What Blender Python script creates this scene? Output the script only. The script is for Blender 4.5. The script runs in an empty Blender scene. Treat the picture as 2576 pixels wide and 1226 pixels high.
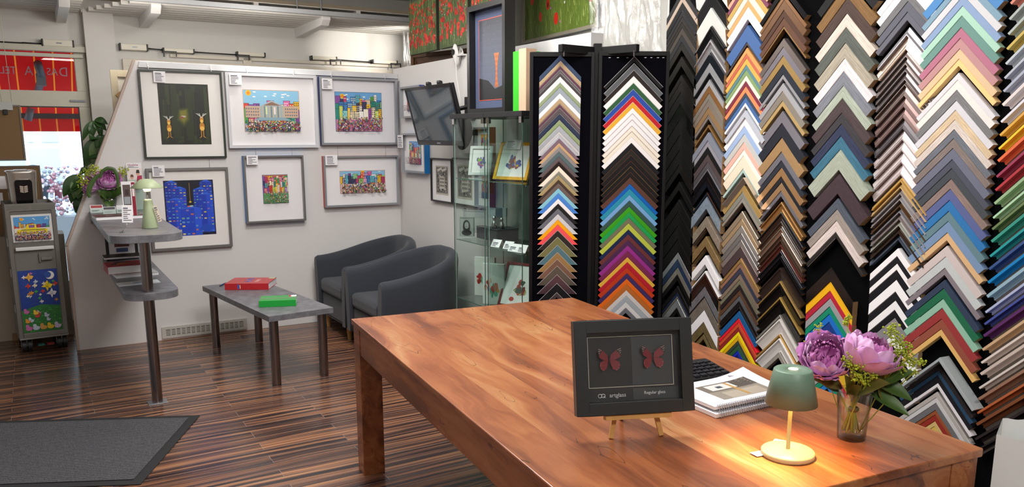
import bpy, bmesh, math, random
from mathutils import Vector, Matrix, noise
R = math.radians
COL = bpy.context.scene.collection
SC = bpy.context.scene
SQ2 = math.sqrt(2)

# ------------------------------------------------------------------ camera (solved from the photo's vanishing points)
F, PX, PY, TILT, YAW, EYE = 2003.6, 1288.0, 716.0, 0.184, -0.437, 1.62
CT, ST, CA, SA = math.cos(TILT), math.sin(TILT), math.cos(YAW), math.sin(YAW)
CAM = Vector((0, 0, EYE))
def ray(x, y):
    vx, vy = (x - PX) / F, (y - PY) / F
    xr, yd, zf = vx, CT * vy + ST, -ST * vy + CT
    return Vector((xr * CA - zf * SA, xr * SA + zf * CA, -yd))
def onz(x, y, z):
    r = ray(x, y); return CAM + r * ((z - EYE) / r.z)
def onpl(x, y, p, n):
    r = ray(x, y); n = Vector(n); return CAM + r * ((Vector(p) - CAM).dot(n) / r.dot(n))
def onx(x, y, X):
    return onpl(x, y, (X, 0, 0), (1, 0, 0))
def upright(x, y, p):
    return onpl(x, y, (p[0], p[1], 0), (p[0], p[1], 0))
cam = bpy.data.cameras.new('camera'); camo = bpy.data.objects.new('camera', cam); COL.objects.link(camo)
cam.sensor_width = 36; cam.lens = F / 2576 * 36; cam.shift_y = (PY - 613) / 2576; cam.clip_start = .05
fw = Vector((-SA * CT, CA * CT, -ST))      # centre of projection direction
camo.location = CAM
camo.rotation_euler = fw.to_track_quat('-Z', 'Y').to_euler()
SC.camera = camo

# the partition frame: x along the low picture wall, y into the shop window, z up
PANG = math.atan2(.1002, .99497)
PO = onz(201, 881, 0)
PM = Matrix.Translation((PO.x, PO.y, 0)) @ Matrix.Rotation(PANG, 4, 'Z')
PI_ = PM.inverted()
def P(x, y, z=0): return PM @ Vector((x, y, z))
def onP(x, y, off):          # pixel -> partition frame, on the plane y = off
    q = PI_ @ onpl(x, y, P(0, off, 0), PM.to_3x3() @ Vector((0, 1, 0))); return q
def onS(x, y, X):            # pixel -> partition frame, on the plane x = X
    q = PI_ @ onpl(x, y, P(X, 0, 0), PM.to_3x3() @ Vector((1, 0, 0))); return q
def onZP(x, y, z): return PI_ @ onz(x, y, z)

# ------------------------------------------------------------------ colour and materials
def lin(h):
    if isinstance(h, (tuple, list)): return tuple(h[:3]) + (1,)
    h = h.lstrip('#'); c = [int(h[i:i + 2], 16) / 255 for i in (0, 2, 4)]
    return tuple(x / 12.92 if x <= .04045 else ((x + .055) / 1.055) ** 2.4 for x in c) + (1,)
MATS = {}
class NT:
    def __init__(s, name):
        s.m = bpy.data.materials.new(name); s.m.use_nodes = True; s.t = s.m.node_tree
        s.b = s.t.nodes['Principled BSDF']; s.out = s.t.nodes['Material Output']
    def n(s, typ, **kw):
        nd = s.t.nodes.new('ShaderNode' + typ)
        for k, v in kw.items():
            if k[0] == '_': setattr(nd, k[1:], v)
            else:
                key = int(k[1:]) if k[0] == 'i' and k[1:].isdigit() else k.replace('__', ' ')
                sock = nd.inputs[key]
                if isinstance(v, bpy.types.NodeSocket): s.t.links.new(v, sock)
                else: sock.default_value = v
        return nd
    def set(s, **kw):
        for k, v in kw.items():
            k = k.replace('__', ' ')
            if isinstance(v, bpy.types.NodeSocket): s.t.links.new(v, s.b.inputs[k])
            else: s.b.inputs[k].default_value = v
    def math(s, op, a, b=0.0):
        nd = s.t.nodes.new('ShaderNodeMath'); nd.operation = op
        for i, v in enumerate((a, b)):
            if isinstance(v, bpy.types.NodeSocket): s.t.links.new(v, nd.inputs[i])
            else: nd.inputs[i].default_value = v
        return nd.outputs[0]
    def ramp(s, fac, stops):
        nd = s.t.nodes.new('ShaderNodeValToRGB'); cr = nd.color_ramp
        while len(cr.elements) < len(stops): cr.elements.new(.5)
        for e, (p, c) in zip(cr.elements, stops): e.position = p; e.color = lin(c)
        s.t.links.new(fac, nd.inputs[0]); return nd.outputs[0]
    def mix(s, fac, a, b, mode='MIX'):
        nd = s.t.nodes.new('ShaderNodeMix'); nd.data_type = 'RGBA'; nd.blend_type = mode
        for i, v in ((0, fac), (6, a), (7, b)):
            if isinstance(v, bpy.types.NodeSocket): s.t.links.new(v, nd.inputs[i])
            else: nd.inputs[i].default_value = v
        return nd.outputs[2]
    def coord(s, scale=(1, 1, 1), rot=(0, 0, 0), kind='Object'):
        tc = s.t.nodes.new('ShaderNodeTexCoord')
        mp = s.n('Mapping', Vector=tc.outputs[kind], Scale=scale, Rotation=rot); return mp.outputs[0]
    def bump(s, h, strength=.2, dist=.01):
        nd = s.n('Bump', Height=h, Strength=strength, Distance=dist); s.t.links.new(nd.outputs[0], s.b.inputs['Normal'])

def pm(name, color, rough=.5, metal=0.0, noise=.06, nscale=30, bump=0.0, bscale=200, spec=.5, coat=0.0, sheen=0.0):
    """plain procedural material: base colour with a slight uneven tone, optional fine bump"""
    if name in MATS: return MATS[name]
    t = NT(name); c = t.coord()
    nz = t.n('TexNoise', Vector=c, Scale=nscale, Detail=3.0)
    L = lin(color)
    a = tuple(min(1, x * (1 - noise)) for x in L[:3]) + (1,); b = tuple(min(1, x * (1 + noise)) for x in L[:3]) + (1,)
    t.set(Base__Color=t.mix(nz.outputs[0], a, b), Roughness=rough, Metallic=metal, Specular__IOR__Level=spec, Coat__Weight=coat, Sheen__Weight=sheen)
    if bump:
        n2 = t.n('TexNoise', Vector=c, Scale=bscale, Detail=2.0); t.bump(n2.outputs[0], bump, .003)
    MATS[name] = t.m; return t.m
def art_mat(name='printed_picture', rough=.45):
    if name in MATS: return MATS[name]
    t = NT(name); at = t.n('Attribute', _attribute_name='Col')
    nz = t.n('TexNoise', Vector=t.coord(), Scale=120.0, Detail=2.0)
    v = t.n('MapRange', Value=nz.outputs[0], To__Min=.93, To__Max=1.07)
    mx = t.mix(1.0, at.outputs['Color'], v.outputs[0], 'MULTIPLY')
    t.set(Base__Color=mx, Roughness=rough); MATS[name] = t.m; return t.m
def glass_mat(name, tint='FFFFFF', rough=0.0, amount=.92, ior_rough=.05):
    """thin pane: mostly clear, a little mirror reflection by angle"""
    if name in MATS: return MATS[name]
    t = NT(name); t.t.nodes.remove(t.b)
    tr = t.n('BsdfTransparent', Color=lin(tint)); gl = t.n('BsdfGlossy', Roughness=rough, Color=(1, 1, 1, 1))
    lw = t.n('LayerWeight', Blend=.5)
    fac = t.math('ADD', t.math('MULTIPLY', t.math('POWER', lw.outputs['Facing'], 4.0), .28), (1 - amount) * .3)
    fac = t.math('MINIMUM', t.math('MAXIMUM', fac, 0.0), 1.0)
    mx = t.n('MixShader', Fac=fac, i1=tr.outputs[0], i2=gl.outputs[0])
    t.t.links.new(mx.outputs[0], t.out.inputs[0]); MATS[name] = t.m; return t.m
def real_glass(name, tint='FFFFFF', ior=1.45, rough=0.0):
    if name in MATS: return MATS[name]
    t = NT(name); t.set(Base__Color=lin(tint), Transmission__Weight=1.0, Roughness=rough, IOR=ior); MATS[name] = t.m; return t.m
def vessel_mat(name, tint, edge):
    """clear vessel glass: transparent, darker towards its rims, with mirror highlights"""
    if name in MATS: return MATS[name]
    t = NT(name); t.t.nodes.remove(t.b); lw = t.n('LayerWeight', Blend=.5); f = t.math('POWER', lw.outputs['Facing'], 2.2)
    tr = t.n('BsdfTransparent', Color=t.mix(f, lin(tint), lin(edge))); gl = t.n('BsdfGlossy', Roughness=.03, Color=(1, 1, 1, 1))
    mx = t.n('MixShader', Fac=t.math('ADD', t.math('MULTIPLY', t.math('POWER', lw.outputs['Facing'], 3.0), .45), .05), i1=tr.outputs[0], i2=gl.outputs[0]); t.t.links.new(mx.outputs[0], t.out.inputs[0]); MATS[name] = t.m; return t.m
def emit_mat(name, color, strength):
    if name in MATS: return MATS[name]
    t = NT(name); t.set(Base__Color=lin(color), Emission__Color=lin(color), Emission__Strength=strength); MATS[name] = t.m; return t.m

# ------------------------------------------------------------------ mesh building
class MB:
    def __init__(s): s.v, s.f, s.mi, s.col, s.T, s.c, s.sm = [], [], [], [], Matrix.Identity(4), (1, 1, 1, 1), []
    def at(s, M): s.T = M; return s
    def color(s, h): s.c = lin(h); return s
    def add(s, vs, fs, m=0, smooth=False):
        o = len(s.v); s.v += [s.T @ Vector(p) for p in vs]
        for f in fs: s.f.append([o + i for i in f]); s.mi.append(m); s.col.append(s.c); s.sm.append(smooth)
        return s
    def box(s, x0, x1, y0, y1, z0, z1, m=0):
        v = [(x0, y0, z0), (x1, y0, z0), (x1, y1, z0), (x0, y1, z0), (x0, y0, z1), (x1, y0, z1), (x1, y1, z1), (x0, y1, z1)]
        return s.add(v, [(3, 2, 1, 0), (4, 5, 6, 7), (0, 1, 5, 4), (1, 2, 6, 5), (2, 3, 7, 6), (3, 0, 4, 7)], m)
    def prism(s, pts, z0, z1, m=0, axis='z', smooth=False):
        """extrude a 2-D outline; axis z: (x,y), axis y: (x,z) extruded along y, axis x: (y,z) along x"""
        n = len(pts); mk = {'z': lambda p, h: (p[0], p[1], h), 'y': lambda p, h: (p[0], h, p[1]), 'x': lambda p, h: (h, p[0], p[1])}[axis]
        v = [mk(p, z0) for p in pts] + [mk(p, z1) for p in pts]
        a = sum(pts[i][0] * pts[(i + 1) % n][1] - pts[(i + 1) % n][0] * pts[i][1] for i in range(n))
        flip = (a < 0) != (axis == 'y')
        fs = [tuple(range(n - 1, -1, -1)), tuple(range(n, 2 * n))] + [(i, (i + 1) % n, n + (i + 1) % n, n + i) for i in range(n)]
        if flip: fs = [tuple(reversed(f)) for f in fs]
        o = len(s.f); s.add(v, fs, m, False)
        if smooth:
            for k in range(o + 2, len(s.f)): s.sm[k] = True
        return s
    def poly(s, pts, m=0): return s.add(pts, [tuple(range(len(pts)))], m)
    def rect(s, x0, x1, z0, z1, y, m=0): return s.poly([(x0, y, z0), (x1, y, z0), (x1, y, z1), (x0, y, z1)], m)   # faces -y
    def disc(s, cx, cz, rx, rz, y, n=14, m=0, a0=0.0):
        return s.poly([(cx + rx * math.cos(2 * math.pi * i / n + a0), y, cz + rz * math.sin(2 * math.pi * i / n + a0)) for i in range(n)], m)
    def cyl(s, p0, p1, r0, r1=None, n=20, m=0, caps=True, smooth=True):
        r1 = r0 if r1 is None else r1; p0, p1 = Vector(p0), Vector(p1); ax = (p1 - p0).normalized()
        u = ax.orthogonal().normalized(); w = ax.cross(u)
        v = []
        for p, r in ((p0, r0), (p1, r1)):
            for i in range(n):
                a = 2 * math.pi * i / n; v.append(p + (u * math.cos(a) + w * math.sin(a)) * r)
        fs = [(i, (i + 1) % n, n + (i + 1) % n, n + i) for i in range(n)]
        s.add(v, fs, m, smooth)
        if caps: s.add(v, [tuple(range(n - 1, -1, -1)), tuple(range(n, 2 * n))], m)
        return s
    def tube(s, pts, r, n=8, m=0, closed=False):
        pts = [Vector(p) for p in pts]; k = len(pts); rs = r if isinstance(r, (list, tuple)) else [r] * k
        t0 = (pts[1] - pts[0]).normalized(); u = t0.orthogonal().normalized(); v = []
        for i, p in enumerate(pts):
            a = pts[(i - 1) % k] if (i > 0 or closed) else p; b = pts[(i + 1) % k] if (i < k - 1 or closed) else p
            t = (b - a).normalized(); u = (u - t * u.dot(t)).normalized(); w = t.cross(u)
            for j in range(n):
                g = 2 * math.pi * j / n; v.append(p + (u * math.cos(g) + w * math.sin(g)) * rs[i])
        fs = []
        for i in range(k if closed else k - 1):
            for j in range(n):
                A, B = i * n, ((i + 1) % k) * n; fs.append((A + j, A + (j + 1) % n, B + (j + 1) % n, B + j))
        if not closed: fs += [tuple(range(n - 1, -1, -1)), tuple(range((k - 1) * n, k * n))]
        return s.add(v, fs, m, True)
    def lathe(s, prof, n=28, m=0, closed=False, cx=0, cy=0, smooth=True):
        v = []; k = len(prof)
        for r, z in prof:
            for i in range(n):
                a = 2 * math.pi * i / n; v.append((cx + r * math.cos(a), cy + r * math.sin(a), z))
        fs = []
        for q in range(k if closed else k - 1):
            A, B = q * n, ((q + 1) % k) * n
            for i in range(n): fs.append((A + i, A + (i + 1) % n, B + (i + 1) % n, B + i))
        return s.add(v, fs, m, smooth)
    def ball(s, c, r, n=8, k=6, m=0, sq=(1, 1, 1)):
        v = [(c[0], c[1], c[2] - r * sq[2])]
        for i in range(1, k):
            ph = math.pi * i / k - math.pi / 2
            for j in range(n):
                a = 2 * math.pi * j / n
                v.append((c[0] + r * sq[0] * math.cos(ph) * math.cos(a), c[1] + r * sq[1] * math.cos(ph) * math.sin(a), c[2] + r * sq[2] * math.sin(ph)))
        v.append((c[0], c[1], c[2] + r * sq[2])); fs = []
        for j in range(n): fs.append((0, 1 + (j + 1) % n, 1 + j))
        for i in range(k - 2):
            for j in range(n):
                A = 1 + i * n; B = A + n; fs.append((A + j, A + (j + 1) % n, B + (j + 1) % n, B + j))
        A = 1 + (k - 2) * n; T = len(v) - 1
        for j in range(n): fs.append((A + j, A + (j + 1) % n, T))
        return s.add(v, fs, m, True)
    def grid(s, fn, nu, nv, m=0, smooth=True):
        v = [fn(i / nu, j / nv) for i in range(nu + 1) for j in range(nv + 1)]
        fs = [(i * (nv + 1) + j, (i + 1) * (nv + 1) + j, (i + 1) * (nv + 1) + j + 1, i * (nv + 1) + j + 1) for i in range(nu) for j in range(nv)]
        return s.add(v, fs, m, smooth)
    def build(s, name, mats, parent=None, bevel=0.0, seg=2, loc=None, rot=None, smooth=None):
        me = bpy.data.meshes.new(name)
        me.from_pydata([tuple(v) for v in s.v], [], s.f)
        mats = mats if isinstance(mats, (list, tuple)) else [mats]
        for m in mats: me.materials.append(m)
        me.polygons.foreach_set('material_index', s.mi)
        me.polygons.foreach_set('use_smooth', s.sm if smooth is None else [smooth] * len(s.f))
        if any(c != (1, 1, 1, 1) for c in s.col):
            ca = me.color_attributes.new('Col', 'FLOAT_COLOR', 'CORNER'); buf = []
            for p, c in zip(me.polygons, s.col): buf += list(c) * p.loop_total
            ca.data.foreach_set('color', buf)
        if bevel:
            bm = bmesh.new(); bm.from_mesh(me)
            bmesh.ops.remove_doubles(bm, verts=bm.verts, dist=1e-6)
            ed = [e for e in bm.edges if len(e.link_faces) == 2 and e.calc_face_angle(0) > R(28)]
            bmesh.ops.bevel(bm, geom=ed, offset=bevel, segments=seg, affect='EDGES', profile=.5)
            bm.to_mesh(me); bm.free()
            for p in me.polygons: p.use_smooth = False
        me.validate(); me.update()
        o = bpy.data.objects.new(name, me); COL.objects.link(o)
        if parent is not None: o.parent = parent
        if loc is not None: o.location = loc
        if rot is not None: o.rotation_euler = rot
        return o

def tag(o, label, cat, group=None, kind=None):
    o['label'] = label; o['category'] = cat
    if group: o['group'] = group
    if kind: o['kind'] = kind
    return o
def thing(name, label, cat, loc=(0, 0, 0), rz=0.0, group=None, rot=None):
    o = bpy.data.objects.new(name, None); COL.objects.link(o); o.empty_display_size = .05
    o.location = loc; o.rotation_euler = rot if rot else (0, 0, rz)
    return tag(o, label, cat, group)
def struct(o, label=None):
    o['kind'] = 'structure'
    if label: o['label'] = label
    return o
def dup(root, loc, rz=None, label=None, group=None):
    r = root.copy(); COL.objects.link(r); r.location = loc
    if rz is not None: r.rotation_euler = (0, 0, rz)
    if label: r['label'] = label
    if group: r['group'] = group
    for ch in list(root.children):
        c = ch.copy(); COL.objects.link(c); c.parent = r
        for g in ch.children:
            d = g.copy(); COL.objects.link(d); d.parent = c
    return r
def text_mesh(name, body, size, mat, parent, M, extrude=.0004, align='CENTER', mirror=False):
    """lettering as a mesh: reads along +x, up +z, facing -y of the matrix M"""
    cu = bpy.data.curves.new(name, 'FONT'); cu.body = body; cu.size = size; cu.align_x = align; cu.align_y = 'CENTER'; cu.extrude = extrude; cu.resolution_u = 3
    to = bpy.data.objects.new('tmp', cu); COL.objects.link(to)
    dg = bpy.context.evaluated_depsgraph_get(); me = bpy.data.meshes.new_from_object(to.evaluated_get(dg))
    bpy.data.objects.remove(to)
    me.name = name; me.transform(Matrix.Rotation(R(90), 4, 'X'))
    if mirror: me.transform(Matrix.Scale(-1, 4, (1, 0, 0))); me.flip_normals()
    me.transform(M)
    me.materials.clear(); me.materials.append(mat)
    o = bpy.data.objects.new(name, me); COL.objects.link(o)
    if parent is not None: o.parent = parent
    return o
ORD = 'first second third fourth fifth sixth seventh eighth ninth tenth eleventh twelfth thirteenth fourteenth fifteenth sixteenth seventeenth eighteenth nineteenth twentieth'.split()
def ordinal(i):
    if i < 20: return ORD[i]
    t = ['twenty', 'thirty', 'forty', 'fifty'][(i + 1) // 10 - 2]; u = (i + 1) % 10
    return t + '-' + ORD[u - 1] if u else {'twenty': 'twentieth', 'thirty': 'thirtieth', 'forty': 'fortieth', 'fifty': 'fiftieth'}[t]
# ================================================================== materials of the room
def floor_material():
    t = NT('striped_laminate'); c = t.coord()
    br = t.n('TexBrick', Vector=c, Color1=(0, 0, 0, 1), Color2=(1, 1, 1, 1), Mortar=(.5, .5, .5, 1), Scale=1.0, Mortar__Size=.0011, Bias=0.0, Brick__Width=1.15, Row__Height=.098, Mortar__Smooth=.1)
    br.offset = .37; br.offset_frequency = 2
    sp = t.n('SeparateXYZ', Vector=c)
    rnd = t.math('MULTIPLY', br.outputs[0], 7.0)
    wob = t.n('TexNoise', Vector=t.coord(scale=(1.3, 5, 1)), Scale=1.0, Detail=2.0)
    yy = t.math('ADD', t.math('MULTIPLY', sp.outputs[1], 40.0), t.math('MULTIPLY', wob.outputs[0], 2.6))
    cx = t.n('CombineXYZ', X=t.math('MULTIPLY', sp.outputs[0], .6), Y=yy, Z=rnd)
    nz = t.n('TexNoise', Vector=cx.outputs[0], Scale=1.0, Detail=2.6, Roughness=.5)
    fine = t.n('TexNoise', Vector=t.coord(scale=(3, 240, 1)), Scale=1.0, Detail=2.0)
    v = t.math('ADD', nz.outputs[0], t.math('MULTIPLY', t.math('SUBTRACT', fine.outputs[0], .5), .18))
    col = t.ramp(v, [(.30, '1E1718'), (.42, '3A2A29'), (.50, '5C4034'), (.58, '835A42'), (.70, 'A97A56')])
    col = t.mix(br.outputs['Fac'], col, lin('8E7F78'))
    t.set(Base__Color=col, Roughness=.23, Specular__IOR__Level=.55); t.bump(br.outputs['Fac'], -.15, .002); return t.m
def wall_material(name, color, bump=.25):
    t = NT(name); c = t.coord()
    n1 = t.n('TexNoise', Vector=c, Scale=85.0, Detail=4.0); n2 = t.n('TexNoise', Vector=c, Scale=1.2)
    L = lin(color); a = tuple(x * .97 for x in L[:3]) + (1,)
    t.set(Base__Color=t.mix(n2.outputs[0], a, L), Roughness=.85, Specular__IOR__Level=.2); t.bump(n1.outputs[0], bump, .004); return t.m
M_FLOOR = floor_material()
M_WALL = wall_material('woodchip_white', 'D9D7D6'); M_PLAIN = wall_material('plain_white_paint', 'DEDCD8', .06)
M_WHITE = pm('white_paint', 'DEDCDA', .5, noise=.02); M_OFFW = pm('window_frame_paint', 'CBC8B8', .45, noise=.03)
M_PLASTER = wall_material('pale_plaster', 'CFCEC8', .12)
M_ALU = pm('brushed_aluminium', 'B4B6BA', .32, .9, noise=.05); M_CHROME = pm('polished_steel', 'C9C9CC', .12, 1.0, noise=.02)
M_STEEL = pm('stainless_tube', '8A8383', .24, 1.0, noise=.08); M_BLACK = pm('black_plastic', '141416', .45, noise=.1)
M_BLACKG = pm('gloss_black', '0E0E10', .15, noise=.1); M_PAPER = pm('white_paper', 'ECEBEE', .6, noise=.02); M_INK = pm('grey_print', '6A6A76', .7)
M_ART = art_mat(); M_GLASS = glass_mat('clear_pane'); M_PANE = glass_mat('window_glass', 'F2FAF8', 0, .95)
M_CABG = glass_mat('cabinet_glass', 'F4F9F7', 0, .95); M_GEDGE = pm('green_glass_edge', '4A6A60', .15, noise=.1); M_GEDGEW = pm('pale_glass_edge', 'B9C6C4', .15, noise=.05)
M_WOODRAW = pm('raw_wood', '9A7B55', .7, noise=.25, nscale=60); M_GREY = pm('grey_metal', '77787C', .4, .6)

# ================================================================== shell
XR = 2.80; ZC = 3.0; FY = 1.20          # right wall, ceiling height, shop-window wall (partition frame)
def pbox(name, mat, x0, x1, y0, y1, z0, z1, bevel=0.0, parent=None):
    o = MB().box(x0, x1, y0, y1, z0, z1).build(name, mat, parent, bevel)
    if parent is None: o.matrix_world = PM; o['kind'] = 'structure'
    return o
pbox('floor', M_FLOOR, -4.2, 4.2, -9.6, FY + .3, -.06, 0)
pbox('ceiling', M_PLAIN, -4.2, 4.2, -9.6, FY + .3, ZC, ZC + .08)
# right wall: plaster, runs along the world Y axis
struct(MB().box(XR, XR + .12, -2.4, 8.7, 0, ZC).build('wall_right', M_PLASTER))
struct(MB().box(-3.7, XR + .12, -2.5, -2.38, 0, ZC).build('wall_front', M_PLAIN))
struct(MB().box(-3.82, -3.7, -2.5, 8.0, 0, ZC).build('wall_left', M_PLAIN))
# shop-window wall: header, pillar, right part
wx0 = -3.4
def bz(x, y, off=FY): return onP(x, y, off).z
ZH = bz(100, 128); ZT1 = bz(100, 228); ZT0 = bz(100, 268)
wb = MB()
wb.box(-3.6, 3.6, FY, FY + .18, ZH + .06, ZC)
wb.box(.30, .58, FY, FY + .18, 0, ZH + .06)
wb.box(-3.6, .30, FY, FY + .18, 0, .28)
wb.box(.58, 3.6, FY, FY + .18, 0, ZH + .06)
o = wb.build('wall_back', M_PLAIN); o.matrix_world = PM; struct(o)
pil = onP(216, 120, FY - .12); pir = onP(291, 120, FY - .12)
pbox('wall_pillar', M_PLAIN, pil.x, pir.x, FY - .12, FY - .001, 0, 2.68)
# left shop window: transom light above, big pane below
w1 = MB(); xr_, xi_ = .30, onP(190, 190, FY).x
w1.box(-3.4, xr_, FY - .03, FY + .05, ZH, ZH + .06); w1.box(-3.4, xr_, FY - .02, FY + .06, ZT0, ZT1)
w1.box(xi_, xr_, FY - .02, FY + .06, ZT1, ZH); w1.box(-1.7, -1.6, FY - .02, FY + .06, ZT1, ZH)
o1 = w1.build('window_1', M_OFFW, None, .004); o1.matrix_world = PM; struct(o1)
MB().box(-3.4, xr_ + .02, FY - .07, FY - .02, ZH - .005, ZH + .045).box(-3.4, xr_ - .02, FY - .05, FY - .02, ZH - .05, ZH - .02).build('window_trim', M_OFFW, o1, .004)
MB().box(-3.4, xi_, FY + .015, FY + .021, ZT1, ZH).build('pane', M_PANE, o1)
MB().box(onP(178, 255, FY).x - .005, onP(214, 255, FY).x, FY - .035, FY - .02, bz(200, 257), bz(200, 252)).build('drip_rail', M_GREY, o1)
w2 = MB(); x2 = onP(206, 350, FY).x
w2.box(x2, xr_ + .0, FY - .02, FY + .06, .28, ZT0); w2.box(-3.4, xr_, FY - .02, FY + .06, .28, .36); w2.box(-1.7, -1.62, FY - .02, FY + .06, .36, ZT0)
o2 = w2.build('window_2', M_OFFW, None, .004); o2.matrix_world = PM; struct(o2)
MB().box(-3.4, x2, FY + .015, FY + .021, .36, ZT0).build('pane', M_PANE, o2)
MB().box(x2 - .008, x2, FY - .022, FY - .005, .36, ZT0).box(-3.4, x2, FY - .022, FY - .005, ZT0 - .008, ZT0).build('rubber_seal', M_BLACK, o2)
# right-hand window behind the picture wall
za = bz(330, 149); w3 = MB()
w3.box(.585, 3.4, FY - .04, FY, za - .06, za); w3.box(.585, .66, FY - .04, FY, .9, za - .06); w3.box(.9, .98, FY - .04, FY, .9, za - .06)
w3.box(1.62, 1.70, FY - .03, FY, .9, za + .06); w3.box(.98, 3.4, FY - .03, FY, za + .03, za + .06)
o3 = w3.build('window_3', pm('cream_frame', 'DCD3C4', .5, noise=.03), None, .004); o3.matrix_world = PM; struct(o3)
MB().box(.66, .9, FY - .02, FY - .015, .9, za - .06).build('pane', pm('grey_pane', '77767A', .2), o3)
# slatted shelf under the ceiling along the window, its brackets, front rail and ceiling rods
zs = bz(545, 58); yo = onZP(545, 22, zs).y
sm = wall_material('slat_grey', 'DAD6D0', .02)
ns = 7
for x0, x1, nm in ((-3.6, pil.x - .03, 'trim_1'), (pir.x + .06, 3.3, 'trim_2')):
    s_ = MB()
    for i in range(ns):
        y0 = yo + (FY - yo) * i / ns
        s_.box(x0 - .05 * i * (1 if nm == 'trim_2' else 0), x1, y0 + .012, y0 + (FY - yo) / ns - .012, zs, zs + .03)
    s_.box(x0, x1, yo, FY, zs + .075, zs + .08)
    for k in range(int((x1 - x0) / .9) + 1):
        s_.box(x0 + .05 + k * .9, x0 + .09 + k * .9, yo, FY, zs + .03, zs + .075)
    o = s_.build(nm, sm, None); o.matrix_world = PM; struct(o)
bi = 3
for px_, py_ in ((140, 50), (349, 64), (741, 92), (-60, 40), (1105, 118)):
    xb = onP(px_, py_, FY).x; zb = zs - .075
    b_ = MB().prism([(yo - .0, zs + .03), (yo, zb + .055), (yo + .06, zb + .01), (FY - .03, zb - .015), (FY, zb + .03), (FY, zs + .03)], xb, xb + .075, axis='x')
    o = b_.build('trim_%d' % bi, M_WHITE, None, .003); o.matrix_world = PM; struct(o); bi += 1
yr = yo - .03; zr0 = onP(1000, 54, yr).z; zr1 = onP(1000, 43, yr).z
o = MB().box(onP(318, 0, yr).x, 3.35, yr - .03, yr + .02, zr0, zr1).build('trim_%d' % bi, pm('rail_grey', 'A3A5A8', .5), None, .004); o.matrix_world = PM; struct(o); bi += 1
dk = MB(); 
q0 = onP(700, 10, FY).z; q1 = onP(700, 2, FY).z
dk.box(-.2, 3.5, FY - .05, FY, q0 - .02, q1); dk.box(-.2, 3.5, FY - .09, FY, q0 - .09, q0 - .05)
o = dk.build('trim_%d' % bi, pm('tan_duct', 'E6D6BC', .6, noise=.04), None, .004); o.matrix_world = PM; struct(o); bi += 1
for px_, lab in ((748, 'thin grey ceiling rod left of its pair holding the long grey rail'), (808, 'thin grey ceiling rod right of its pair holding the long grey rail')):
    q = onP(px_, 24, yr)
    r_ = thing('ceiling_rod', lab, 'rod', P(q.x, yr, zr1), PANG, 'rods holding the grey rail')
    MB().cyl((0, 0, 0), (0, 0, ZC - zr1), .007, n=10).build('rod', M_GREY, r_)
    MB().cyl((0, 0, ZC - zr1 - .012), (0, 0, ZC - zr1 - .0005), .025, n=14).build('ceiling_cup', M_WHITE, r_)
# low picture wall: slanted left end
pp = [(0, 0), (onP(172, 620, 0).x, onP(172, 620, 0).z), (onP(341, 152, 0).x, onP(341, 152, 0).z), (2.685, onP(1003, 186, 0).z), (2.685, 0)]
o = MB().prism(pp, 0, .09, axis='y').build('wall_partition', M_WALL); o.matrix_world = PM; struct(o)
SX = 2.685; ZSW = 2.215
o = MB().box(SX, SX + .09, -2.9, .09, 0, ZSW).build('wall_partition_side', M_WALL); o.matrix_world = PM; struct(o)
e_ = MB(); A, B, C_ = [Vector((p[0], -.003, p[1])) for p in pp[:3]]
for a, b in ((A, B), (B, C_)):
    dr = (b - a).normalized(); nn = Vector((-dr.z, 0, dr.x)) 
    if nn.x > 0: nn = -nn
    e_.poly([a + nn * 0, b + nn * 0, b + nn * .018, a + nn * .018]); e_.poly([a + nn * .018 + Vector((0, .09, 0)), a + nn * .018, b + nn * .018, b + nn * .018 + Vector((0, .09, 0))])
    e_.poly([a + nn * .018 + Vector((0, .093, 0)), b + nn * .018 + Vector((0, .093, 0)), b + Vector((0, .093, 0)), a + Vector((0, .093, 0))])
o = e_.build('trim_20', pm('edge_band', 'B8A79C', .6)); o.matrix_world = PM; struct(o)
# gallery rail on top of the picture wall
zr = pp[3][1]; ztl = pp[2][1]
o = MB().prism([(.575, ztl - .052), (.575 + .012, ztl - .004), (SX - .002, zr - .004), (SX - .002, zr - .045)], -.022, 0, axis='y').build('trim_21', pm('rail_white', 'D2D4D6', .4, noise=.02), None, .003); o.matrix_world = PM; struct(o)

# ================================================================== ventilation grilles low on the picture wall
def grille(x0, x1, z0, z1, ncol, label):
    g = thing('air_vent', label, 'vent', P(x0, 0, 0), PANG)
    W = x1 - x0; m = MB(); cw = (W - .06) / ncol; n = 7; rh = (z1 - z0 - .045) / n
    m.box(0, .03, -.012, 0, z0, z1).box(W - .03, W, -.012, 0, z0, z1).box(.03, W - .03, -.012, 0, z0, z0 + .022).box(.03, W - .03, -.012, 0, z1 - .022, z1)
    for i in range(ncol - 1): m.box(.03 + cw * (i + 1) - .005, .03 + cw * (i + 1) + .005, -.011, 0, z0 + .022, z1 - .022)
    for k in range(n - 1): m.box(.03, W - .03, -.010, 0, z0 + .022 + rh * (k + 1) - rh * .28, z0 + .022 + rh * (k + 1) + rh * .28)
    m.build('grille', pm('vent_white', 'BDBBB4', .5), g)
    MB().box(.03, W - .03, -.0035, -.0005, z0 + .02, z1 - .02).build('dark_backing', M_BLACK, g)
v0 = onP(406, 824, 0); v1 = onP(620, 800, 0)
grille(v0.x, v1.x, .012, v0.z, 16, 'long white slotted air vent behind the low grey coffee table')
v2 = onP(812, 797, 0)
grille(v2.x, v2.x + .5, .012, .14, 12, 'white slotted air vent half hidden under the rear armchair')
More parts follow.
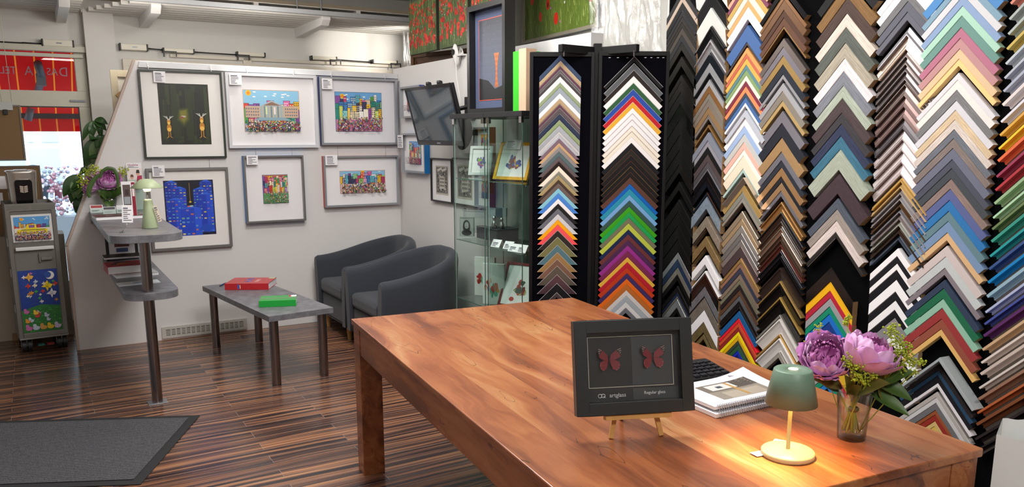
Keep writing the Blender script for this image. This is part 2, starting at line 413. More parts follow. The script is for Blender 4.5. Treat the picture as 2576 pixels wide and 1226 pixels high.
# ================================================================== black wall board with frame corner samples
H0 = .0
def corner_mats():
    mats = {}
    def objcol(t): return t.n('Attribute', _attribute_name='Col').outputs['Color']
    def base(name, rough, metal, var, bump=None, spec=.5, coat=0):
        t = NT(name); oc = objcol(t)
        nz = t.n('TexNoise', Vector=t.coord(scale=(60, 60, 60)), Scale=1.0, Detail=3.0)
        f = t.n('MapRange', Value=nz.outputs[0], To__Min=1 - var, To__Max=1 + var)
        t.set(Base__Color=t.mix(1.0, oc, f.outputs[0], 'MULTIPLY'), Roughness=rough, Metallic=metal, Specular__IOR__Level=spec, Coat__Weight=coat)
        if bump: n2 = t.n('TexNoise', Vector=t.coord(scale=(180, 180, 180)), Scale=1.0); t.bump(n2.outputs[0], bump, .001)
        return t.m
    mats['m'] = base('painted_moulding', .55, 0, .03, .05, .22)
    mats['g'] = base('lacquered_moulding', .16, 0, .04)
    mats['s'] = base('silver_leaf_moulding', .3, .7, .05, .02)
    mats['k'] = base('bronze_leaf_moulding', .36, .45, .1, .03)
    # wood: grain runs along both arms of the corner
    t = NT('open_grain_moulding'); c = t.coord(); sp = t.n('SeparateXYZ', Vector=c)
    ax = t.math('ABSOLUTE', sp.outputs[0]); along = t.math('SUBTRACT', ax, sp.outputs[2]); across = t.math('ADD', ax, sp.outputs[2])
    cv = t.n('CombineXYZ', X=t.math('MULTIPLY', along, 12.0), Y=t.math('MULTIPLY', across, 330.0), Z=t.math('MULTIPLY', sp.outputs[1], 200.0))
    nz = t.n('TexNoise', Vector=cv.outputs[0], Scale=1.0, Detail=3.0, Roughness=.65)
    f = t.n('MapRange', Value=nz.outputs[0], From__Min=.3, From__Max=.7, To__Min=.62, To__Max=1.22)
    t.set(Base__Color=t.mix(1.0, objcol(t), f.outputs[0], 'MULTIPLY'), Roughness=.6, Specular__IOR__Level=.22); t.bump(nz.outputs[0], .3, .001); mats['w'] = t.m
    t = NT('stone_effect_moulding'); nz = t.n('TexNoise', Vector=t.coord(), Scale=45.0, Detail=6.0, Roughness=.7)
    f = t.n('MapRange', Value=nz.outputs[0], From__Min=.3, From__Max=.7, To__Min=.7, To__Max=1.2)
    t.set(Base__Color=t.mix(1.0, objcol(t), f.outputs[0], 'MULTIPLY'), Roughness=.3, Metallic=.25); mats['t'] = t.m
    mats['lip_g'] = pm('gold_lip', 'D6A95A', .25, .8, noise=.08); mats['lip_s'] = pm('silver_lip', 'D8D8DC', .2, .8, noise=.05)
    mats['lip_w'] = pm('white_lip', 'E8E6E8', .4, noise=.02); mats['lip_o'] = pm('rust_lip', '8A5436', .4, .3, noise=.1)
    return mats
CM = corner_mats()
LABEL_STRIP = pm('stick_on_label', '6E675F', .6, noise=.2, nscale=90)
def corner_mesh(w, H, L, end, fin, color, lip, prof):
    """two mitred lengths of moulding meeting at 90 degrees; apex up, x along the wall, front at -y"""
    lw = min(.006, w * .22)
    if prof == 'flat': pr = [(0, 0), (0, H * .93), (.0012, H), (w - .0012, H), (w, H * .93), (w, 0)]; li = {}
    elif prof == 'scoop': pr = [(0, 0), (0, H), (w * .1, H), (w * .25, H * .82), (w * .6, H * .62), (w * .88, H * .5), (w, H * .52), (w, 0)]; li = {}
    elif prof == 'reverse': pr = [(0, 0), (0, H * .45), (w * .55, H * .72), (w * .8, H * .98), (w * .93, H), (w, H * .9), (w, 0)]; li = {}
    elif prof == 'ridge': pr = [(0, 0), (0, H * .9), (w * .06, H), (w * .2, H), (w * .3, H * .72), (w * .75, H * .6), (w * .85, H * .68), (w, H * .62), (w, 0)]; li = {}
    elif prof == 'slope': pr = [(0, 0), (0, H), (w * .08, H), (w, H * .55), (w, 0)]; li = {}
    elif prof == 'float': pr = [(0, 0), (0, H), (w * .26, H), (w * .26, H * .3), (w * .5, H * .3), (w * .5, H * .42), (w * .62, H * .42), (w * .62, H * .3), (w, H * .3), (w, 0)]; li = {7: 3}
    if lip == 'in': pass
    n = len(pr); m = MB().color(color)
    if lip:
        k = lip[0]
        if k == 'o':   # outer lip line
            i = next(i for i in range(n) if pr[i][1] >= H * .9 and pr[i][0] >= 0 and i > 0)
            pr.insert(i + 1, (min(lw, w * .3) if pr[i][0] < lw else pr[i][0] + lw * .5, pr[i][1])); li = {i: 2}
        elif k == 'i':  # inner lip: last front facet
            j = n - 2; pr.insert(j, (w - lw, pr[j - 1][1] if prof == 'flat' else pr[j][1] + (pr[j - 1][1] - pr[j][1]) * .2)); li = {j: 2}
        n = len(pr)
    def pt(side, u, h, endp):
        s = u if not endp else (L if end == 'p' else L + u if end == 'v' else max(L - u, u + .001))
        return (side * (s / SQ2 - u / SQ2), -h, -(s / SQ2 + u / SQ2))
    for side in (1, -1):
        v = [pt(side, u, h, 0) for u, h in pr] + [pt(side, u, h, 1) for u, h in pr]
        for i in range(n - 1):
            f = (i, i + 1, n + i + 1, n + i)
            m.add([v[q] for q in (f if side == -1 else f[::-1])], [(0, 1, 2, 3)], li.get(i, 0))
        cap = tuple(range(n, 2 * n)); m.add(v[n:], [tuple(range(n - 1, -1, -1)) if side == 1 else tuple(range(n))], 1)
        bk = [v[0], v[n - 1], v[2 * n - 1], v[n]]; m.add(bk, [(0, 1, 2, 3) if side == 1 else (3, 2, 1, 0)], 1)
    return m
FIN = 'mgskwt'
CORNER_MATS = lambda fin, lip: [CM[fin], M_WOODRAW, CM['lip_' + (lip[1] if lip else 's')], LABEL_STRIP]
SPECS = []

def place_corners(data, plane_p, plane_n, right, L, end, group, where, board_off, prof='flat', H=.022, apex_x=None, tip=False):
    """data rows: y colour finish name [w=] [H=] [lip=] [prof=] [end=] [L=]; y = height of the corner's outer point in the photo"""
    rows = []
    for ln in data.strip().splitlines():
        t = ln.split(); kw = dict(x.split('=') for x in t[4:]); rows.append((float(t[0]), t[1], t[2], t[3].replace('_', ' '), kw))
    nrm = Vector(plane_n); rt = Vector(right); rz = math.atan2(rt.y, rt.x)
    pts = []
    for y, c, f, nm, kw in rows:
        h = float(kw.get('H', H)); x = apex_x(y)
        pts.append(onpl(x, y, Vector(plane_p) - nrm * h, nrm))
    seen = {}
    for i, (y, c, f, nm, kw) in enumerate(rows):
        h = float(kw.get('H', H))
        pitch = (pts[i].z - pts[i + 1].z) if i + 1 < len(rows) else .03
        w = float(kw['w']) if 'w' in kw else min(max(pitch / SQ2 * .985, .006), .06)
        LL = float(kw.get('L', L))
        pos = pts[i] + nrm * (h - .0004)
        if tip: pos = pos + rt * (LL / SQ2) + Vector((0, 0, LL / SQ2))
        x = apex_x(y); dist = (pts[i] - CAM).length
        armpx = LL / SQ2 * F / dist; vis = max(.05, min(1, (y + armpx - 0) / armpx)) if y < 0 else 1
        if x > 2400: vis *= .8
        dim = .75 if max(lin(c)[:3]) < .02 else 1
        SPECS.append(dict(score=w * F / dist * armpx * vis * dim, mesh=corner_mesh(w, h, LL, kw.get('end', end), f, c, kw.get('lip'), kw.get('prof', prof)),
            fin=f, lip=kw.get('lip'), pos=pos, rz=rz, group=group, nth=len(SPECS),
            label='%s frame corner, %s from top, %s' % (nm, ordinal(i), where)))

BX = 2.735
pw = dict(plane_p=(BX, 0, 0), plane_n=(1, 0, 0), right=(0, -1, 0), board_off=0)
def lin_x(xa, ya, xb, yb): return lambda y: xa + (xb - xa) * (y - ya) / (yb - ya)
C1 = '''
-28 2C2C2E m dark_grey
-10 BBAA9A m beige_edged end=v
6 1A1C1E m black
27 232428 m charcoal lip=os
42 2E2A27 w textured_black
56 282522 w dark_brown
70 453F39 m umber
88 27282B m charcoal
106 22201C w black_brown w=.030
142 1E1D19 w brownish_black w=.036
188 181513 m blackish_brown
206 181512 w black
232 0E0E0E w pitch_black
262 101011 g glossy_black
300 0D0D0D w ebony
340 0F0E0D w jet_black
378 0E0E0F m soot_black
414 100E0C w black lip=oo w=.032
458 0C0C0C w dark_black w=.032
502 0D0D0D w coal_black
532 0B0B0B m deep_black
568 0C0C0C w matt_black
602 0D0D0D m black
635 A9B0B4 s silver_grey
653 21324C m navy
673 6C6A62 m olive_grey
691 0F0E0E m black w=.024
720 100E0F m black
736 192441 m dark_navy
745 5A5A52 m grey_olive
753 AAB0B4 s light_silver
775 0B0B0C m black
'''
C2 = '''
-78 E2E2E0 m white prof=slope
-22 151618 m broad_black prof=slope
19.4 DCDED8 m broad_white prof=slope
66 0F1012 g moulded_black prof=ridge H=.034
98.7 B4B2B6 s silver_and_bronze prof=ridge H=.03
132 181C22 g blue_black H=.03
158 C2C4C8 s satin_silver
183 13151A g black prof=ridge H=.034
200 D2D4DA s bright_silver
216 8A6238 k copper_brown
235 A6A294 s champagne_silver
251 A09C90 s pewter
270 9A7E58 k bronze
289 8E8A8A s brushed_grey w=.016
314 8E6A3C k golden_brown w=.01
333 7C8290 m slate_blue H=.034
354 8E8E98 m pale_slate
370 101013 m black
388 4C4244 m brown_grey lip=og
409 7C7A80 s grey
424 A8A8B0 s light_grey w=.008
432 0F0F12 g black
447 100E0E g black_with_copper_edge lip=oo w=.034
484 181312 g black_with_rust_edge lip=oo w=.012
495 8A98A8 t blue_stone_effect lip=os w=.046
545 94877A t taupe_stone_effect lip=is w=.046
595 8C754E t golden_stone_effect lip=ig w=.044
643 ECEBEE m plain_white w=.035
682 E4E2E4 m thin_white w=.008
692 0F0D0D g black lip=oo
721 74747A t grey_stone_effect lip=is
750 7E766C t taupe_grey_stone_effect
780.6 ECEBEF m bright_white
811 7C6C48 t olive_gold lip=ig
841 8C7A52 k antique_gold
'''
C3 = '''
-72 F2A58C m salmon
-57 7A4058 m plum
-42 BFA05A m old_gold
-22 DDD8C8 m cream
0 E2A268 m orange
17 F0F0F6 m white
37.7 F4F4FA m snow_white w=.014
63.4 45669C m wide_blue
106 453F3F m dark_brown w=.010
120 E09A5C m apricot
135 BC6650 m terracotta
147 D4A850 m mustard
163 5A828A m teal
176 7F9A68 m leaf_green
190 E2DCCC m ivory
204 7A3042 m wine_red
217.5 F28A5A m coral_orange
233 384456 m dark_slate
245 44689E m denim_blue
258.6 EEEEF2 m white w=.012
277.5 B4BAC4 m blue_grey H=.03
296 ECEBEC m off_white
317 9AB2D6 m sky_blue
337.4 BFC0BC m light_grey
358 E6B4A6 m pale_pink
377 EFECE0 m cream
392 EADCC6 m beige
425 A9C4BE m sage_mint w=.014
446.7 C9BEB0 s champagne H=.05 prof=slope
461.5 C2A060 k gold H=.03
482.7 B4B2A4 s pale_silver H=.03
499.7 C2B8AE s rose_silver H=.03 w=.014
531.5 BDA890 s pink_gold
550.6 B49A78 k light_bronze
567.6 B8B2AC s satin_silver
586.7 9A9696 s grey_silver
603.6 A8A09C s warm_silver
621 6A5A5C s wide_umber
650 A5824F k golden_brown H=.028
661.7 A88068 k copper lip=os H=.028
674 5A5E78 s steel_blue lip=os H=.028
689.5 B8A490 s champagne lip=os H=.028
703.5 A8A68C s grey_green lip=os H=.028
716 2B2424 g black lip=os H=.028
730 5A4030 g dark_brown lip=os H=.028
744 8A8C92 s silver_grey lip=os H=.028
758 1C1919 g black lip=os H=.028
771.7 453F3B s anthracite lip=os H=.028 w=.007
782 1E5A90 m ocean_blue
801 E02030 m bright_red
812 C8502E m orange_red
823.6 8E2A2A m dark_red
835 F2DC12 m bright_yellow
846 D8A818 m golden_yellow
857.7 36453B m dark_green_grey
869 2E5A36 m bottle_green
882 1E2EB0 m ultramarine
893 15206A m dark_blue
'''
C4 = '''
-38 141416 g black lip=ig
-14 7A5636 k rusty_brown
0 6A4A30 k chestnut
25.7 4C3327 m dark_brown
44.5 5E4030 m cocoa
66 8A6A42 k bronze w=.008
96 8A807C s warm_grey
118 9896A0 s pewter
140 A88A55 k bronze_gold
163 252A34 m midnight_blue
187 BFC0C6 s silver w=.015
209 D2D4DA s bright_silver
229.5 B0A89C s greige
253.5 C9AC74 k pale_gold w=.018
279 9A96A0 s lilac_grey
310 252831 m ink_blue
346 B89468 k copper_gold
382 8E8A94 s lavender_grey
404 2C303A m blue_black
421.6 A98258 k copper
444.5 212328 m anthracite
459.4 A98560 k rose_bronze
480.6 8A8690 s dull_silver w=.018
508 9A7040 k layered_bronze lip=ig prof=ridge
533.6 1C191B g black lip=os prof=ridge
557 45362C g dark_walnut lip=os prof=ridge
574 A89888 s taupe_silver lip=os prof=ridge
591 7A685A s brown_silver prof=ridge
604 6A5548 s mocha prof=ridge
616 5A2F28 g mahogany prof=ridge
633 1D1F26 g black_and_silver lip=os prof=ridge
648 151518 g gloss_black prof=ridge w=.016
673.7 312623 g wide_espresso prof=scoop
707.6 A88850 k thin_gold w=.007
716 100F10 g wide_black prof=scoop
748 B08E4A k narrow_gold w=.008
757 111111 g broad_black prof=scoop
792.5 B4B0A8 s silver w=.008
803 E2DEDA m white_hollow prof=scoop H=.035
841 C09858 k gold w=.007
852 EAE8E6 m white_scooped prof=scoop H=.035
886 A8A49A t grey_stone_effect
'''
C5 = '''
-86 161518 w black lip=ig
-46 80603A w golden_brown lip=og
-6 4C3C36 w mottled_brown
34 D9CCC0 w speckled_cream
68.5 5A605A w green_grey
108 A9A292 w driftwood
147 E3DDE0 w whitewashed
180 7E828C w weathered_blue_grey
216 A8B3A4 w sage_washed
248 4C4042 w dark_plum_brown
284 3C3A3E w anthracite
312 323A54 w navy
343 3E7088 w petrol_blue
377 A5AFA0 w wide_grey_green H=.035 L=.235
437.7 45373D w wide_dark_brown H=.035 L=.235
499 525A66 w smoke_blue
527 9A918A w greige
556 D9CDC9 w pale_cream
585 2E2B29 w black_brown lip=iw w=.018
'''
C5b = '''
672.5 101011 g glossy_black H=.03
708 F0B41E m sunflower_yellow
732.5 B5283E m crimson
751 9A9A9E m grey
772 168A6A m emerald
790.7 1E6FC8 m azure_blue
811 1F3C86 m dark_blue
836 2A2A60 m indigo
862 D8B030 m yellow
908 C03045 m raspberry
926 9FA0A4 m silver_grey
944 1E8A6A m green
962 2A78C0 m blue
'''
C6 = '''
-76 F0EFF0 m white
-50 FAFAFA m pure_white
-22 76777A w ash_grey
3 5E606C m slate
30 62646F m dark_slate w=.022
68.5 B8B6BC s thin_silver prof=reverse
90.5 C9B8A8 s rose_champagne prof=reverse H=.022
125.6 857C7A s pewter prof=reverse H=.022
143.5 8A807C s smoky_silver prof=reverse H=.022
163 7C7676 s grey_silver prof=reverse H=.022
180 807878 s dull_silver prof=reverse H=.022
202 8C7E78 s bronze_silver prof=reverse H=.022
214.7 8A7C78 s antique_silver prof=reverse H=.022
242.4 866F6C s brownish_silver prof=reverse H=.022
270 8A7470 s hammered_silver prof=reverse H=.022
298 6A666A s dark_steel prof=reverse H=.022
325.6 D5C8C8 s pale_rose_silver prof=reverse H=.022
353.4 DACFCF s light_silver prof=reverse H=.022
381 DFD5D6 s bright_silver prof=reverse H=.022
411 DCD0D2 s white_silver prof=reverse H=.022
442.4 C9A25A k bright_gold prof=reverse H=.03
458 D9B77A k pale_gold prof=reverse H=.03
473.4 B5B2B4 s silver prof=reverse H=.03
489 C0BEC2 s satin_silver prof=reverse H=.03
504.4 6B5038 s dark_bronze prof=reverse H=.03
520.7 A8A8B0 s cool_silver prof=reverse H=.03
535.4 A89C9C s warm_silver prof=reverse H=.03
552.5 C8CFC4 s greenish_silver prof=reverse H=.03
569 45362C s walnut_bronze prof=reverse H=.03
587.6 5A6678 s blue_bronze prof=reverse w=.018
625.3 F0EFF2 m white end=v L=.17
645.7 1B1B21 m black end=v L=.17
663.6 F0F0F2 m white end=v L=.17
680 16171C m black end=v L=.17
704.4 F2F2F4 m broad_white end=v L=.17
735 1A1A1E m black end=v L=.17
756.6 F0F0F2 m wide_white end=v L=.17
781 16161A m black end=v L=.17
800 C8CAD2 s silver_white end=v L=.17
840 E8E8EA m white end=v L=.17
872 1A1A1E m black end=v L=.17
905 EAEAEC m white end=v L=.17
'''
C7 = '''
-98 4F8AC4 m bright_blue
-61 7FA0B4 m steel_blue
-37 D0D2D6 m pale_grey
-11 8AA2C6 m light_blue
14.7 A9D3BF m seafoam_green
40 6B948C m teal_grey
69.3 B4738A m mulberry
96 BC8F90 m dusty_rose
123 DBC09A m tan
148.5 F5CE8E m pale_yellow w=.018
183 DADADF m lilac_white
201.6 E6E2DE m cream
227 7E8082 w mid_grey
253 D3D4DA m light_grey
277.5 D8C3A2 w beige
301 D8CEC6 w greige
326 6F7680 w slate_grey
348.5 857A75 w taupe
373 6A6F82 m grey_blue
401.6 4C505E m dark_slate
424.5 444A50 m charcoal
450.6 8C7A74 w brown_taupe
476 5A6494 m violet_blue
504.4 2F74B0 m royal_blue
532 62828C m petrol_grey
557.4 7590B2 m dove_blue
586 D3AF83 m sand_yellow w=.021
618.8 C9BEBC m pinkish_greige
646.5 BEC5C6 m silver_grey
675 817980 m mauve_grey w=.019
704.4 323F56 m navy
726.4 22684A m dark_green
752.5 8FBBA6 m mint
776 96393A m brick_red
803.7 91503F m rust_brown
829 DDB26C m mustard w=.018
900 A3ACAF m silver_grey H=.055 w=.011
918.7 312C2E m dark_brown H=.026
932.5 2C4A66 m ink_blue H=.026
946 1B1B21 m black
965 E2DEE2 m white H=.03 w=.011
986.5 B2ADA9 m greige
1001 C8C8CA m light_grey
1015 6C6C70 m lead_grey
1033 94502E m fox_brown
1044.5 923028 m oxblood
1060.7 CDB272 m straw_yellow
1074 D0B055 m ochre
'''
C8 = '''
7 D08878 m salmon
46.5 A9B2B0 m green_grey
84 A8B4B2 m grey
121.5 C6B060 m yellow
159 B8C2C8 m pale_blue_grey
195 B2B8C4 m blue_grey
228 AAB2C4 m lavender_grey
262 DCD4D2 m off_white
305 DADCE6 m white
338.7 D8A850 m amber
373 E8CA3C m bright_yellow
403 E07048 m orange
443 98405A m maroon
476.7 B03A44 m red
510 96B48C m sage_green
546.8 A8D0AC m mint_green
575 6A7E54 m olive
605.5 3A9484 m sea_green
643 2A9A9C m teal
675 3A5488 m navy
709 1A80C0 m bright_blue
743.6 90B0C0 m misty_blue
784 AAB4D4 m pale_lilac
814 44529A m indigo
843 5A2E68 m purple
878 C8A884 m tan
911 DCD0C8 m ivory
939 CABBB2 m greige
975 D4CCC6 m pale_greige
1002 94705C m cocoa_brown
1038 B4623A m copper
1065.6 7E4A2E m chestnut
1103 2E2528 m dark_brown
1135 282325 m blackish_brown
'''
for data, ax, L, end, nth, kw in (
        (C1, lin_x(1716, 60, 1703, 765), .19, 'v', 'dark wall column beside stand', dict(H=.03)),
        (C2, lin_x(1788, 40, 1770, 841), .17, 'v', 'second wall column from stand', dict(H=.03)),
        (C3, lin_x(1882, 20, 1856, 890), .205, 'p', 'third wall column from stand', dict(H=.022)),
        (C4, lin_x(1973, 10, 1959, 880), .21, 'p', 'fourth wall column from stand', dict(H=.026)),
        (C5, lin_x(2131, 34, 2103, 585), .225, 'p', 'wood-grain wall column', dict(H=.028)),
        (C5b, lin_x(2091, 672, 2082, 962), .185, 'v', 'bright block above peonies', dict(H=.026)),
        (C6, lin_x(2285, 3, 2251, 800), .192, 'p', 'silver wall column', dict(H=.024)),
        (C7, lin_x(2423, 0, 2352, 1060), .222, 'p', 'big pastel wall column', dict(H=.026)),
        (C8, lin_x(2541, 7, 2457, 1038), .235, 'p', 'wall column at right picture edge', dict(H=.04, prof='float', tip=True))):
    place_corners(data, L=L, end=end, group='frame corners in ' + nth, where=nth, apex_x=ax, **pw, **kw)
# the board itself
ye = onx(1668, 500, BX).y
wbd = MB().box(BX, XR - .001, -1.2, ye, .12, 2.95).build('sample_board', pm('black_felt', '040406', .95, spec=.08, noise=.2, nscale=300, bump=.2))
tag(wbd, 'large black felt wall board covered with columns of frame corners', 'display board')
MB().box(BX - .004, XR - .001, ye, ye + .012, .12, 2.95).build('white_edge', M_WHITE, wbd)

# ================================================================== black two-winged swivel stand
SD = 4.4; SN = Vector((math.cos(R(65)), math.sin(R(65)), 0)); SRT = Vector((SN.y, -SN.x, 0)); SRZ = math.atan2(SRT.y, SRT.x)
def onst(x, y, back=0.0): return onpl(x, y, SN * (SD + back), SN)
M_STAND = pm('black_stained_wood', '0C0C0E', .5, noise=.35, nscale=18, spec=.3); M_FELT = pm('black_velvet', '04040A', .95, spec=.08, noise=.2, nscale=200)
post = onst(1504, 128, .03); st = thing('swivel_display_stand', 'black swivel stand with two tall panels of frame corners', 'display stand', (post.x, post.y, 0), SRZ)
zt = onst(1505, 109, .03).z
MB().box(-.022, .022, -.0, .044, .03, zt).build('post', M_STAND, st, .003)
MB().box(-.3, .3, -.03, .03, 0, .03).box(-.03, .03, -.3, .3, 0, .03).build('foot', M_STAND, st, .003)
wl = (SRT * 1)
for px_, s in ((1409, -1), (1605, 1)):
    tipw = onst(px_, 116, -.1); q = Matrix.Rotation(-SRZ, 4, 'Z') @ (tipw - Vector((post.x, post.y, 0)))
    a = Vector((s * .018, .02, zt - .045)); b = Vector((q.x, q.y, zt - .045)); dr = (b - a).normalized(); nn = Vector((-dr.y, dr.x, 0)) * .016
    m = MB(); pts = [a - nn, b - nn, b + nn, a + nn]
    m.prism([(p.x, p.y) for p in pts], zt - .06, zt - .018); m.build('arm', M_STAND, st, .003)
    MB().cyl((q.x - s * .02, q.y, zt - .08), (q.x - s * .02, q.y, zt - .05), .004).build('hinge_pin', M_STEEL, st)
def panel(tl, tr, nm, yb=.12):
    a = onst(*tl); b = onst(*tr); z1 = a.z; w = (b - a).length
    q = Matrix.Rotation(-SRZ, 4, 'Z') @ (a - Vector((post.x, post.y, 0)))
    x0, y0 = q.x, q.y; fr = .018
    p = MB().box(x0 + fr, x0 + w - fr, y0 + .008, y0 + .02, yb, z1 - fr).build('panel', M_FELT, st)
    m = MB().box(x0, x0 + fr, y0, y0 + .028, yb, z1).box(x0 + w - fr, x0 + w, y0, y0 + .028, yb, z1).box(x0 + fr, x0 + w - fr, y0, y0 + .028, z1 - fr - .006, z1).box(x0 + fr, x0 + w - fr, y0, y0 + .028, yb, yb + fr)
    m.build('panel_frame', M_STAND, p, .002)
    return p, x0, y0, w, z1
pa = panel((1333, 131), (1497, 127), 'left'); pb = panel((1507, 129), (1686, 128), 'right')
m = MB()
for k, fx in enumerate((.1, .24, .40, .7, .8, .91, 1.0)):
    xx = pb[1] + .02 + (pb[3] - .05) * fx * .97; m.box(xx, xx + .011, pb[2] + .0045, pb[2] + .0078, pb[4] - .034, pb[4] - .031)
m.build('staple_row', M_ALU, pb[0])
P1 = '''
138.7 3A4A66 m navy lip=iw
154 B79F7C m tan lip=iw
166.6 5E3A4C m plum lip=iw
176 5C5A5C m grey lip=iw
184 453F41 m dark_grey
193 E2E4E6 m white
208.4 8FA07C m sage lip=iw
220.8 A9B6C0 s ice_blue
234.8 E0E6EA m white
248.7 B29A78 m tan lip=iw
262.7 5E3E4C m plum lip=iw
272 5A5054 m brown_grey lip=iw
286 2C364C m navy lip=iw
303 8A9C70 m sage lip=iw
317 C4CAD2 s silver
331 BEBEC0 m light_grey
340 D6DAE4 s lilac_white end=h
349.4 7A6470 m mauve_brown end=h
360 C0A078 m tan end=h
369.6 A8A4A4 s light_grey end=h
382 53686C m petrol_grey end=h
394 5E565A m dark_grey end=h
406 1C1918 m black lip=oo end=h
417.6 EFE6D6 m cream lip=oo end=h
431.5 A6A698 s grey_green end=h
441 B8A678 k olive_gold end=h
453 453630 m dark_brown end=h
461 6A5C56 m taupe end=h
474 84C4D8 m turquoise_blue end=h
486.5 4A86D8 m blue end=h
500.4 F2F2F4 m white end=h
512.8 202023 m black end=h
525 6A6E78 m slate_grey end=h
539 D0D2D6 m light_grey end=h
553 F2A816 m orange_yellow end=h
565.5 F0565C m coral_red end=h
579.4 2E2825 m dark_brown lip=ow end=h
596.5 76744A m olive lip=ow end=h
616.6 527680 m teal lip=ow end=h
635 A98A58 k gold lip=ow end=h
652 8E7668 s taupe lip=ow end=h
669 6C6E66 s green_grey lip=ow end=h
691 6A5460 s plum_grey lip=ow end=h
712.7 33353A s charcoal lip=ow end=h
736 6E646A s mauve_grey lip=ow end=h
'''
P2 = '''
141.8 151618 m black lip=ow w=.019
158.9 5A5E62 m grey lip=ow
176 282321 m dark_brown lip=ow
191.4 F0EFEE m white lip=ow
208.4 2F5C3A m green lip=ow
224 2C4CA4 m blue lip=ow
241 C0202C m red lip=ow
256.5 E6AE38 m yellow lip=ow
272 F2F2F4 m white
286 F0F0F2 m white lip=oo
301.4 EEEFF2 m white lip=oo
317 EEE9DC m cream lip=oo
330.8 ECE6D6 m ivory lip=oo
344.8 F0EFEE m white
360 16171A m black
375.8 23221F m dark_grey lip=oo
389.7 161518 m black lip=oo
405 141416 m matt_black lip=oo
419 161618 m black lip=og
433 1A1615 m brownish_black lip=oo
447 5A3C34 m brown lip=oo
463 1262B8 m cobalt_blue
475.6 2A90AC m turquoise
491 74A6D8 m sky_blue
505 34544C m dark_teal
520.6 3AA018 m grass_green
534.5 1EA050 m emerald_green
548.4 73735A m olive
562.4 B8C44A m lime
578 17274C m navy
590 6A3436 m maroon
604 4C2850 m aubergine
618 96308A m magenta
632 7A2A50 m wine
647.6 E0B040 m yellow
660 B82030 m red
674 C03A18 m orange_red
688 402E62 m indigo
702 E46A18 m orange
716 BC6A2C m copper_orange
731 D2CCCA m pale_grey
745 A4ACB4 m blue_grey
760.7 D6D4D4 m white_grey
775 6C6E74 m lead_grey
'''
fp = SN * (SD + .008)
place_corners(P1, fp, SN, SRT, .158, 'v', 'frame corners on the left stand panel', 'left stand panel', 0, H=.014, apex_x=lin_x(1410, 139, 1400.5, 736))
place_corners(P2, fp, SN, SRT, .225, 'p', 'frame corners on the right stand panel', 'right stand panel', 0, H=.014, apex_x=lin_x(1596, 142, 1574, 775))

# the 290 largest are things of their own, the slivers left over are one object
SPECS.sort(key=lambda q: -q['score'])
KEEP = 292
for q in sorted(SPECS[:KEEP], key=lambda q: q['nth']):
    o = q['mesh'].build('frame_corner', CORNER_MATS(q['fin'], q['lip']))
    o.location = q['pos']; o.rotation_euler = (0, 0, q['rz']); tag(o, q['label'], 'frame sample', q['group'])
rest = MB(); rmats = [CM[k] for k in FIN] + [M_WOODRAW, CM['lip_g'], CM['lip_s'], CM['lip_w'], CM['lip_o'], LABEL_STRIP]
for q in SPECS[KEEP:]:
    T = Matrix.Translation(q['pos']) @ Matrix.Rotation(q['rz'], 4, 'Z'); off = len(rest.v); m = q['mesh']
    mp = {0: FIN.index(q['fin']), 1: 6, 2: 7 + 'gswo'.index(q['lip'][1] if q['lip'] else 's'), 3: 11}
    rest.v += [T @ p for p in m.v]; rest.f += [[off + i for i in f] for f in m.f]; rest.mi += [mp[i] for i in m.mi]; rest.col += m.col; rest.sm += m.sm
o = rest.build('small_frame_corners', rmats)
tag(o, 'narrow slivers of frame corners between the larger samples on wall and stand', 'frame samples', kind='stuff')
# ================================================================== big wooden work table
def table_wood():
    t = NT('acacia_wood'); c = t.coord()
    sp = t.n('SeparateXYZ', Vector=c)
    brd = t.math('FLOOR', t.math('MULTIPLY', t.math('ADD', sp.outputs[0], t.math('MULTIPLY', sp.outputs[2], .6)), 6.2))
    wn = t.n('TexWhiteNoise', _noise_dimensions='1D', W=brd)
    seed = t.math('MULTIPLY', wn.outputs[0], 13.0)
    warp = t.n('TexNoise', _noise_dimensions='4D', Vector=t.coord(scale=(4, 1.1, 4)), W=seed, Scale=1.0, Detail=3.0)
    cx = t.n('CombineXYZ', X=t.math('ADD', t.math('MULTIPLY', sp.outputs[0], 9.0), t.math('MULTIPLY', warp.outputs[0], 5.0)), Y=t.math('MULTIPLY', sp.outputs[1], .9), Z=t.math('ADD', t.math('MULTIPLY', sp.outputs[2], 9.0), seed))
    nz = t.n('TexNoise', Vector=cx.outputs[0], Scale=1.0, Detail=5.0, Roughness=.58)
    fine = t.n('TexNoise', Vector=t.coord(scale=(190, 9, 190)), Scale=1.0, Detail=3.0)
    v = t.math('ADD', nz.outputs[0], t.math('MULTIPLY', t.math('SUBTRACT', fine.outputs[0], .5), .10))
    v = t.math('ADD', v, t.math('MULTIPLY', t.math('SUBTRACT', wn.outputs[0], .5), .10))
    col = t.ramp(v, [(.26, '5A3320'), (.40, '80482B'), (.50, '955835'), (.60, 'A3683F'), (.70, 'AE7C52'), (.78, 'C09A70')])
    crk = t.n('TexNoise', Vector=t.coord(scale=(14, 3.0, 14)), Scale=1.0, Detail=2.0)
    line = t.math('LESS_THAN', t.math('ABSOLUTE', t.math('SUBTRACT', crk.outputs[0], .655)), .0035)
    col = t.mix(t.math('MULTIPLY', line, .65), col, lin('3A1E12'))
    t.set(Base__Color=col, Roughness=.27, Specular__IOR__Level=.5, Coat__Weight=.15, Coat__Roughness=.2); t.bump(fine.outputs[0], .04, .001); return t.m
M_TABLE = table_wood()
TX0, TX1, TY0, TY1, TZ = .876, 2.091, 1.352, 3.698, .76
tb = thing('work_table', 'large reddish wooden work table in the foreground', 'table', ((TX0 + TX1) / 2, (TY0 + TY1) / 2, 0))
hx, hy = (TX1 - TX0) / 2, (TY1 - TY0) / 2
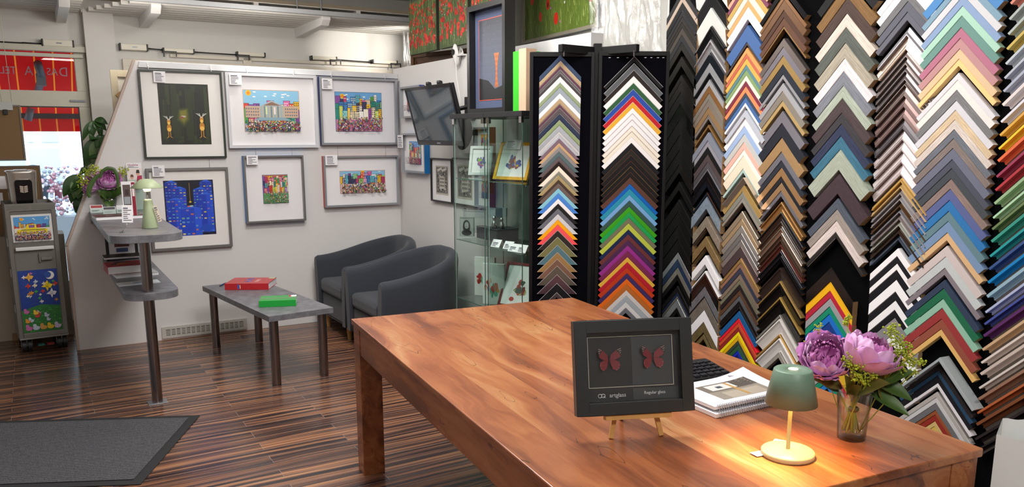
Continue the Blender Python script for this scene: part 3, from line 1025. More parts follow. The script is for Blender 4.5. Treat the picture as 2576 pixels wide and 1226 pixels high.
MB().box(-hx, hx, -hy, hy, TZ - .026, TZ).build('tabletop', M_TABLE, tb, .004, 3)
LG = .105
for sx in (-1, 1):
    for sy in (-1, 1):
        x0 = sx * (hx - .008) if sx < 0 else hx - .008 - LG; y0 = sy * (hy - .008) if sy < 0 else hy - .008 - LG
        MB().box(x0, x0 + LG, y0, y0 + LG, 0, TZ - .0265).build('leg', M_TABLE, tb, .003)
for sx in (-1, 1):
    xa = sx * (hx - .0115); MB().box(min(xa, xa - sx * .03), max(xa, xa - sx * .03), -hy + .114, hy - .114, TZ - .155, TZ - .0265).build('apron', M_TABLE, tb, .002)
for sy in (-1, 1):
    ya = sy * (hy - .0115); MB().box(-hx + .114, hx - .114, min(ya, ya - sy * .03), max(ya, ya - sy * .03), TZ - .155, TZ - .0265).build('apron', M_TABLE, tb, .002)

# ================================================================== butterfly frame on a mini easel
M_FBLK = pm('black_frame_paint', '15191A', .42, noise=.08); M_EASEL = pm('pine_strip', 'C2924F', .55, noise=.18, nscale=50)
ea = onz(1537, 1105, TZ); eb = onz(1663, 1097, TZ); ed = (eb - ea).normalized(); erz = math.atan2(ed.y, ed.x)
ec = (ea + eb) / 2
ez = thing('mini_easel', 'small pine table easel holding up the black butterfly frame', 'easel', (ec.x, ec.y, TZ), erz)
hw = (eb - ea).length / 2; LEAN = R(13)
def sbar(name, a, b, w, d, mat, parent):
    a, b = Vector(a), Vector(b); z = (b - a).normalized(); x = Vector((1, 0, 0)) - z * z.x; x.normalize(); y = z.cross(x)
    M = Matrix((( x.x, y.x, z.x, a.x), (x.y, y.y, z.y, a.y), (x.z, y.z, z.z, a.z), (0, 0, 0, 1)))
    return MB().at(M).box(-w / 2, w / 2, -d / 2, d / 2, 0, (b - a).length).build(name, mat, parent, .001)
zl = .068; tl = math.tan(LEAN)
for s in (-1, 1): sbar('leg', (s * hw, 0, .0015), (s * hw * .35, .235 * tl, .235), .014, .010, M_EASEL, ez)
sbar('rear_leg', (0, .15, .0015), (0, .235 * tl + .012, .225), .012, .008, M_EASEL, ez)
MB().at(Matrix.Translation((0, zl * tl, zl)) @ Matrix.Rotation(-LEAN, 4, 'X')).box(-.098, .098, -.036, -.006, -.012, .002).build('ledge', M_EASEL, ez, .001)
FW, FH, FD = .350, .270, .036
fo = Matrix.Translation((ec.x, ec.y, TZ)) @ Matrix.Rotation(erz, 4, 'Z') @ Matrix.Translation((0, zl * tl, zl)) @ Matrix.Rotation(-LEAN, 4, 'X') @ Matrix.Translation((0, -.0065, .0035))
fl = fo.to_translation()
fr = thing('butterfly_picture', 'deep black frame with two red butterflies standing on the table easel', 'picture frame', fl, rot=fo.to_euler())
b_ = .036; fx0, fx1 = -FW / 2 - .008, FW / 2 - .008
m = MB()
m.box(fx0, fx0 + b_, -FD, 0, 0, FH).box(fx1 - b_, fx1, -FD, 0, 0, FH).box(fx0 + b_, fx1 - b_, -FD, 0, 0, b_).box(fx0 + b_, fx1 - b_, -FD, 0, FH - b_, FH)
m.build('frame', M_FBLK, fr, .0015)
MB().box(fx0 + b_, fx1 - b_, -.006, -.002, b_, FH - b_).build('backing', pm('black_card', '101214', .7), fr)
ix0, ix1 = fx0 + b_, fx1 - b_; iw = ix1 - ix0; ih = FH - 2 * b_; g = .012
lz0, lz1 = b_ + ih * .20, FH - b_ - g
m = MB(); lx0, lx1 = ix0 + g * .7, ix1 - g * 1.2; lt = .0014
m.box(lx0, lx1, -.0078, -.0062, lz1 - lt, lz1).box(lx0, lx1, -.0078, -.0062, lz0, lz0 + lt).box(lx0, lx0 + lt, -.0078, -.0062, lz0, lz1).box(lx1 - lt, lx1, -.0078, -.0062, lz0, lz1)
m.build('cream_line', pm('cream_card_edge', 'C8C2B0', .6), fr)
mid = ix0 + iw * .5
MB().box(mid, ix1, -.0075, -.0063, b_ + .001, lz0 - .006).box(mid, lx1 - .004, -.0075, -.0063, lz0 + .004, lz1 - .004).build('lighter_half', pm('painted_glass_haze', '2A2E30', .35), fr)  # right half painted paler as the reflection haze of ordinary glass
def butterfly(cx, cz, s):
    bt = MB()
    for sx in (-1, 1):
        T = lambda pts: [(cx + sx * p[0] * s, -.014 - abs(p[0]) * s * .25, cz + p[1] * s) for p in (pts if sx < 0 else pts[::-1])]
        bt.color('6E1420'); bt.poly(T([(.05, .0), (.12, .35), (.55, .75), (.80, .82), (.84, .65), (.72, .2), (.4, .02)]))
        bt.poly(T([(.05, 0), (.4, .0), (.66, -.12), (.7, -.42), (.5, -.7), (.22, -.6), (.1, -.25)]))
        bt.color('14100F'); bt.poly([(p[0], p[1] - .0004, p[2]) for p in T([(.48, .62), (.55, .75), (.80, .82), (.84, .65), (.74, .3), (.66, .45)])])
        bt.color('C9A8A0')
        for dx, dz in ((.58, .68), (.66, .72), (.74, .76), (.68, .6), (.76, .62), (.72, .48)): bt.disc(cx + sx * dx * s, cz + dz * s, .028 * s, .028 * s, -.0155 - dx * s * .25, 6)
        for dx, dz in ((.6, -.55), (.66, -.3), (.45, -.66)): bt.disc(cx + sx * dx * s, cz + dz * s, .02 * s, .02 * s, -.0150 - dx * s * .25, 6)
    b = bt.build('butterfly', M_ART, fr)
    MB().tube([(cx, -.016, cz - .3 * s), (cx, -.018, cz), (cx, -.016, cz + .3 * s)], [.0012, .0022, .0014], 6).build('body', M_BLACK, b)
    MB().tube([(cx, -.007, cz), (cx, -.018, cz)], .0006, 5).build('pin', M_STEEL, b)
butterfly(ix0 + iw * .25, b_ + ih * .60, .043); butterfly(ix0 + iw * .72, b_ + ih * .61, .043)
M_LET = pm('pale_lettering', 'C9CACB', .5)
T0 = Matrix.Translation((0, -.0078, 0))
text_mesh('lettering', 'artglass', .0165, M_LET, fr, Matrix.Translation((ix0 + iw * .335, -.0078, b_ + ih * .085)))
text_mesh('lettering', 'Regular glass', .0125, M_LET, fr, Matrix.Translation((ix0 + iw * .735, -.0082, b_ + ih * .10)))
lg = MB(); cxl, czl = ix0 + iw * .165, b_ + ih * .085
for k, dx in enumerate((-.006, .004)):
    ring = [(cxl + dx + .0052 * math.cos(a), -.0080, czl + .0052 * math.sin(a)) for a in [2 * math.pi * i / 16 for i in range(16)]]
    lg.tube(ring, .0011, 5, closed=True)
lg.tube([(cxl + .004, -.008, czl - .001), (cxl + .0105, -.008, czl - .006)], .0011, 5); lg.tube([(cxl - .001, -.008, czl + .005), (cxl - .001, -.008, czl - .005)], .001, 5)
lg.build('logo', M_LET, fr)
MB().box(ix0, ix1, -.030, -.0285, b_, FH - b_).build('glazing', glass_mat('picture_glazing', 'FFFFFF', 0, .96), fr)

# ================================================================== sage table lamp
M_SAGE = pm('sage_lacquer', '6C8774', .42, noise=.04); M_SAGEL = pm('pale_sage_lacquer', 'BDB98F', .4, noise=.03); M_GLOW = emit_mat('warm_led', 'FFD9A0', 14)
lp = onz(1981, 1146, TZ); lamp = thing('table_lamp', 'lit sage green cordless lamp on the wooden table beside the peonies', 'lamp', (lp.x, lp.y, TZ), R(20))
MB().lathe([(0, 0), (.069, 0), (.071, .003), (.071, .012), (.068, .0155), (.02, .019), (0, .0192)], 48).build('base', M_SAGEL, lamp)
MB().box(-.006, .006, -.004, .004, .018, .225).build('stem', M_SAGEL, lamp, .0015)
sh = MB().lathe([(.0125, .246), (.047, .246), (.0505, .243), (.069, .150), (.067, .150), (.048, .241), (.0125, .243)], 48, closed=True).build('shade', M_SAGE, lamp)
MB().lathe([(0, .2475), (.0125, .2465), (.0125, .2435), (0, .2435)], 20).build('top_light', emit_mat('top_led', 'FFE9C8', 5), sh)
MB().lathe([(0, .2265), (.03, .2265), (.03, .234), (0, .236)], 28).build('led_disc', M_GLOW, lamp)
tg = MB(); 
tg.at(Matrix.Translation((.03, .035, .003)) @ Matrix.Rotation(R(12), 4, 'Z')).box(0, .06, 0, .032, 0, .0006)
tg.at(Matrix.Translation((-.075, .05, .003)) @ Matrix.Rotation(R(-20), 4, 'Z')).box(0, .062, 0, .03, 0, .0006)
tg.at(Matrix.Identity(4)); tgo = tg.build('price_tag', M_PAPER, lamp)
MB().tube([(.004, .005, .03), (.02, .03, .012), (.035, .04, .004)], .0005, 5).build('string', M_PAPER, tgo)
pl = bpy.data.lights.new('lamp_glow', 'SPOT'); pl.energy = 17; pl.color = (1, .52, .15); pl.shadow_soft_size = .025; pl.spot_size = R(150); pl.spot_blend = .6
po_ = bpy.data.objects.new('lamp_glow', pl); COL.objects.link(po_); po_.location = (lp.x, lp.y, TZ + .205)

# ================================================================== glass tumbler with peonies and lady's mantle
vb = onz(2141, 1103, TZ); vz = TZ
va = thing('glass_vase', 'clear glass tumbler vase of flower stems on the wooden table', 'vase', (vb.x, vb.y, vz), 0)
M_VG = vessel_mat('tumbler_glass', 'F8FAF8', '8C9A94')
MB().lathe([(0, .0), (.036, 0), (.039, .003), (.0425, .075), (.0485, .142), (.0488, .145), (.0472, .145), (.0462, .140), (.0402, .075), (.0368, .012), (0, .010)], 40).build('tumbler', M_VG, va)
random.seed(4)
M_STEM = pm('stem_green', 'A6B53C', .5, noise=.15); M_LEAF = pm('leaf_green', '3F5A24', .45, noise=.2, nscale=40); M_LEAFB = pm('leaf_olive', '5E5A24', .5, noise=.2, nscale=40)
def petal_mat(nm, a, b):
    t = NT(nm); c = t.coord(); nz = t.n('TexNoise', Vector=c, Scale=35.0, Detail=3.0)
    t.set(Base__Color=t.mix(nz.outputs[0], lin(a), lin(b)), Roughness=.6, Subsurface__Weight=.15, Subsurface__Radius=(.01, .005, .006), Sheen__Weight=.2); return t.m
M_PET = petal_mat('peony_petal', 'D88FD0', 'EDB6E8'); M_PET2 = petal_mat('peony_petal_pale', 'DFA4DA', 'F0CAEC'); M_PET3 = petal_mat('peony_petal_deep', 'C468B2', 'DB92D0')
M_YG = pm('ladys_mantle_yellow', 'A3B22A', .6, noise=.25, nscale=90)
def bloom_mesh(r, seed, up):
    """many cupped petals around a core; opens along +z then tilted to 'up'"""
    rnd = random.Random(seed); m = MB(); Q = Vector((0, 0, 1)).rotation_difference(Vector(up).normalized()).to_matrix().to_4x4()
    layers = [(1.0, 6, 84, .70, .16), (.95, 6, 98, .66, .10), (.87, 7, 110, .58, .06), (.76, 8, 120, .52, .03), (.64, 9, 127, .46, .0), (.50, 9, 132, .44, .0), (.36, 8, 140, .44, .0)]
    for li, (Rl, n, pmax, wd, flare) in enumerate(layers):
        for k in range(n):
            a = 2 * math.pi * (k + .5 * (li % 2) + rnd.uniform(-.2, .2)) / n; RR = r * Rl * rnd.uniform(.94, 1.05); pm_ = R(pmax + rnd.uniform(-10, 9)); wv = rnd.uniform(0, 6.28); ww = wd * rnd.uniform(.85, 1.1)
            def fn(u, v, RR=RR, pm_=pm_, wv=wv, ww=ww, flare=flare, a=a):
                s_ = (v - .5) * 2; ph = R(12) + (pm_ - R(12)) * u * (1 - .06 * s_ * s_)
                half = ww * (.35 + .65 * min(1, u / .5)) * (1 if u < .6 else 1 - .55 * ((u - .6) / .4) ** 2)
                th = a + s_ * half; ruf = r * .035 * u * u * math.sin(s_ * 6 + wv) + r * .018 * u * u * math.sin(s_ * 15 + 2 * wv)
                rad = RR * (1 - .04 * s_ * s_) + ruf + flare * r * max(0, u - .55) ** 2 * 4
                return (rad * math.sin(ph) * math.cos(th), rad * math.sin(ph) * math.sin(th), -rad * math.cos(ph) * .92)
            m.grid(fn, 8, 8, m=(0 if li < 2 else 1 if li < 4 else 2))
    m.v = [Q @ p for p in m.v]; return m
def peony(center, r, seed, up, label, group, foot, root=None):
    t = thing('peony', label, 'flower', center, 0, group)
    bloom_mesh(r, seed, up).build('bloom', [M_PET, M_PET2, M_PET3], t)
    f = Vector(foot) - Vector(center); u = -Vector(up).normalized() * r * .55
    MB().tube([u * .8, u * 1.1 + f * .12, u * .5 + f * .45, f * .75, f], [.0028] * 5, 8).build('stem', M_STEM, t)
    cal = MB()
    for k in range(4):
        a = k * 1.57; Q = Vector((0, 0, 1)).rotation_difference(Vector(up).normalized()).to_matrix()
        cal.grid(lambda uu, vv, a=a: Q @ Vector((math.cos(a) * r * .5 * uu - math.sin(a) * (vv - .5) * r * .5 * math.sin(3.1 * uu + .02), math.sin(a) * r * .5 * uu + math.cos(a) * (vv - .5) * r * .5 * math.sin(3.1 * uu + .02), -r * .62 + uu * uu * r * .2)), 5, 3)
    cal.build('calyx', M_LEAF, t); return t
vc = (vb.x, vb.y, 0)
def vp(x, y, push=0.0):    # a point in the bouquet seen at the pixel, optionally nearer (+) or farther (-)
    q = upright(x, y, vc); d = (CAM - q); d.z = 0; return q + d.normalized() * push
rt_ = Vector((SA * 0 + CA, SA, 0)); view = Vector((-SA, CA, 0))
foot = lambda a: (vb.x + .02 * math.cos(a), vb.y + .02 * math.sin(a), TZ + .022)
peony(vp(2080, 888, .02), .074, 1, (-view * .75 + Vector((-.15, .1, .75))), 'pink peony at the left of the bouquet in the glass tumbler', 'peonies on the wooden table', foot(.3))
peony(vp(2196, 880, .0), .080, 7, (-view * .25 + Vector((.35, -.05, .9))), 'pale pink peony at the right of the bouquet in the glass tumbler', 'peonies on the wooden table', foot(2.4))
def sprig(tops, spread, foot_, label, seed, n=90, r=.0026, group="lady's mantle sprigs on the wooden table"):
    rnd = random.Random(seed); c0 = sum((Vector(p) for p in tops), Vector()) / len(tops)
    t = thing('flower_sprig', label, 'flower', c0, 0, group); m = MB(); st = MB(); f = Vector(foot_) - c0
    hub = f * .35
    st.tube([f, f * .7, hub], .0016, 6)
    for p in tops:
        q = Vector(p) - c0; st.tube([hub, hub * .4 + q * .5, q], .0009, 5)
        for k in range(int(n / len(tops))):
            d = Vector((rnd.gauss(0, 1), rnd.gauss(0, 1), rnd.gauss(0, .8))); d = d.normalized() * spread * rnd.random() ** .5
            m.ball(q + d, r * rnd.uniform(.7, 1.35), 6, 4)
            if k % 5 == 0: st.tube([q, q + d], .0004, 4)
    m.build('florets', M_YG, t)['kind'] = 'stuff'; st.build('stem', M_STEM, t); return t
sprig([vp(2135, 900, .05), vp(2150, 880, .05), vp(2168, 905, .05), vp(2160, 935, .05), vp(2150, 915, .05)], .022, foot(1), "yellow-green lady's mantle sprig between the two pink peonies", 11, 240)
sprig([vp(2245, 830, .0), vp(2260, 860, .0), vp(2250, 890, .0), vp(2275, 880, .0), vp(2285, 905, 0), vp(2240, 905, .0), vp(2262, 925, .0)], .024, foot(5), "large yellow-green lady's mantle sprig right of the pale pink peony", 12, 420)
sprig([vp(2300, 920, -.02), vp(2318, 918, -.02), vp(2300, 942, -.02)], .013, foot(5.5), "small yellow-green sprig at the far right of the bouquet", 13, 60)
sprig([vp(2060, 828, -.04), vp(2055, 842, -.04), vp(2035, 870, -.03), vp(2028, 872, -.03)], .012, foot(3), "small yellow-green sprig sticking out left of the left peony", 14, 80)
sprig([vp(2133, 808, -.05), vp(2128, 820, -.05)], .010, foot(4), "small yellow-green sprig rising above and between the peonies", 15, 50)
sprig([vp(2170, 945, .05), vp(2195, 935, .05), vp(2180, 955, .04)], .014, foot(2), "drooping yellow-green sprig under the pale pink peony", 16, 90)
def leaf_mesh(m, base, tip, width, sag=.01, nrm=(0, 0, 1), fold=.25, mi=0):
    b, t = Vector(base), Vector(tip); ax = t - b; L_ = ax.length; side = ax.cross(Vector(nrm)).normalized(); up = side.cross(ax).normalized()
    def fn(u, v):
        s_ = (v - .5) * 2; w_ = width * math.sin(math.pi * u ** .8) ** .9 if 0 < u < 1 else 0
        return b + ax * u + side * s_ * w_ * .5 + up * (abs(s_) * w_ * fold - sag * (math.sin(math.pi * u)) * -1)
    return m.grid(fn, 10, 4, mi)
lv = thing('leaf_collar', 'dark green peony leaves around the rim of the glass tumbler', 'leaves', (vb.x, vb.y, TZ + .15), 0)
VC = Vector((vb.x, vb.y, TZ + .15))
for (bx, by, tx, ty, wd, pu, mi) in ((2120, 975, 2045, 948, .035, .03, 1), (2130, 990, 2125, 930, .035, .055, 1), (2150, 985, 2240, 950, .05, .06, 1), (2190, 985, 2290, 1035, .035, .05, 0),
                                  (2180, 970, 2300, 935, .045, .0, 0), (2200, 960, 2296, 1010, .04, .0, 0), (2210, 975, 2236, 1020, .03, .02, 1), (2110, 985, 2065, 965, .03, .0, 0), (2140, 1000, 2170, 960, .04, .05, 1)):
    m = MB(); b0, t0 = vp(bx, by, pu * .4) - VC, vp(tx, ty, pu) - VC
    leaf_mesh(m, b0, t0, wd * 1.3, .006, (-view * .6 + Vector((0, 0, .8))), .18); m.build('leaf', [M_LEAF if mi == 0 else M_LEAFB], lv)
stt = MB()
for k in range(16):
    a = k * 2.4; r1 = .028 * (k % 5 + 1) / 5; r2 = .026 * ((k * 3) % 5 + 1) / 5
    stt.tube([(r1 * math.cos(a), r1 * math.sin(a), -.128), (r1 * .25 * math.cos(a), r1 * .25 * math.sin(a), -.065), (r2 * math.cos(a + 2.6), r2 * math.sin(a + 2.6), .0)], .0021, 6)
stt.build('stems', M_STEM, lv)['kind'] = 'stuff'
MB().lathe([(.012, -.068), (.015, -.064), (.015, -.058), (.012, -.055)], 14).build('tie', M_LEAFB, lv)

# ================================================================== calculator and spiral catalogues
kx, ky = 1.745, 2.245
cal = thing('calculator', 'black big-button desk calculator half hidden behind the butterfly frame', 'calculator', (kx, ky, TZ), R(-2))
MB().prism([(-.088, 0), (.088, 0), (.088, .036), (.06, .036), (-.088, .022)], -.155, .145, axis='x').build('body', M_BLACK, cal, .005, 3)
m = MB(); 
for i in range(9):
    for j in range(5):
        x0 = -.140 + i * .0305; y0 = -.078 + j * .027; zc = .0245 + (y0 + .09) * .09
        m.prism([(x0 - .0005, y0), (x0 + .024, y0), (x0 + .024, y0 + .02), (x0, y0 + .02)], zc - .003, zc + .006)
m.build('keys', pm('black_key', '202127', .3, noise=.1), cal, .0022, 2)['kind'] = 'stuff'
def catalogue(loc, rz, W, D, T, label, n, curl=0.0):
    c = thing('spiral_catalogue', label, 'catalogue', loc, rz, 'spiral catalogues on the wooden table')
    MB().box(0, W, 0.004, D, .0008, T - .0012).build('pages', M_PAPER, c)
    cv = MB(); cw = lambda u, v: (u * W, .003 + v * (D - .003), T + curl * max(0, (u - .55) / .45) ** 2 * v ** 2)
    cv.grid(cw, 14, 10); cv.build('cover', pm('cover_white', 'E4E2E8', .35, noise=.02), c)
    ph = MB(); rnd = random.Random(3)
    def pic(u0, u1, v0, v1, col, dz): 
        ph.color(col); ph.grid(lambda u, v: Vector(cw(u0 + (u1 - u0) * u, v0 + (v1 - v0) * v)) + Vector((0, 0, dz)), 8, 5)
    pic(.22, .86, .16, .78, '8A8378', .0003); pic(.22, .86, .48, .78, '6E655C', .0005); pic(.60, .86, .5, .78, '4A4540', .0006); pic(.34, .80, .16, .42, 'A59C8E', .0005); pic(.30, .62, .52, .74, 'C9CBC8', .0008); pic(.40, .47, .58, .66, '3E4650', .0010)
    pic(.55, .585, .2, .74, 'B28A4A', .0009)
    if curl: ph.build('cover_photo', M_ART, c)
    sp_ = MB()
    for i in range(n):
        x = .015 + (W - .03) * i / (n - 1)
        ring = [(x, .002 + .0075 * math.cos(a), T * .5 + (T * .5 + .005) * math.sin(a)) for a in [2 * math.pi * k / 10 for k in range(10)]]
        sp_.tube(ring, .0012, 5, closed=True)
    sp_.build('spiral_binding', M_ALU, c)
    if curl:
        text_mesh('lettering', 'Uchigl', .017, M_INK, c, Matrix.Translation((W * .80, D * .9, T + curl * .25)) @ Matrix.Rotation(R(-90), 4, 'X') @ Matrix.Rotation(R(180), 4, 'Y'), .0002)
    return c
ca_ = onz(1806, 1053, TZ); cr = R(4)
catalogue((ca_.x - .008, ca_.y - .004, TZ + .0005), cr, .345, .235, .013, 'lower spiral-bound catalogue with tan page edges under the white one', 34)
catalogue((ca_.x - .002, ca_.y + .012, TZ + .021), cr, .345, .23, .011, 'upper white spiral-bound catalogue with a grey cover photo beside the lamp', 34, .022)

# ================================================================== white paper bag at the near corner
bq = ray(2507, 1094); bp = CAM + bq * (2.02 / (bq.x * -SA + bq.y * CA))
bag = thing('paper_bag', 'white paper bag with a ragged top edge at the near table corner', 'bag', (bp.x, bp.y, 0), R(-62))
hb = bp.z; m = MB(); n = 26; rnd = random.Random(2)
def wallgrid(x0, y0, x1, y1, zt0, zt1, ruff):
    tops = [zt0 + (zt1 - zt0) * i / n + (rnd.uniform(-ruff, ruff) if 0 < i < n else 0) for i in range(n + 1)]
    m.grid(lambda u, v: (x0 + (x1 - x0) * u, y0 + (y1 - y0) * u + .003 * math.sin(u * 9 + v * 5), .002 + v * tops[int(round(u * n))]), n, 8)
wallgrid(-.0, 0, .30, 0, hb, hb - .03, .0008); wallgrid(.30, 0, .30, .13, hb - .03, hb, .003); wallgrid(.30, .13, 0, .13, hb + .035, hb + .005, .006); wallgrid(0, .13, 0, 0, hb + .005, hb, .001)
m.build('paper_body', pm('bag_paper', 'DCDEDC', .65, noise=.02), bag)
MB().box(.09, .26, -.0062, -.0048, hb - .33, hb - .14).build('printed_patch', pm('bag_print', 'C2C4C2', .6), bag)
# ================================================================== picture helpers
def S(s, off, z): return P(SX - off, -s, z)          # side wall: s runs from the corner towards the viewer
SRZW = PANG - R(90)
def onSW(x, y, off=0.0):
    q = onS(x, y, SX - off); return (-q.y, q.z)
def lines(m, x0, x1, z0, z1, y, n, rnd, first=True):
    for i in range(n):
        z = z1 - (z1 - z0) * (i + .5) / n; h = (z1 - z0) / n * (.22 if not (first and i == 0) else .34)
        m.rect(x0, x0 + (x1 - x0) * rnd.uniform(.45, 1.0), z - h, z + h, y)
def note(parent, x0, x1, z0, z1, y, seed=1, n=6, tilt=0.0, name='price_tag'):
    c = Matrix.Translation(((x0 + x1) / 2, y, (z0 + z1) / 2)) @ Matrix.Rotation(tilt, 4, 'Y'); w, h = (x1 - x0) / 2, (z1 - z0) / 2
    t = MB().at(c).box(-w, w, -.001, .001, -h, h).build(name, M_PAPER, parent)
    m = MB().at(c); lines(m, -w * .75, w * .75, -h * .85, h * .75, -.0014, n, random.Random(seed)); m.build('printed_lines', M_INK, t); return t
def picture(name, label, loc, rz, W, H, fw, depth, fmat, smat, mount, win, art, group=None, tagrect=None, cat='picture', seed=0, line=None, gloss=True, rot=None):
    """origin at the lower left corner on the wall; art(m,x0,x1,z0,z1,y) paints the print; win = (x0,x1,z0,z1) print window"""
    p = thing(name, label, cat, loc, rz, group, rot)
    m = MB()
    for a, b, c, d in ((0, fw, 0, H), (W - fw, W, 0, H), (fw, W - fw, 0, fw), (fw, W - fw, H - fw, H)):
        m.rect(a, b, c, d, -depth)
    m.poly([(fw, -depth, fw), (fw, -depth, H - fw), (fw, -depth * .35, H - fw), (fw, -depth * .35, fw)]); m.poly([(W - fw, -depth, fw), (W - fw, -depth * .35, fw), (W - fw, -depth * .35, H - fw), (W - fw, -depth, H - fw)])
    m.poly([(fw, -depth, fw), (fw, -depth * .35, fw), (W - fw, -depth * .35, fw), (W - fw, -depth, fw)]); m.poly([(fw, -depth, H - fw), (W - fw, -depth, H - fw), (W - fw, -depth * .35, H - fw), (fw, -depth * .35, H - fw)])
    m.poly([(0, -depth, 0), (0, -depth, H), (0, 0, H), (0, 0, 0)], 1); m.poly([(W, -depth, 0), (W, 0, 0), (W, 0, H), (W, -depth, H)], 1)
    m.poly([(0, -depth, H), (W, -depth, H), (W, 0, H), (0, 0, H)], 1); m.poly([(0, -depth, 0), (0, 0, 0), (W, 0, 0), (W, -depth, 0)], 1); m.poly([(0, 0, 0), (0, 0, H), (W, 0, H), (W, 0, 0)], 1)
    m.build('frame', [fmat, smat], p)
    yb = -depth * .36
    mm = MB(); x0, x1, z0, z1 = win
    mt = pm('mount_' + mount, mount, .8, noise=.015)
    mm.box(fw, W - fw, yb - .002, yb, fw, H - fw)
    mo = mm.build('mount', mt, p)
    if line:
        l = MB(); lw = .004
        for a, b, c, d in ((x0 - lw, x1 + lw, z0 - lw, z0), (x0 - lw, x1 + lw, z1, z1 + lw), (x0 - lw, x0, z0, z1), (x1, x1 + lw, z0, z1)): l.rect(a, b, c, d, yb - .0035)
        l.build('bevel_line', pm('bevel_' + line, line, .6), mo)
    a = MB(); art(a, x0, x1, z0, z1, yb - .003); a.build('print', M_ART, p)
    if tagrect: note(p, *tagrect, -depth - .002, seed)
    return p
BRIGHT = ['D8402F', 'E8B82C', '3E7FC0', '4FA34A', 'D668A0', 'F0E2C0', '8A4FA0', '3A3A60', 'E87A30', '5AB8C8', 'C23A6A', 'F4F0E8', '2A8A7A', 'B8D050']
def city(seed, sky='7EB6DC', ground='8A6AA8', rows=3, crowd=.32, pal=BRIGHT, sun=(.15, .9)):
    """generic toy town: sun, clouds, crooked houses with windows, a busy crowd along the bottom"""
    def fn(m, x0, x1, z0, z1, y):
        r = random.Random(seed); W, H = x1 - x0, z1 - z0; X = lambda u: x0 + u * W; Z = lambda v: z0 + v * H; d = [y]
        def up(): d[0] -= .00006; return d[0]
        m.color(sky); m.rect(x0, x1, z0, z1, y)
        m.color('F4F4F4')
        for k in range(9): m.disc(X(r.uniform(.05, .95)), Z(r.uniform(.82, .97)), W * .03, H * .016, up(), 8)
        m.color('F0C020'); m.disc(X(sun[0]), Z(sun[1]), W * .05, W * .05, up(), 12); m.color('F09020'); m.disc(X(sun[0]), Z(sun[1]), W * .03, W * .03, up(), 10)
        for row in range(rows):
            base = crowd + (rows - 1 - row) * .10; u = -.01
            while u < .99:
                w = r.uniform(.05, .12); h = r.uniform(.18, .40) * (1 - row * .12); c = r.choice(pal); yy = up(); u2 = min(u + w, 1)
                t = min(base + h, .97)
                m.color('26242E'); m.poly([(X(max(u - .006, 0)), yy + .00003, Z(max(base - .1, 0))), (X(min(u2 + .006, 1)), yy + .00003, Z(max(base - .1, 0))), (X(min(u2 + .006, 1)), yy + .00003, Z(t + .008)), (X(max(u - .006, 0)), yy + .00003, Z(t + .008))])
                m.color(c); m.poly([(X(max(u, 0)), yy, Z(max(base - .1, 0))), (X(u2), yy, Z(max(base - .1, 0))), (X(u2), yy, Z(t)), (X(max(u, 0)), yy, Z(t))])
                m.color(r.choice(['2A2A3A', 'F4E8A0', 'F8F8F8', '6A2030'])); yw = up()
                nx = max(1, int(w / .028)); nz = int((t - base + .1) / .05)
                for i in range(nx):
                    for j in range(nz):
                        if r.random() < .85 and u >= 0 and u2 - u > .03:
                            a = u + (u2 - u) * (i + .25) / nx; m.rect(X(a), X(a + (u2 - u) * .5 / nx), Z(base - .08 + j * .05), Z(base - .08 + j * .05 + .026), yw)
                u += w * .95
        yy = up(); m.color(ground); m.rect(x0, x1, z0, Z(crowd - .06), yy)
        for k in range(430):
            u, v = r.uniform(.02, .98), r.uniform(.012, crowd); rr = r.uniform(.007, .016); m.color('2A2830'); q_ = max(v, rr * 1.4 * W / H); m.disc(X(u), Z(q_), W * rr * 1.15, W * rr * 1.3, up(), 6); m.color(r.choice(pal + ['F2CDB0', 'F2CDB0', 'FFFFFF', 'F2CDB0']))
            m.disc(X(u), Z(max(v, rr * W / H)), W * rr * .8, W * rr * r.uniform(.8, 1.6) if v > .06 else W * rr * .8, up(), 6, a0=r.random())
    return fn
def grey_house(seed):
    def fn(m, x0, x1, z0, z1, y):
        r = random.Random(seed); W, H = x1 - x0, z1 - z0
        m.color('B9B4A6'); m.rect(x0, x1, z0, z1, y); m.color('6A6864'); m.rect(x0 + W * .06, x1 - W * .06, z0 + H * .06, z1 - H * .05, y - .0001)
        for k in range(130):
            m.color(r.choice(['2C2C2C', '4A4A48', '8E8C86', 'C8C4BA', '1C1C1C'])); u, v = r.uniform(.1, .85), r.uniform(.08, .8); w, h = r.uniform(.02, .09), r.uniform(.02, .06)
            m.rect(x0 + u * W, x0 + min(u + w, .93) * W, z0 + v * H, z0 + min(v + h, .92) * H, y - .0002 - k * 1e-6)
        m.color('D5D2C8')
        for k in range(6): m.disc(x0 + W * (.2 + .12 * k), z0 + H * (.84 + .03 * (k % 3)), W * .07, H * .05, y - .0005, 9)
        m.color('C2BEB2'); m.poly([(x0 + W * .3, y - .0006, z0 + H * .18), (x0 + W * .72, y - .0006, z0 + H * .24), (x0 + W * .72, y - .0006, z0 + H * .62), (x0 + W * .3, y - .0006, z0 + H * .66)])
        m.color('2A2A2A')
        for i in range(4):
            for j in range(3): m.rect(x0 + W * (.35 + .09 * i), x0 + W * (.40 + .09 * i), z0 + H * (.28 + .12 * j), z0 + H * (.35 + .12 * j), y - .0007)
    return fn
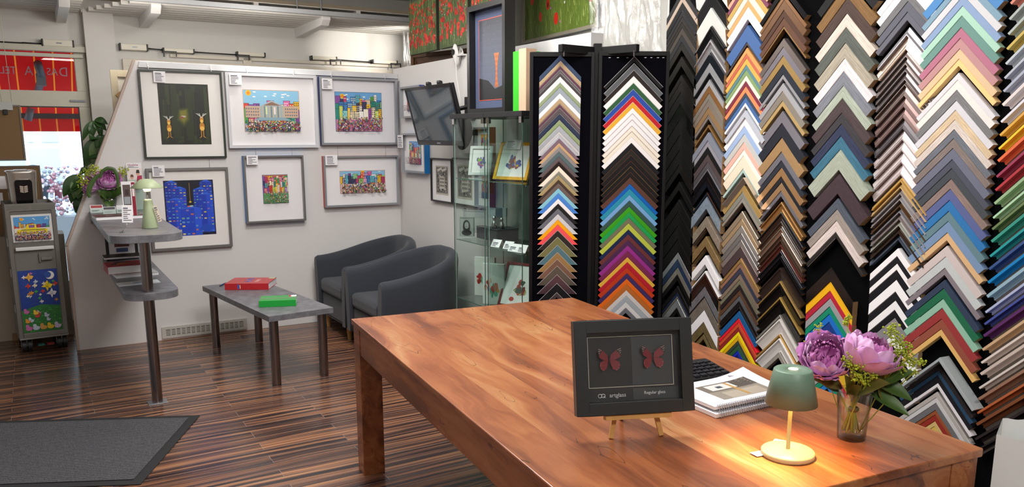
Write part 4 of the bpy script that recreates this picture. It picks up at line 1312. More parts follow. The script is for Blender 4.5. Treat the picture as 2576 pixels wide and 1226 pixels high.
def meadow(seed, dens, big, sky, bright=False):
    """grass strokes with poppies"""
    def fn(m, x0, x1, z0, z1, y):
        r = random.Random(seed); W, H = x1 - x0, z1 - z0
        m.color('62782E' if bright else '46562E'); m.rect(x0, x1, z0, z1, y); d = y
        if sky < 1: m.color('2A2C34'); m.rect(x0, x1, z0 + H * sky, z1, y - .0001)
        for k in range(900):
            u, v = r.random(), r.random() * min(1, sky + .02); h = r.uniform(.06, .16); m.color(r.choice(['9AAE4A', 'B0C060', '7E963A', 'C0CC78', '5E7A2C', '8EA648', '48601E'] if bright else ['64784A', '7A8E52', '8EA064', '4A5A30', '6A7E46', 'A0AE74', '465628'])); d -= 1e-7
            bx = x0 + u * W; bz = z0 + v * H; lean = r.uniform(-.012, .012)
            tz = min(bz + h * H, z0 + H * min(1, sky + .04)); tx = min(max(bx + lean, x0), x1)
            if bx + .0035 < x1 and tz > bz: m.poly([(bx, d - .0002, bz), (bx + .0032, d - .0002, bz), (tx + .0006, d - .0002, tz), (tx, d - .0002, tz)])
        for k in range(dens):
            t = r.random() ** 1.2; v = (sky * .97) * (1 - t * .85); s = (.011 + .010 * t) * big * r.uniform(.8, 1.2)
            u = r.uniform(.03, .97); m.color(r.choice(['C4241E', 'D8321F', 'B01C1C', 'E0402A'])); d -= 2e-6
            bx, bz = min(max(x0 + u * W, x0 + s), x1 - s), max(min(z0 + v * H, z1 - s * 1.3), z0 + s * 1.3); m.disc(bx, bz, s * r.uniform(.6, .9), s * r.uniform(.9, 1.25), d - .0006, 9, a0=r.random())
            if r.random() < .3: m.color('8E1418'); m.disc(bx, bz - s * .2, s * .4, s * .5, d - .0007, 7)
        for k in range(dens // 6):
            m.color(r.choice(['B898D0', 'E8E4D8', 'C070B0'])); s = .005 * big; m.disc(x0 + r.uniform(.04, .96) * W, z0 + r.uniform(.05, .5) * H, s, s, d - .001, 6)
    return fn

M_BLUE = pm('blue_frame_side', '2A5FA8', .4); M_SKYB = pm('azure_frame_side', '1F7AC0', .4); M_NAVY = pm('navy_frame_side', '2A3A78', .4)
M_SILV = pm('satin_silver_frame', 'A3A6AB', .35, .55, noise=.05); M_RUST = pm('rust_frame_side', '9A5A35', .45); M_REDF = pm('brick_frame_side', 'A8504A', .45)
M_BLKF = pm('thin_black_frame', '1C1A1A', .4)
def side_pic(label, s0, s1, z0, z1, fw, dep, fm, sm_, mount, art, inner, line=None, seed=0, group=None, tagrect=None):
    W, H = s1 - s0, z1 - z0; wx, wz = inner
    return picture('wall_picture', label, S(s0, .0005, z0), SRZW, W, H, fw, dep, fm, sm_, mount, (W * (.5 - wx), W * (.5 + wx), H * (.5 - wz), H * (.5 + wz)), art, group, tagrect, seed=seed, line=line)
a = onSW(1009, 298, .04); b = onSW(1052, 214, .04)
side_pic('small silver picture with navy edge above the blue-edged one, partly behind the television', a[0], a[0] + .42, a[1], b[1], .016, .05, M_SILV, M_NAVY, 'E4E4E8', city(31), (.25, .27), '9098A8', group='pictures on the side wall')
a = onSW(1012, 432, .04); b = onSW(1060, 335, .04)
side_pic('small silver picture with bright azure edge below the television', a[0], a[0] + .50, a[1], b[1], .016, .05, M_SILV, M_SKYB, 'E6E6EA', city(32, '6A9AD0', 'B8507A'), (.24, .28), '4A8AC0', group='pictures on the side wall', tagrect=(-.06, .06, .21, .32), seed=5)
a = onSW(1085, 505, .02); b = onSW(1136, 400, .02)
side_pic('black and white building print in black frame between azure picture and glass cabinet', a[0], b[0], a[1], b[1], .012, .025, M_BLKF, M_BLKF, 'E8E8EA', grey_house(3), (.30, .33), group='pictures on the side wall')
a2 = onSW(1142, 515, .02); b2 = onSW(1196, 402, .02)
side_pic('black and white building print in dark frame seen through the glass cabinet', b[0] + .012, b2[0], a[1] - .0, b[1] + .01, .012, .025, M_BLKF, M_BLKF, 'E4E6E4', grey_house(4), (.33, .36), group='pictures on the side wall')
a = onSW(1197, 400, .03); b = onSW(1238, 320, .03)
side_pic('upper rust-edged colourful picture seen through the glass cabinet', a[0], b[0], 1.44, b[1], .014, .05, M_SILV, M_RUST, 'E2E6E2', city(33, 'D8A050', '5A6A8A'), (.22, .28), 'C09050', group='pictures on the side wall')
a = onSW(1199, 520, .03); b = onSW(1238, 455, .03)
side_pic('lower rust-edged colourful picture seen through the glass cabinet', a[0], b[0], a[1], 1.40, .014, .05, M_SILV, M_REDF, 'E2E6E2', city(34, 'D06060', '4A6A9A'), (.2, .26), 'C08070', group='pictures on the side wall')
for (px_, py_, w, h, lab) in ((1172, 530, .075, .05, 'small white label on the side wall under the dark building print'), (1212, 530, .07, .085, 'white label on the side wall under the lower rust-edged picture'), (1075, 408, .035, .06, 'tiny white label on the wall at the left of the black-framed print')):
    q = onSW(px_, py_, 0); t = thing('wall_label', lab, 'label', S(q[0], .0004, q[1]), SRZW, 'labels on the side wall'); MB().box(-w / 2, w / 2, -.0016, 0, -h / 2, h / 2).build('card', M_PAPER, t)
    m = MB(); lines(m, -w * .4, w * .4, -h * .4, h * .4, -.002, 4, random.Random(px_)); m.build('printed_lines', M_INK, t)

# ------------------------------------------------------------------ poppy canvases hung above the side wall, big poppy picture on the right wall
def canvas(s0, s1, label, seed, sky, dens, H=.68):
    zb = onSW(1066, 132.5, 0)[1]; c = thing('poppy_canvas', label, 'canvas', S(s0, 0, zb), SRZW, 'poppy canvases above the side wall'); W = s1 - s0
    cv = MB().box(0, W, -.004, .026, 0, H).build('stretched_canvas', pm('canvas_edge', '2C3024', .8), c)
    m = MB(); meadow(seed, dens, 1.0, sky)(m, 0, W, 0, H, -.0048); m.build('print', M_ART, c)
    MB().tube([(W * .2, .02, H - .01), (W * .2, .02, ZC - zb - .001)], .0012, 5).tube([(W * .8, .02, H - .01), (W * .8, .02, ZC - zb - .001)], .0012, 5).build('hanging_wire', M_STEEL, c)
sa, sb = onSW(1032, 140)[0], onSW(1100, 125)[0]; sc_, sd = onSW(1107, 122)[0], onSW(1179, 108)[0]
canvas(sa, sb, 'poppy field canvas leftmost of three above the side wall, dark top edge', 3, .62, 120)
canvas(sc_, sd, 'poppy field canvas in the middle of three above the side wall', 4, .78, 150)
canvas(sd + .05, sd + .05 + (sb - sa), 'poppy field canvas mostly hidden behind the tall black framed picture', 5, .95, 180)
qa, qb = onx(1314, 118, XR - .03), onx(1503, 60, XR - .03)
picture('poppy_picture', 'large silver-framed poppy meadow photo hanging on the pale right wall', (XR - .002, qa.y, (qa.z + qb.z) / 2), R(-90), qa.y - qb.y, .68, .022, .035, pm('champagne_frame', '9C9684', .4, .3), M_SILV, '3A4A26', (.022, qa.y - qb.y - .022, .022, .658), meadow(9, 24, 2.0, 1.0, True))

# ------------------------------------------------------------------ wall-mounted screen and speaker
tl_, tr_ = onSW(1028, 221, .33), onSW(1143, 208, .33); bl_ = onSW(1057, 364, .22)
tw = .78; th = math.hypot(tl_[1] - bl_[1], .11); tilt = math.asin(.11 / th)
tv = thing('television', 'tilted flat television on a wall arm above the rear armchair', 'television', S(bl_[0] - .01, .22, bl_[1]), SRZW)
T = Matrix.Rotation(tilt, 4, 'X')
MB().at(T).box(0, tw, -.012, .0, 0, .035).box(0, tw, -.012, 0, th - .022, th).box(0, .018, -.012, 0, .035, th - .022).box(tw - .018, tw, -.012, 0, .035, th - .022).build('bezel', M_BLACKG, tv, .002)
MB().at(T).box(.018, tw - .018, -.009, -.006, .035, th - .022).build('screen', pm('dark_screen', '39454D', .06, noise=.05, spec=.9), tv)
MB().at(T).box(.004, tw - .004, .0005, .03, .004, th - .004).box(.12, tw - .12, .03, .05, .08, th - .1).build('rear_housing', M_BLACK, tv, .004)
MB().at(T).box(tw * .45, tw * .53, -.0128, -.012, .014, .022).build('badge', M_ALU, tv)
for f in (.40, .64): MB().at(T).prism([(.03, th - .05), (.055, th - .05), (.055, th + .012), (.035, th + .022), (.03, th + .01)], tw * f, tw * f + .05, axis='x').build('hook', M_BLACK, tv, .002)
MB().tube([(tw * .5, .05, th * .55), (tw * .72, .13, th * .62), (tw * .6, .219, th * .62)], .016, 8).box(tw * .5, tw * .7, .2, .2195, th * .45, th * .8).build('wall_arm', M_BLACK, tv)
sq = onSW(1163, 334, .14)
sp = thing('speaker', 'black egg-shaped loudspeaker on the side wall seen through the left cabinet', 'speaker', S(sq[0], .14, sq[1]), SRZW)
m = MB().at(Matrix.Rotation(R(14), 4, 'Y')); m.lathe([(0, 0)], 3) if False else None
pr = [(.085 * math.sin(a) * (1 - .18 * math.cos(a)), -.125 * math.cos(a)) for a in [math.pi * k / 12 for k in range(13)]]
v = []
m.grid(lambda u, w: (.088 * math.cos(w * 2 * math.pi) * math.sin(u * math.pi / 2), -.03 * math.cos(u * math.pi / 2), .128 * math.sin(w * 2 * math.pi) * math.sin(u * math.pi / 2)), 8, 32)
m.grid(lambda u, w: (.088 * math.cos(-w * 2 * math.pi) * math.sin(u * math.pi / 2), .07 * math.cos(u * math.pi / 2), .128 * math.sin(-w * 2 * math.pi) * math.sin(u * math.pi / 2)), 8, 32)
m.build('cone_grille', pm('speaker_cloth', '17181D', .8, noise=.15, nscale=300), sp)
MB().box(-.02, .02, .05, .1395, -.02, .02).build('bracket', M_BLACK, sp)

# ------------------------------------------------------------------ baby monitor camera and carved frame on top of the side wall
q = onSW(1150, 138, .03)
bc = thing('baby_camera', 'white camera with a black eye clipped to the top of the side wall', 'camera', S(q[0], .03, ZSW), SRZW)
hz = q[1] - ZSW
m = MB().at(Matrix.Translation((-.02, -.0, hz)) @ Matrix.Rotation(R(-12), 4, 'Y'))
m.grid(lambda u, w: (.035 * math.cos(w * 6.2832) * math.sin(u * math.pi), .022 * math.sin(w * 6.2832) * math.sin(u * math.pi), -.085 * math.cos(u * math.pi)), 12, 20)
m.build('body', M_WHITE, bc)
MB().at(Matrix.Translation((-.022, -.021, hz + .02))).cyl((0, 0, 0), (0, -.006, 0), .022, n=24).build('lens', M_BLACKG, bc)
MB().tube([(0, .01, hz - .07), (.03, .02, .06), (.04, .025, .0005)], [.012, .014, .012], 8).box(.01, .09, -.01, .05, 0, .012).build('clip_stand', M_WHITE, bc)
MB().tube([(.04, -.033, .02), (.05, -.034, -.15), (.11, -.034, -.33), (.1, -.034, -.62)], .003, 6).build('cable', M_WHITE, bc)
q0, q1 = onSW(1046, 172, -.14), onSW(1160, 150, -.14)
cf = thing('carved_frame', 'old carved brown wooden frame standing behind the side wall', 'picture frame', S(q0[0], -.14, ZSW - .35), SRZW + R(14))
CWD = pm('dark_carved_wood', '5A3A20', .5, noise=.35, nscale=40, bump=.6, bscale=120)
Hc_ = onSW(1048, 138, -.14)[1] - (ZSW - .35)
m = MB()
for k, (a, d) in enumerate(((0, .05), (.03, .035), (.055, .045), (.08, .03))):
    m.box(a, a + .03, -d, 0, 0, Hc_ - a).box(a, .8 - a, -d, 0, Hc_ - a - .03, Hc_ - a).box(.77 - a, .8 - a, -d, 0, 0, Hc_ - a)
m.build('moulding', CWD, cf, .003)
MB().box(.11, .69, -.012, -.004, .0, Hc_ - .11).build('panel', pm('brown_panel', '3A2A1C', .6, noise=.3, nscale=12), cf)

# ------------------------------------------------------------------ two glass cabinets along the side wall
XF_ = .45; ZCT = onSW(1216, 283.4, XF_)[1]
cs = [onSW(x_, y_, XF_)[0] for x_, y_ in ((1131, 287), (1216, 283.4), (1313, 279))]
shz = [onSW(1147, 449, XF_)[1], onSW(1150, 604, XF_)[1], onSW(1152, 752, XF_)[1]]
def cabinet(s0, s1, label):
    c = thing('glass_cabinet', label, 'display cabinet', S(s0, 0.03, 0), SRZW, 'glass cabinets along the side wall')
    W = s1 - s0 - .004; D = XF_ - .03; top = pm('cabinet_black', '17171A', .5, noise=.15)
    MB().box(0, W, -D, 0, ZCT - .03, ZCT).build('top_board', top, c, .001)
    MB().box(0, W, -D, 0, 0, .085).build('base_board', top, c, .001)
    e, t = .022, .005; za, zb = .0855, ZCT - .0305
    MB().box(e, e + t, -D + e, -e, za, zb).build('side_pane', M_CABG, c); MB().box(W - e - t, W - e, -D + e, -e, za, zb).build('side_pane', M_CABG, c)
    MB().box(e + t, W - e - t, -e - t, -e, za, zb).build('back_pane', M_CABG, c)
    d = MB().box(e - .004, W - e + .004, -D + e - t - .002, -D + e - .002, za, zb).build('door', M_CABG, c)
    m = MB().box(e - .006, e - .004, -D + e - t - .002, -D + e - .002, za, zb).box(W - e + .004, W - e + .006, -D + e - t - .002, -D + e - .002, za, zb); m.build('door_edge', M_GEDGE, d)
    m = MB()
    for x_ in (e, W - e - t):
        m.box(x_, x_ + t, -e, -e + .002, za, zb); m.box(x_, x_ + t, -D + e - .0005, -D + e + .0025, za, zb)
    m.build('pane_edges', M_GEDGEW, c)
    for x_ in (e - .006, W - e - .024): MB().box(x_, x_ + .03, -D + e - .014, -D + e + .006, zb - .036, zb).build('hinge', M_CHROME, d, .001)
    for z in shz:
        s_ = MB().box(e + t + .001, W - e - t - .001, -D + e + .006, -e - t - .001, z - .005, z).build('shelf', M_CABG, c)
        MB().box(e + t + .001, W - e - t - .001, -D + e + .0045, -D + e + .006, z - .005, z).build('shelf_edge', M_GEDGE, s_)
        m = MB()
        for x_ in (e + t + .004, W - e - t - .004):
            for y_ in (-D + e + .03, -e - t - .03): m.cyl((x_, y_, z - .012), (x_, y_, z - .005), .004, n=10)
        m.build('shelf_clips', M_CHROME, s_)
    return c
cabinet(cs[0], cs[1], 'left glass display cabinet with black top beside the front armchair'); cabinet(cs[1], cs[2], 'right glass display cabinet with black top beside the swivel stand')
def shelf_at(px_, off): return onSW(px_, 500, off)[0]
def lean_frame(name, label, px_, off, z, W, H, col, art_col, yaw, lean, tagged=False, mount='F0F0F0', cat='picture frame', th=.018, fw=.02):
    s = shelf_at(px_, off); f = thing(name, label, cat, S(s, off, z + .001), 0, None, (Matrix.Rotation(SRZW + yaw, 4, 'Z') @ Matrix.Rotation(-lean, 4, 'X')).to_euler())
    fm_ = pm('frame_' + col, col, .45)
    m = MB().box(0, fw, -th, 0, 0, H).box(W - fw, W, -th, 0, 0, H).box(fw, W - fw, -th, 0, 0, fw).box(fw, W - fw, -th, 0, H - fw, H); m.build('frame', fm_, f, .001)
    MB().box(fw, W - fw, -th * .5, -th * .3, fw, H - fw).build('mount', pm('mount_' + mount, mount, .7, noise=.02), f)
    m = MB(); rnd = random.Random(int(px_)); y = -th * .52
    for k in range(26):
        m.color(rnd.choice(art_col)); a = rnd.gauss(.5, .10); b = rnd.gauss(.42, .10); m.disc(fw + (W - 2 * fw) * a, fw + (H - 2 * fw) * b, W * .06 * rnd.uniform(.5, 1.2), H * .05 * rnd.uniform(.5, 1.6), y - k * 2e-5, 8)
    m.build('print', M_ART, f)
    if tagged: note(f, W * .15, W * .62, H * .80, H * 1.06, -th - .002, 4)
    return f
# upper shelf
lean_frame('photo_frame', 'white frame with a small purple print leaning on the cabinet top shelf', 1180, .20, shz[0], .17, .21, 'D8DCDA', ['6A4AA0', '8AB040', '4A5A9A', 'C060A0'], R(42), R(16))
lean_frame('photo_frame', 'yellow-framed print with a price card on the right cabinet top shelf', 1242, .33, shz[0], .27, .25, 'E8A91E', ['3A4A8A', '5A6AA8', 'E0A838', '8A4A50'], R(22), R(22), True, th=.016)
ah = thing('acrylic_stand', 'clear acrylic brochure stand on the right cabinet top shelf', 'stand', S(shelf_at(1236, .14), .14, shz[0] + .001), SRZW)
MB().box(0, .16, -.003, 0, 0, .22).box(0, .16, -.09, -.003, 0, .004).box(0, .16, -.09, -.086, .004, .06).build('acrylic_sheet', M_CABG, ah); MB().box(0, .16, -.0035, .0005, .2202, .2225).build('bright_rim', M_GEDGEW, ah)
# middle shelf
def box_photo(label, px_, off, z, W, H, D, col, yaw=0):
    b = thing('photo_frame', label, 'photo frame', S(shelf_at(px_, off), off, z + .001), SRZW + yaw)
    MB().box(0, W, -D, 0, 0, .006).box(0, W, -D, 0, H - .006, H).box(0, .006, -D, 0, .006, H - .006).box(W - .006, W, -D, 0, .006, H - .006).build('metal_rim', pm('light_metal_rim', 'B4B8B8', .3, .25), b)
    MB().box(.006, W - .006, -D + .002, -D + .004, .006, H - .006).build('photo', pm('photo_paper', 'B9BABB', .4, noise=.1, nscale=20), b)
    if col:
        m = MB(); y = -D + .0015
        m.color('3A3A3C'); m.disc(W * .5, H * .52, W * .27, H * .34, y, 16); m.color('BDBDBE'); m.disc(W * .5, H * .58, W * .15, H * .18, y - .0002, 14); m.color('2C2C2E'); m.disc(W * .5, H * .2, W * .36, H * .16, y - .0003, 12)
        m.color('4A4A4C'); m.rect(W * .43, W * .57, H * .50, H * .52, y - .0004)
        m.build('portrait_print', M_ART, b)
    return b
box_photo('small metal-rimmed portrait photo on the left cabinet middle shelf', 1158, .33, shz[1], .10, .135, .03, 1, R(48))
box_photo('wide metal-rimmed photo behind the small portrait in the left cabinet', 1168, .20, shz[1], .21, .16, .02, 0, R(40))
db = thing('storage_box', 'flat dark grey fabric box on the cabinet middle shelf', 'box', S(shelf_at(1236, .20), .20, shz[1] + .001), SRZW)
MB().box(-.06, .22, -.085, .085, 0, .075).build('box_body', pm('grey_felt_box', '3A3A40', .8, noise=.12), db, .004); MB().box(-.062, .222, -.087, .087, .0755, .083).build('lid', pm('grey_felt_lid', '414148', .8, noise=.12), db, .003)
bz_ = shz[1] + .0841
box_photo('metal-rimmed photo standing on the dark grey box in the cabinet', 1226, .22, bz_, .14, .125, .03, 1, R(45))
bk = box_photo('dark cube photo frame standing on the dark grey box in the cabinet', 1248, .17, bz_, .07, .125, .06, 0, R(8))
for px_, off, lab, sc in ((1243, .265, 'chrome figurine at the front of the dark grey cabinet box', 1.0), (1262, .235, 'smaller chrome figurine at the right of the dark grey cabinet box', .9)):
    f = thing('figurine', lab, 'figurine', S(shelf_at(px_, off), off, bz_), SRZW, 'chrome figurines in the cabinet')
    MB().lathe([(0, 0), (.016 * sc, 0), (.020 * sc, .012 * sc), (.020 * sc, .03 * sc), (.012 * sc, .05 * sc), (.009 * sc, .055 * sc), (.013 * sc, .063 * sc), (.014 * sc, .072 * sc), (.008 * sc, .083 * sc), (0, .086 * sc)], 20).build('body', M_CHROME, f)
for k, (px_, off) in enumerate(((1252, .38), (1283, .36), (1296, .39), (1318, .37))):
    c = thing('folded_card', 'white folded card, %s of four on the right cabinet middle shelf' % ['first from the left', 'second from the left', 'third from the left', 'last'][k], 'card', S(shelf_at(px_, off), off, shz[1] + .001), SRZW + R(18), 'folded cards in the cabinet')
    a = .052; z = .045; MB().prism([(-.03, 0), (.0, z), (.03, 0), (.0285, 0), (0, z - .002), (-.0285, 0)], -a * .7, a * .7, axis='x').build('card', M_PAPER, c)
    m = MB(); Tm = Matrix.Translation((0, -.0155, z / 2)) @ Matrix.Rotation(-math.atan2(.03, z), 4, 'X'); m.at(Tm); lines(m, -a * .5, a * .4, -.022, .008, -.0012, 3, random.Random(k)); m.build('printed_lines', M_INK, c)
# lower shelf
for px_, off, lab, sd_ in ((1196, .27, 'white box board with a red and green drawing, rear one in the cabinet', 1), (1217, .36, 'white box board with a small crowd drawing, front one in the cabinet', 2)):
    b = thing('gift_box', lab, 'box', S(shelf_at(px_, off), off, shz[2] + .001), SRZW + R(40), 'white boxes in the cabinet')
    MB().box(0, .15, -.03, 0, 0, .27).build('box_body', pm('box_white', 'DDE2E0', .4, noise=.02), b, .001)
    m = MB(); rnd = random.Random(sd_)
    for k in range(22):
        m.color(rnd.choice(['B03A30', 'C06A50', '4FA38C', 'D8B8A0', '5A6A90', 'C8A030'] if sd_ == 2 else ['B03028', '8E2A22', '58B09A', 'E0A890'])); u, w_ = rnd.gauss(.5, .16), rnd.gauss(.40, .08)
        m.disc(.15 * min(max(u, .12), .88), .27 * w_, .010 * rnd.uniform(.6, 1.5), .016 * rnd.uniform(.6, 1.5), -.0304 - k * 1e-5, 8)
    m.build('printed_drawing', M_ART, b)
lean_frame('photo_frame', 'dark red framed print leaning on the right cabinet lower shelf', 1252, .33, shz[2], .30, .30, '7A1F22', ['8A3A34', '4A5A50', 'A8B878', 'C05048'], R(24), R(24), th=.014, fw=.016)

# ------------------------------------------------------------------ things standing on the cabinets
BOXD = .075
s0, s1 = onSW(1176, 282, .33)[0], onSW(1270, 277, .33)[0]; W = s1 - s0; H = onSW(1168, 21, .33)[1] - ZCT
def tower(m, x0, x1, z0, z1, y):
    W, H = x1 - x0, z1 - z0; m.color('25262E')
    n = 12
    for k in range(n):
        t = k / n; c = [a + (b - a) * t for a, b in zip((.10, .12, .18), (.035, .036, .045))]
        m.c = (c[0], c[1], c[2], 1); m.rect(x0, x1, z0 + H * t, z0 + H * (t + 1 / n), y)
    m.color('1A1C20'); m.poly([(x0, y - .0002, z0), (x1, y - .0002, z0), (x1, y - .0002, z0 + H * .18), (x0 + W * .6, y - .0002, z0 + H * .13), (x0 + W * .35, y - .0002, z0 + H * .24), (x0, y - .0002, z0 + H * .28)])
    m.color('A8623A')
    for i in range(14):
        a, b = i / 14, (i + 1) / 14; wf = lambda q: .035 + .05 * (2 * abs(q - .45)) ** 2
        cx_ = x0 + W * .66
        m.color('A8623A' if i % 2 else '9A5632'); m.poly([(cx_ - W * wf(a), y - .0004, z0 + H * (.15 + .42 * a)), (cx_ + W * wf(a), y - .0004, z0 + H * (.15 + .42 * a)), (cx_ + W * wf(b), y - .0004, z0 + H * (.15 + .42 * b)), (cx_ - W * wf(b), y - .0004, z0 + H * (.15 + .42 * b))])
    r = random.Random(8); m.color('C8CCD8')
    for k in range(26): m.disc(x0 + W * r.random() * .96 + W * .02, z0 + H * r.uniform(.3, .98), .0012, .0012, y - .0005, 5)
fwb = .034
picture('framed_night_picture', 'tall black box frame with a night sky tower print on the cabinet', S(s0, .33 - BOXD, ZCT + .0005), SRZW, W, H, fwb, BOXD, pm('box_frame_black', '111214', .35, noise=.1), M_BLKF, '49536F', (fwb + .055, W - fwb - .03, fwb + .055, H - fwb - .06), tower, line='C8503C')
gq = onSW(1296, 277, .34); g2 = onSW(1308, 276, .36); g3 = onSW(1326, 275, .36)
gb = thing('green_frame_sample', 'bright green deep frame edge standing on the right cabinet', 'frame', S(gq[0] - .01, .22, ZCT + .0005), SRZW)
hh = onSW(1300, 130, .34)[1] - ZCT
MB().box(0, g2[0] - gq[0] + .012, -.13, .0, 0, hh).build('green_side', pm('lime_green_paint', '2FB81A', .45), gb, .002)
wbq = thing('wood_board', 'pale beech board standing on the right cabinet next to the green frame', 'board', S(g2[0] + .003, .30, ZCT + .0005), SRZW)
MB().box(0, g3[0] - g2[0], -.07, 0, 0, hh + .005).build('board', pm('beech_board', 'CFAE92', .55, noise=.08, nscale=40), wbq, .001)

# ------------------------------------------------------------------ clear plastic sheeting hung on the walls
def plastic():
    t = NT('clear_plastic_film'); t.t.nodes.remove(t.b); c = t.coord(scale=(6, 6, 2))
    nz = t.n('TexNoise', Vector=c, Scale=2.0, Detail=6.0, Roughness=.7); bm_ = t.n('Bump', Height=nz.outputs[0], Strength=.8, Distance=.02)
    tr = t.n('BsdfTransparent', Color=(.97, .97, .97, 1)); gl = t.n('BsdfGlossy', Roughness=.22, Color=(1, 1, 1, 1), Normal=bm_.outputs[0]); df = t.n('BsdfTranslucent', Color=(.9, .9, .9, 1))
    a = t.n('MixShader', Fac=.5, i1=gl.outputs[0], i2=df.outputs[0])
    f = t.n('MapRange', Value=nz.outputs[0], From__Min=.35, From__Max=.75, To__Min=.06, To__Max=.5)
    mx = t.n('MixShader', Fac=f.outputs[0], i1=tr.outputs[0], i2=a.outputs[0]); t.t.links.new(mx.outputs[0], t.out.inputs[0]); return t.m
M_FILM = plastic()
def sheet(label, P0, right, w0, w1, zt, zb, seed, nrm):
    s_ = thing('plastic_sheet', label, 'plastic sheet', P0, 0); r = random.Random(seed); ph = [r.uniform(0, 6) for _ in range(5)]
    rt, nn = Vector(right), Vector(nrm)
    def fn(u, v):
        x = (u - .3) * (w0 + (w1 - w0) * v) + .03 * math.sin(v * 5 + ph[0]); d = .05 + .05 * noise.noise((u * 7 + seed, v * 2.2, seed)) + .03 * noise.noise((u * 17, v * 5 + seed, 2.0)) + .012 * noise.noise((u * 40, v * 17, 5.0))
        return rt * x + nn * d + Vector((0, 0, zt + (zb - zt) * v - .02 * math.sin(u * 14 + ph[3]) * v))
    MB().grid(fn, 90, 50).build('film', M_FILM, s_)
q = onx(1560, 0, XR)
sheet('crumpled clear plastic sheet hanging on the pale right wall behind the stand', (XR - .02, q.y, 0), (0, -1, 0), .75, .8, 2.93, 1.9, 5, (-1, 0, 0))
q = onP(985, 60, FY - .12)
sheet('long clear plastic sheet draped from the slatted shelf beside the poppy canvases', P(q.x, FY - .5, 0), PM.to_3x3() @ Vector((1, 0, 0)), .14, .40, 2.62, 1.2, 6, PM.to_3x3() @ Vector((0, -1, 0)))
# ================================================================== pictures on the low picture wall
def deer(m, x0, x1, z0, z1, y):
    W, H = x1 - x0, z1 - z0; r = random.Random(5); m.color('151A08'); m.rect(x0, x1, z0, z1, y); d = y
    for k in range(60):
        m.color(r.choice(['1C240A', '232C0E', '11150A', '2A3512'])); d -= 1e-6; w = r.uniform(.04, .14); u = r.uniform(0, 1 - w); m.rect(x0 + u * W, x0 + (u + w) * W, z0 + r.uniform(0, .2) * H, z0 + r.uniform(.35, .98) * H, d)
    for k in range(8):
        t = k / 8; m.color(['20280C', '28300E', '30390E', '3A420E', '474D0E', '555810', '646412', '747016'][k]); d -= 2e-5; m.poly([(x0 + W * (.47 - .17 + .13 * t), d, z0 + H * (.40 + .03 * t)), (x0 + W * .47, d, z0 + H * (.27 + .12 * t)), (x0 + W * (.47 + .15 - .11 * t), d, z0 + H * (.40 + .03 * t)), (x0 + W * (.47 + .13 - .08 * t), d, z0 + H * (.62 - .06 * t)), (x0 + W * (.47 - .10 + .05 * t), d, z0 + H * (.60 - .06 * t))])
    m.color('B8B0A0'); m.disc(x0 + W * .47, z0 + H * .465, W * .05, H * .016, d - .0001, 8); m.color('8A4A30'); m.disc(x0 + W * .43, z0 + H * .445, W * .045, H * .02, d - .00012, 8)
    for ux, s in ((.17, .92), (.83, 1.05)):
        cx_ = x0 + W * ux; X = lambda a: cx_ + a * W * s; Z = lambda b: z0 + H * (.10 + b * s); q = d - .0002
        m.color('B07818'); m.rect(X(-.03), X(-.012), Z(.03), Z(.14), q); m.rect(X(.012), X(.03), Z(.03), Z(.14), q)
        m.color('D8962A'); m.poly([(X(-.07), q, Z(.0)), (X(-.01), q, Z(.03)), (X(-.03), q, Z(.035))]); m.poly([(X(.08), q, Z(.0)), (X(.03), q, Z(.035)), (X(.01), q, Z(.03))])
        m.color('C07E1A'); m.disc(X(0), Z(.19), W * .05 * s, H * .07 * s, q - 1e-5, 12); m.color('E8B84A'); m.disc(X(0), Z(.16), W * .046 * s, H * .035 * s, q - 2e-5, 12)
        m.color('C8861E'); m.disc(X(0), Z(.30), W * .036 * s, H * .055 * s, q - 3e-5, 12); m.color('F0C458'); m.disc(X(0), Z(.275), W * .032 * s, H * .024 * s, q - 4e-5, 10)
        m.color('D8D8D0')
        for sx in (-1, 1):
            for a in (.035, .07, .10): m.poly([(X(sx * .01), q - 5e-5, Z(.345)), (X(sx * .02), q - 5e-5, Z(.345)), (X(sx * (a + .012)), q - 5e-5, Z(.40)), (X(sx * a), q - 5e-5, Z(.40))])
            m.disc(X(sx * .015), Z(.335), W * .012, H * .009, q - 6e-5, 8)
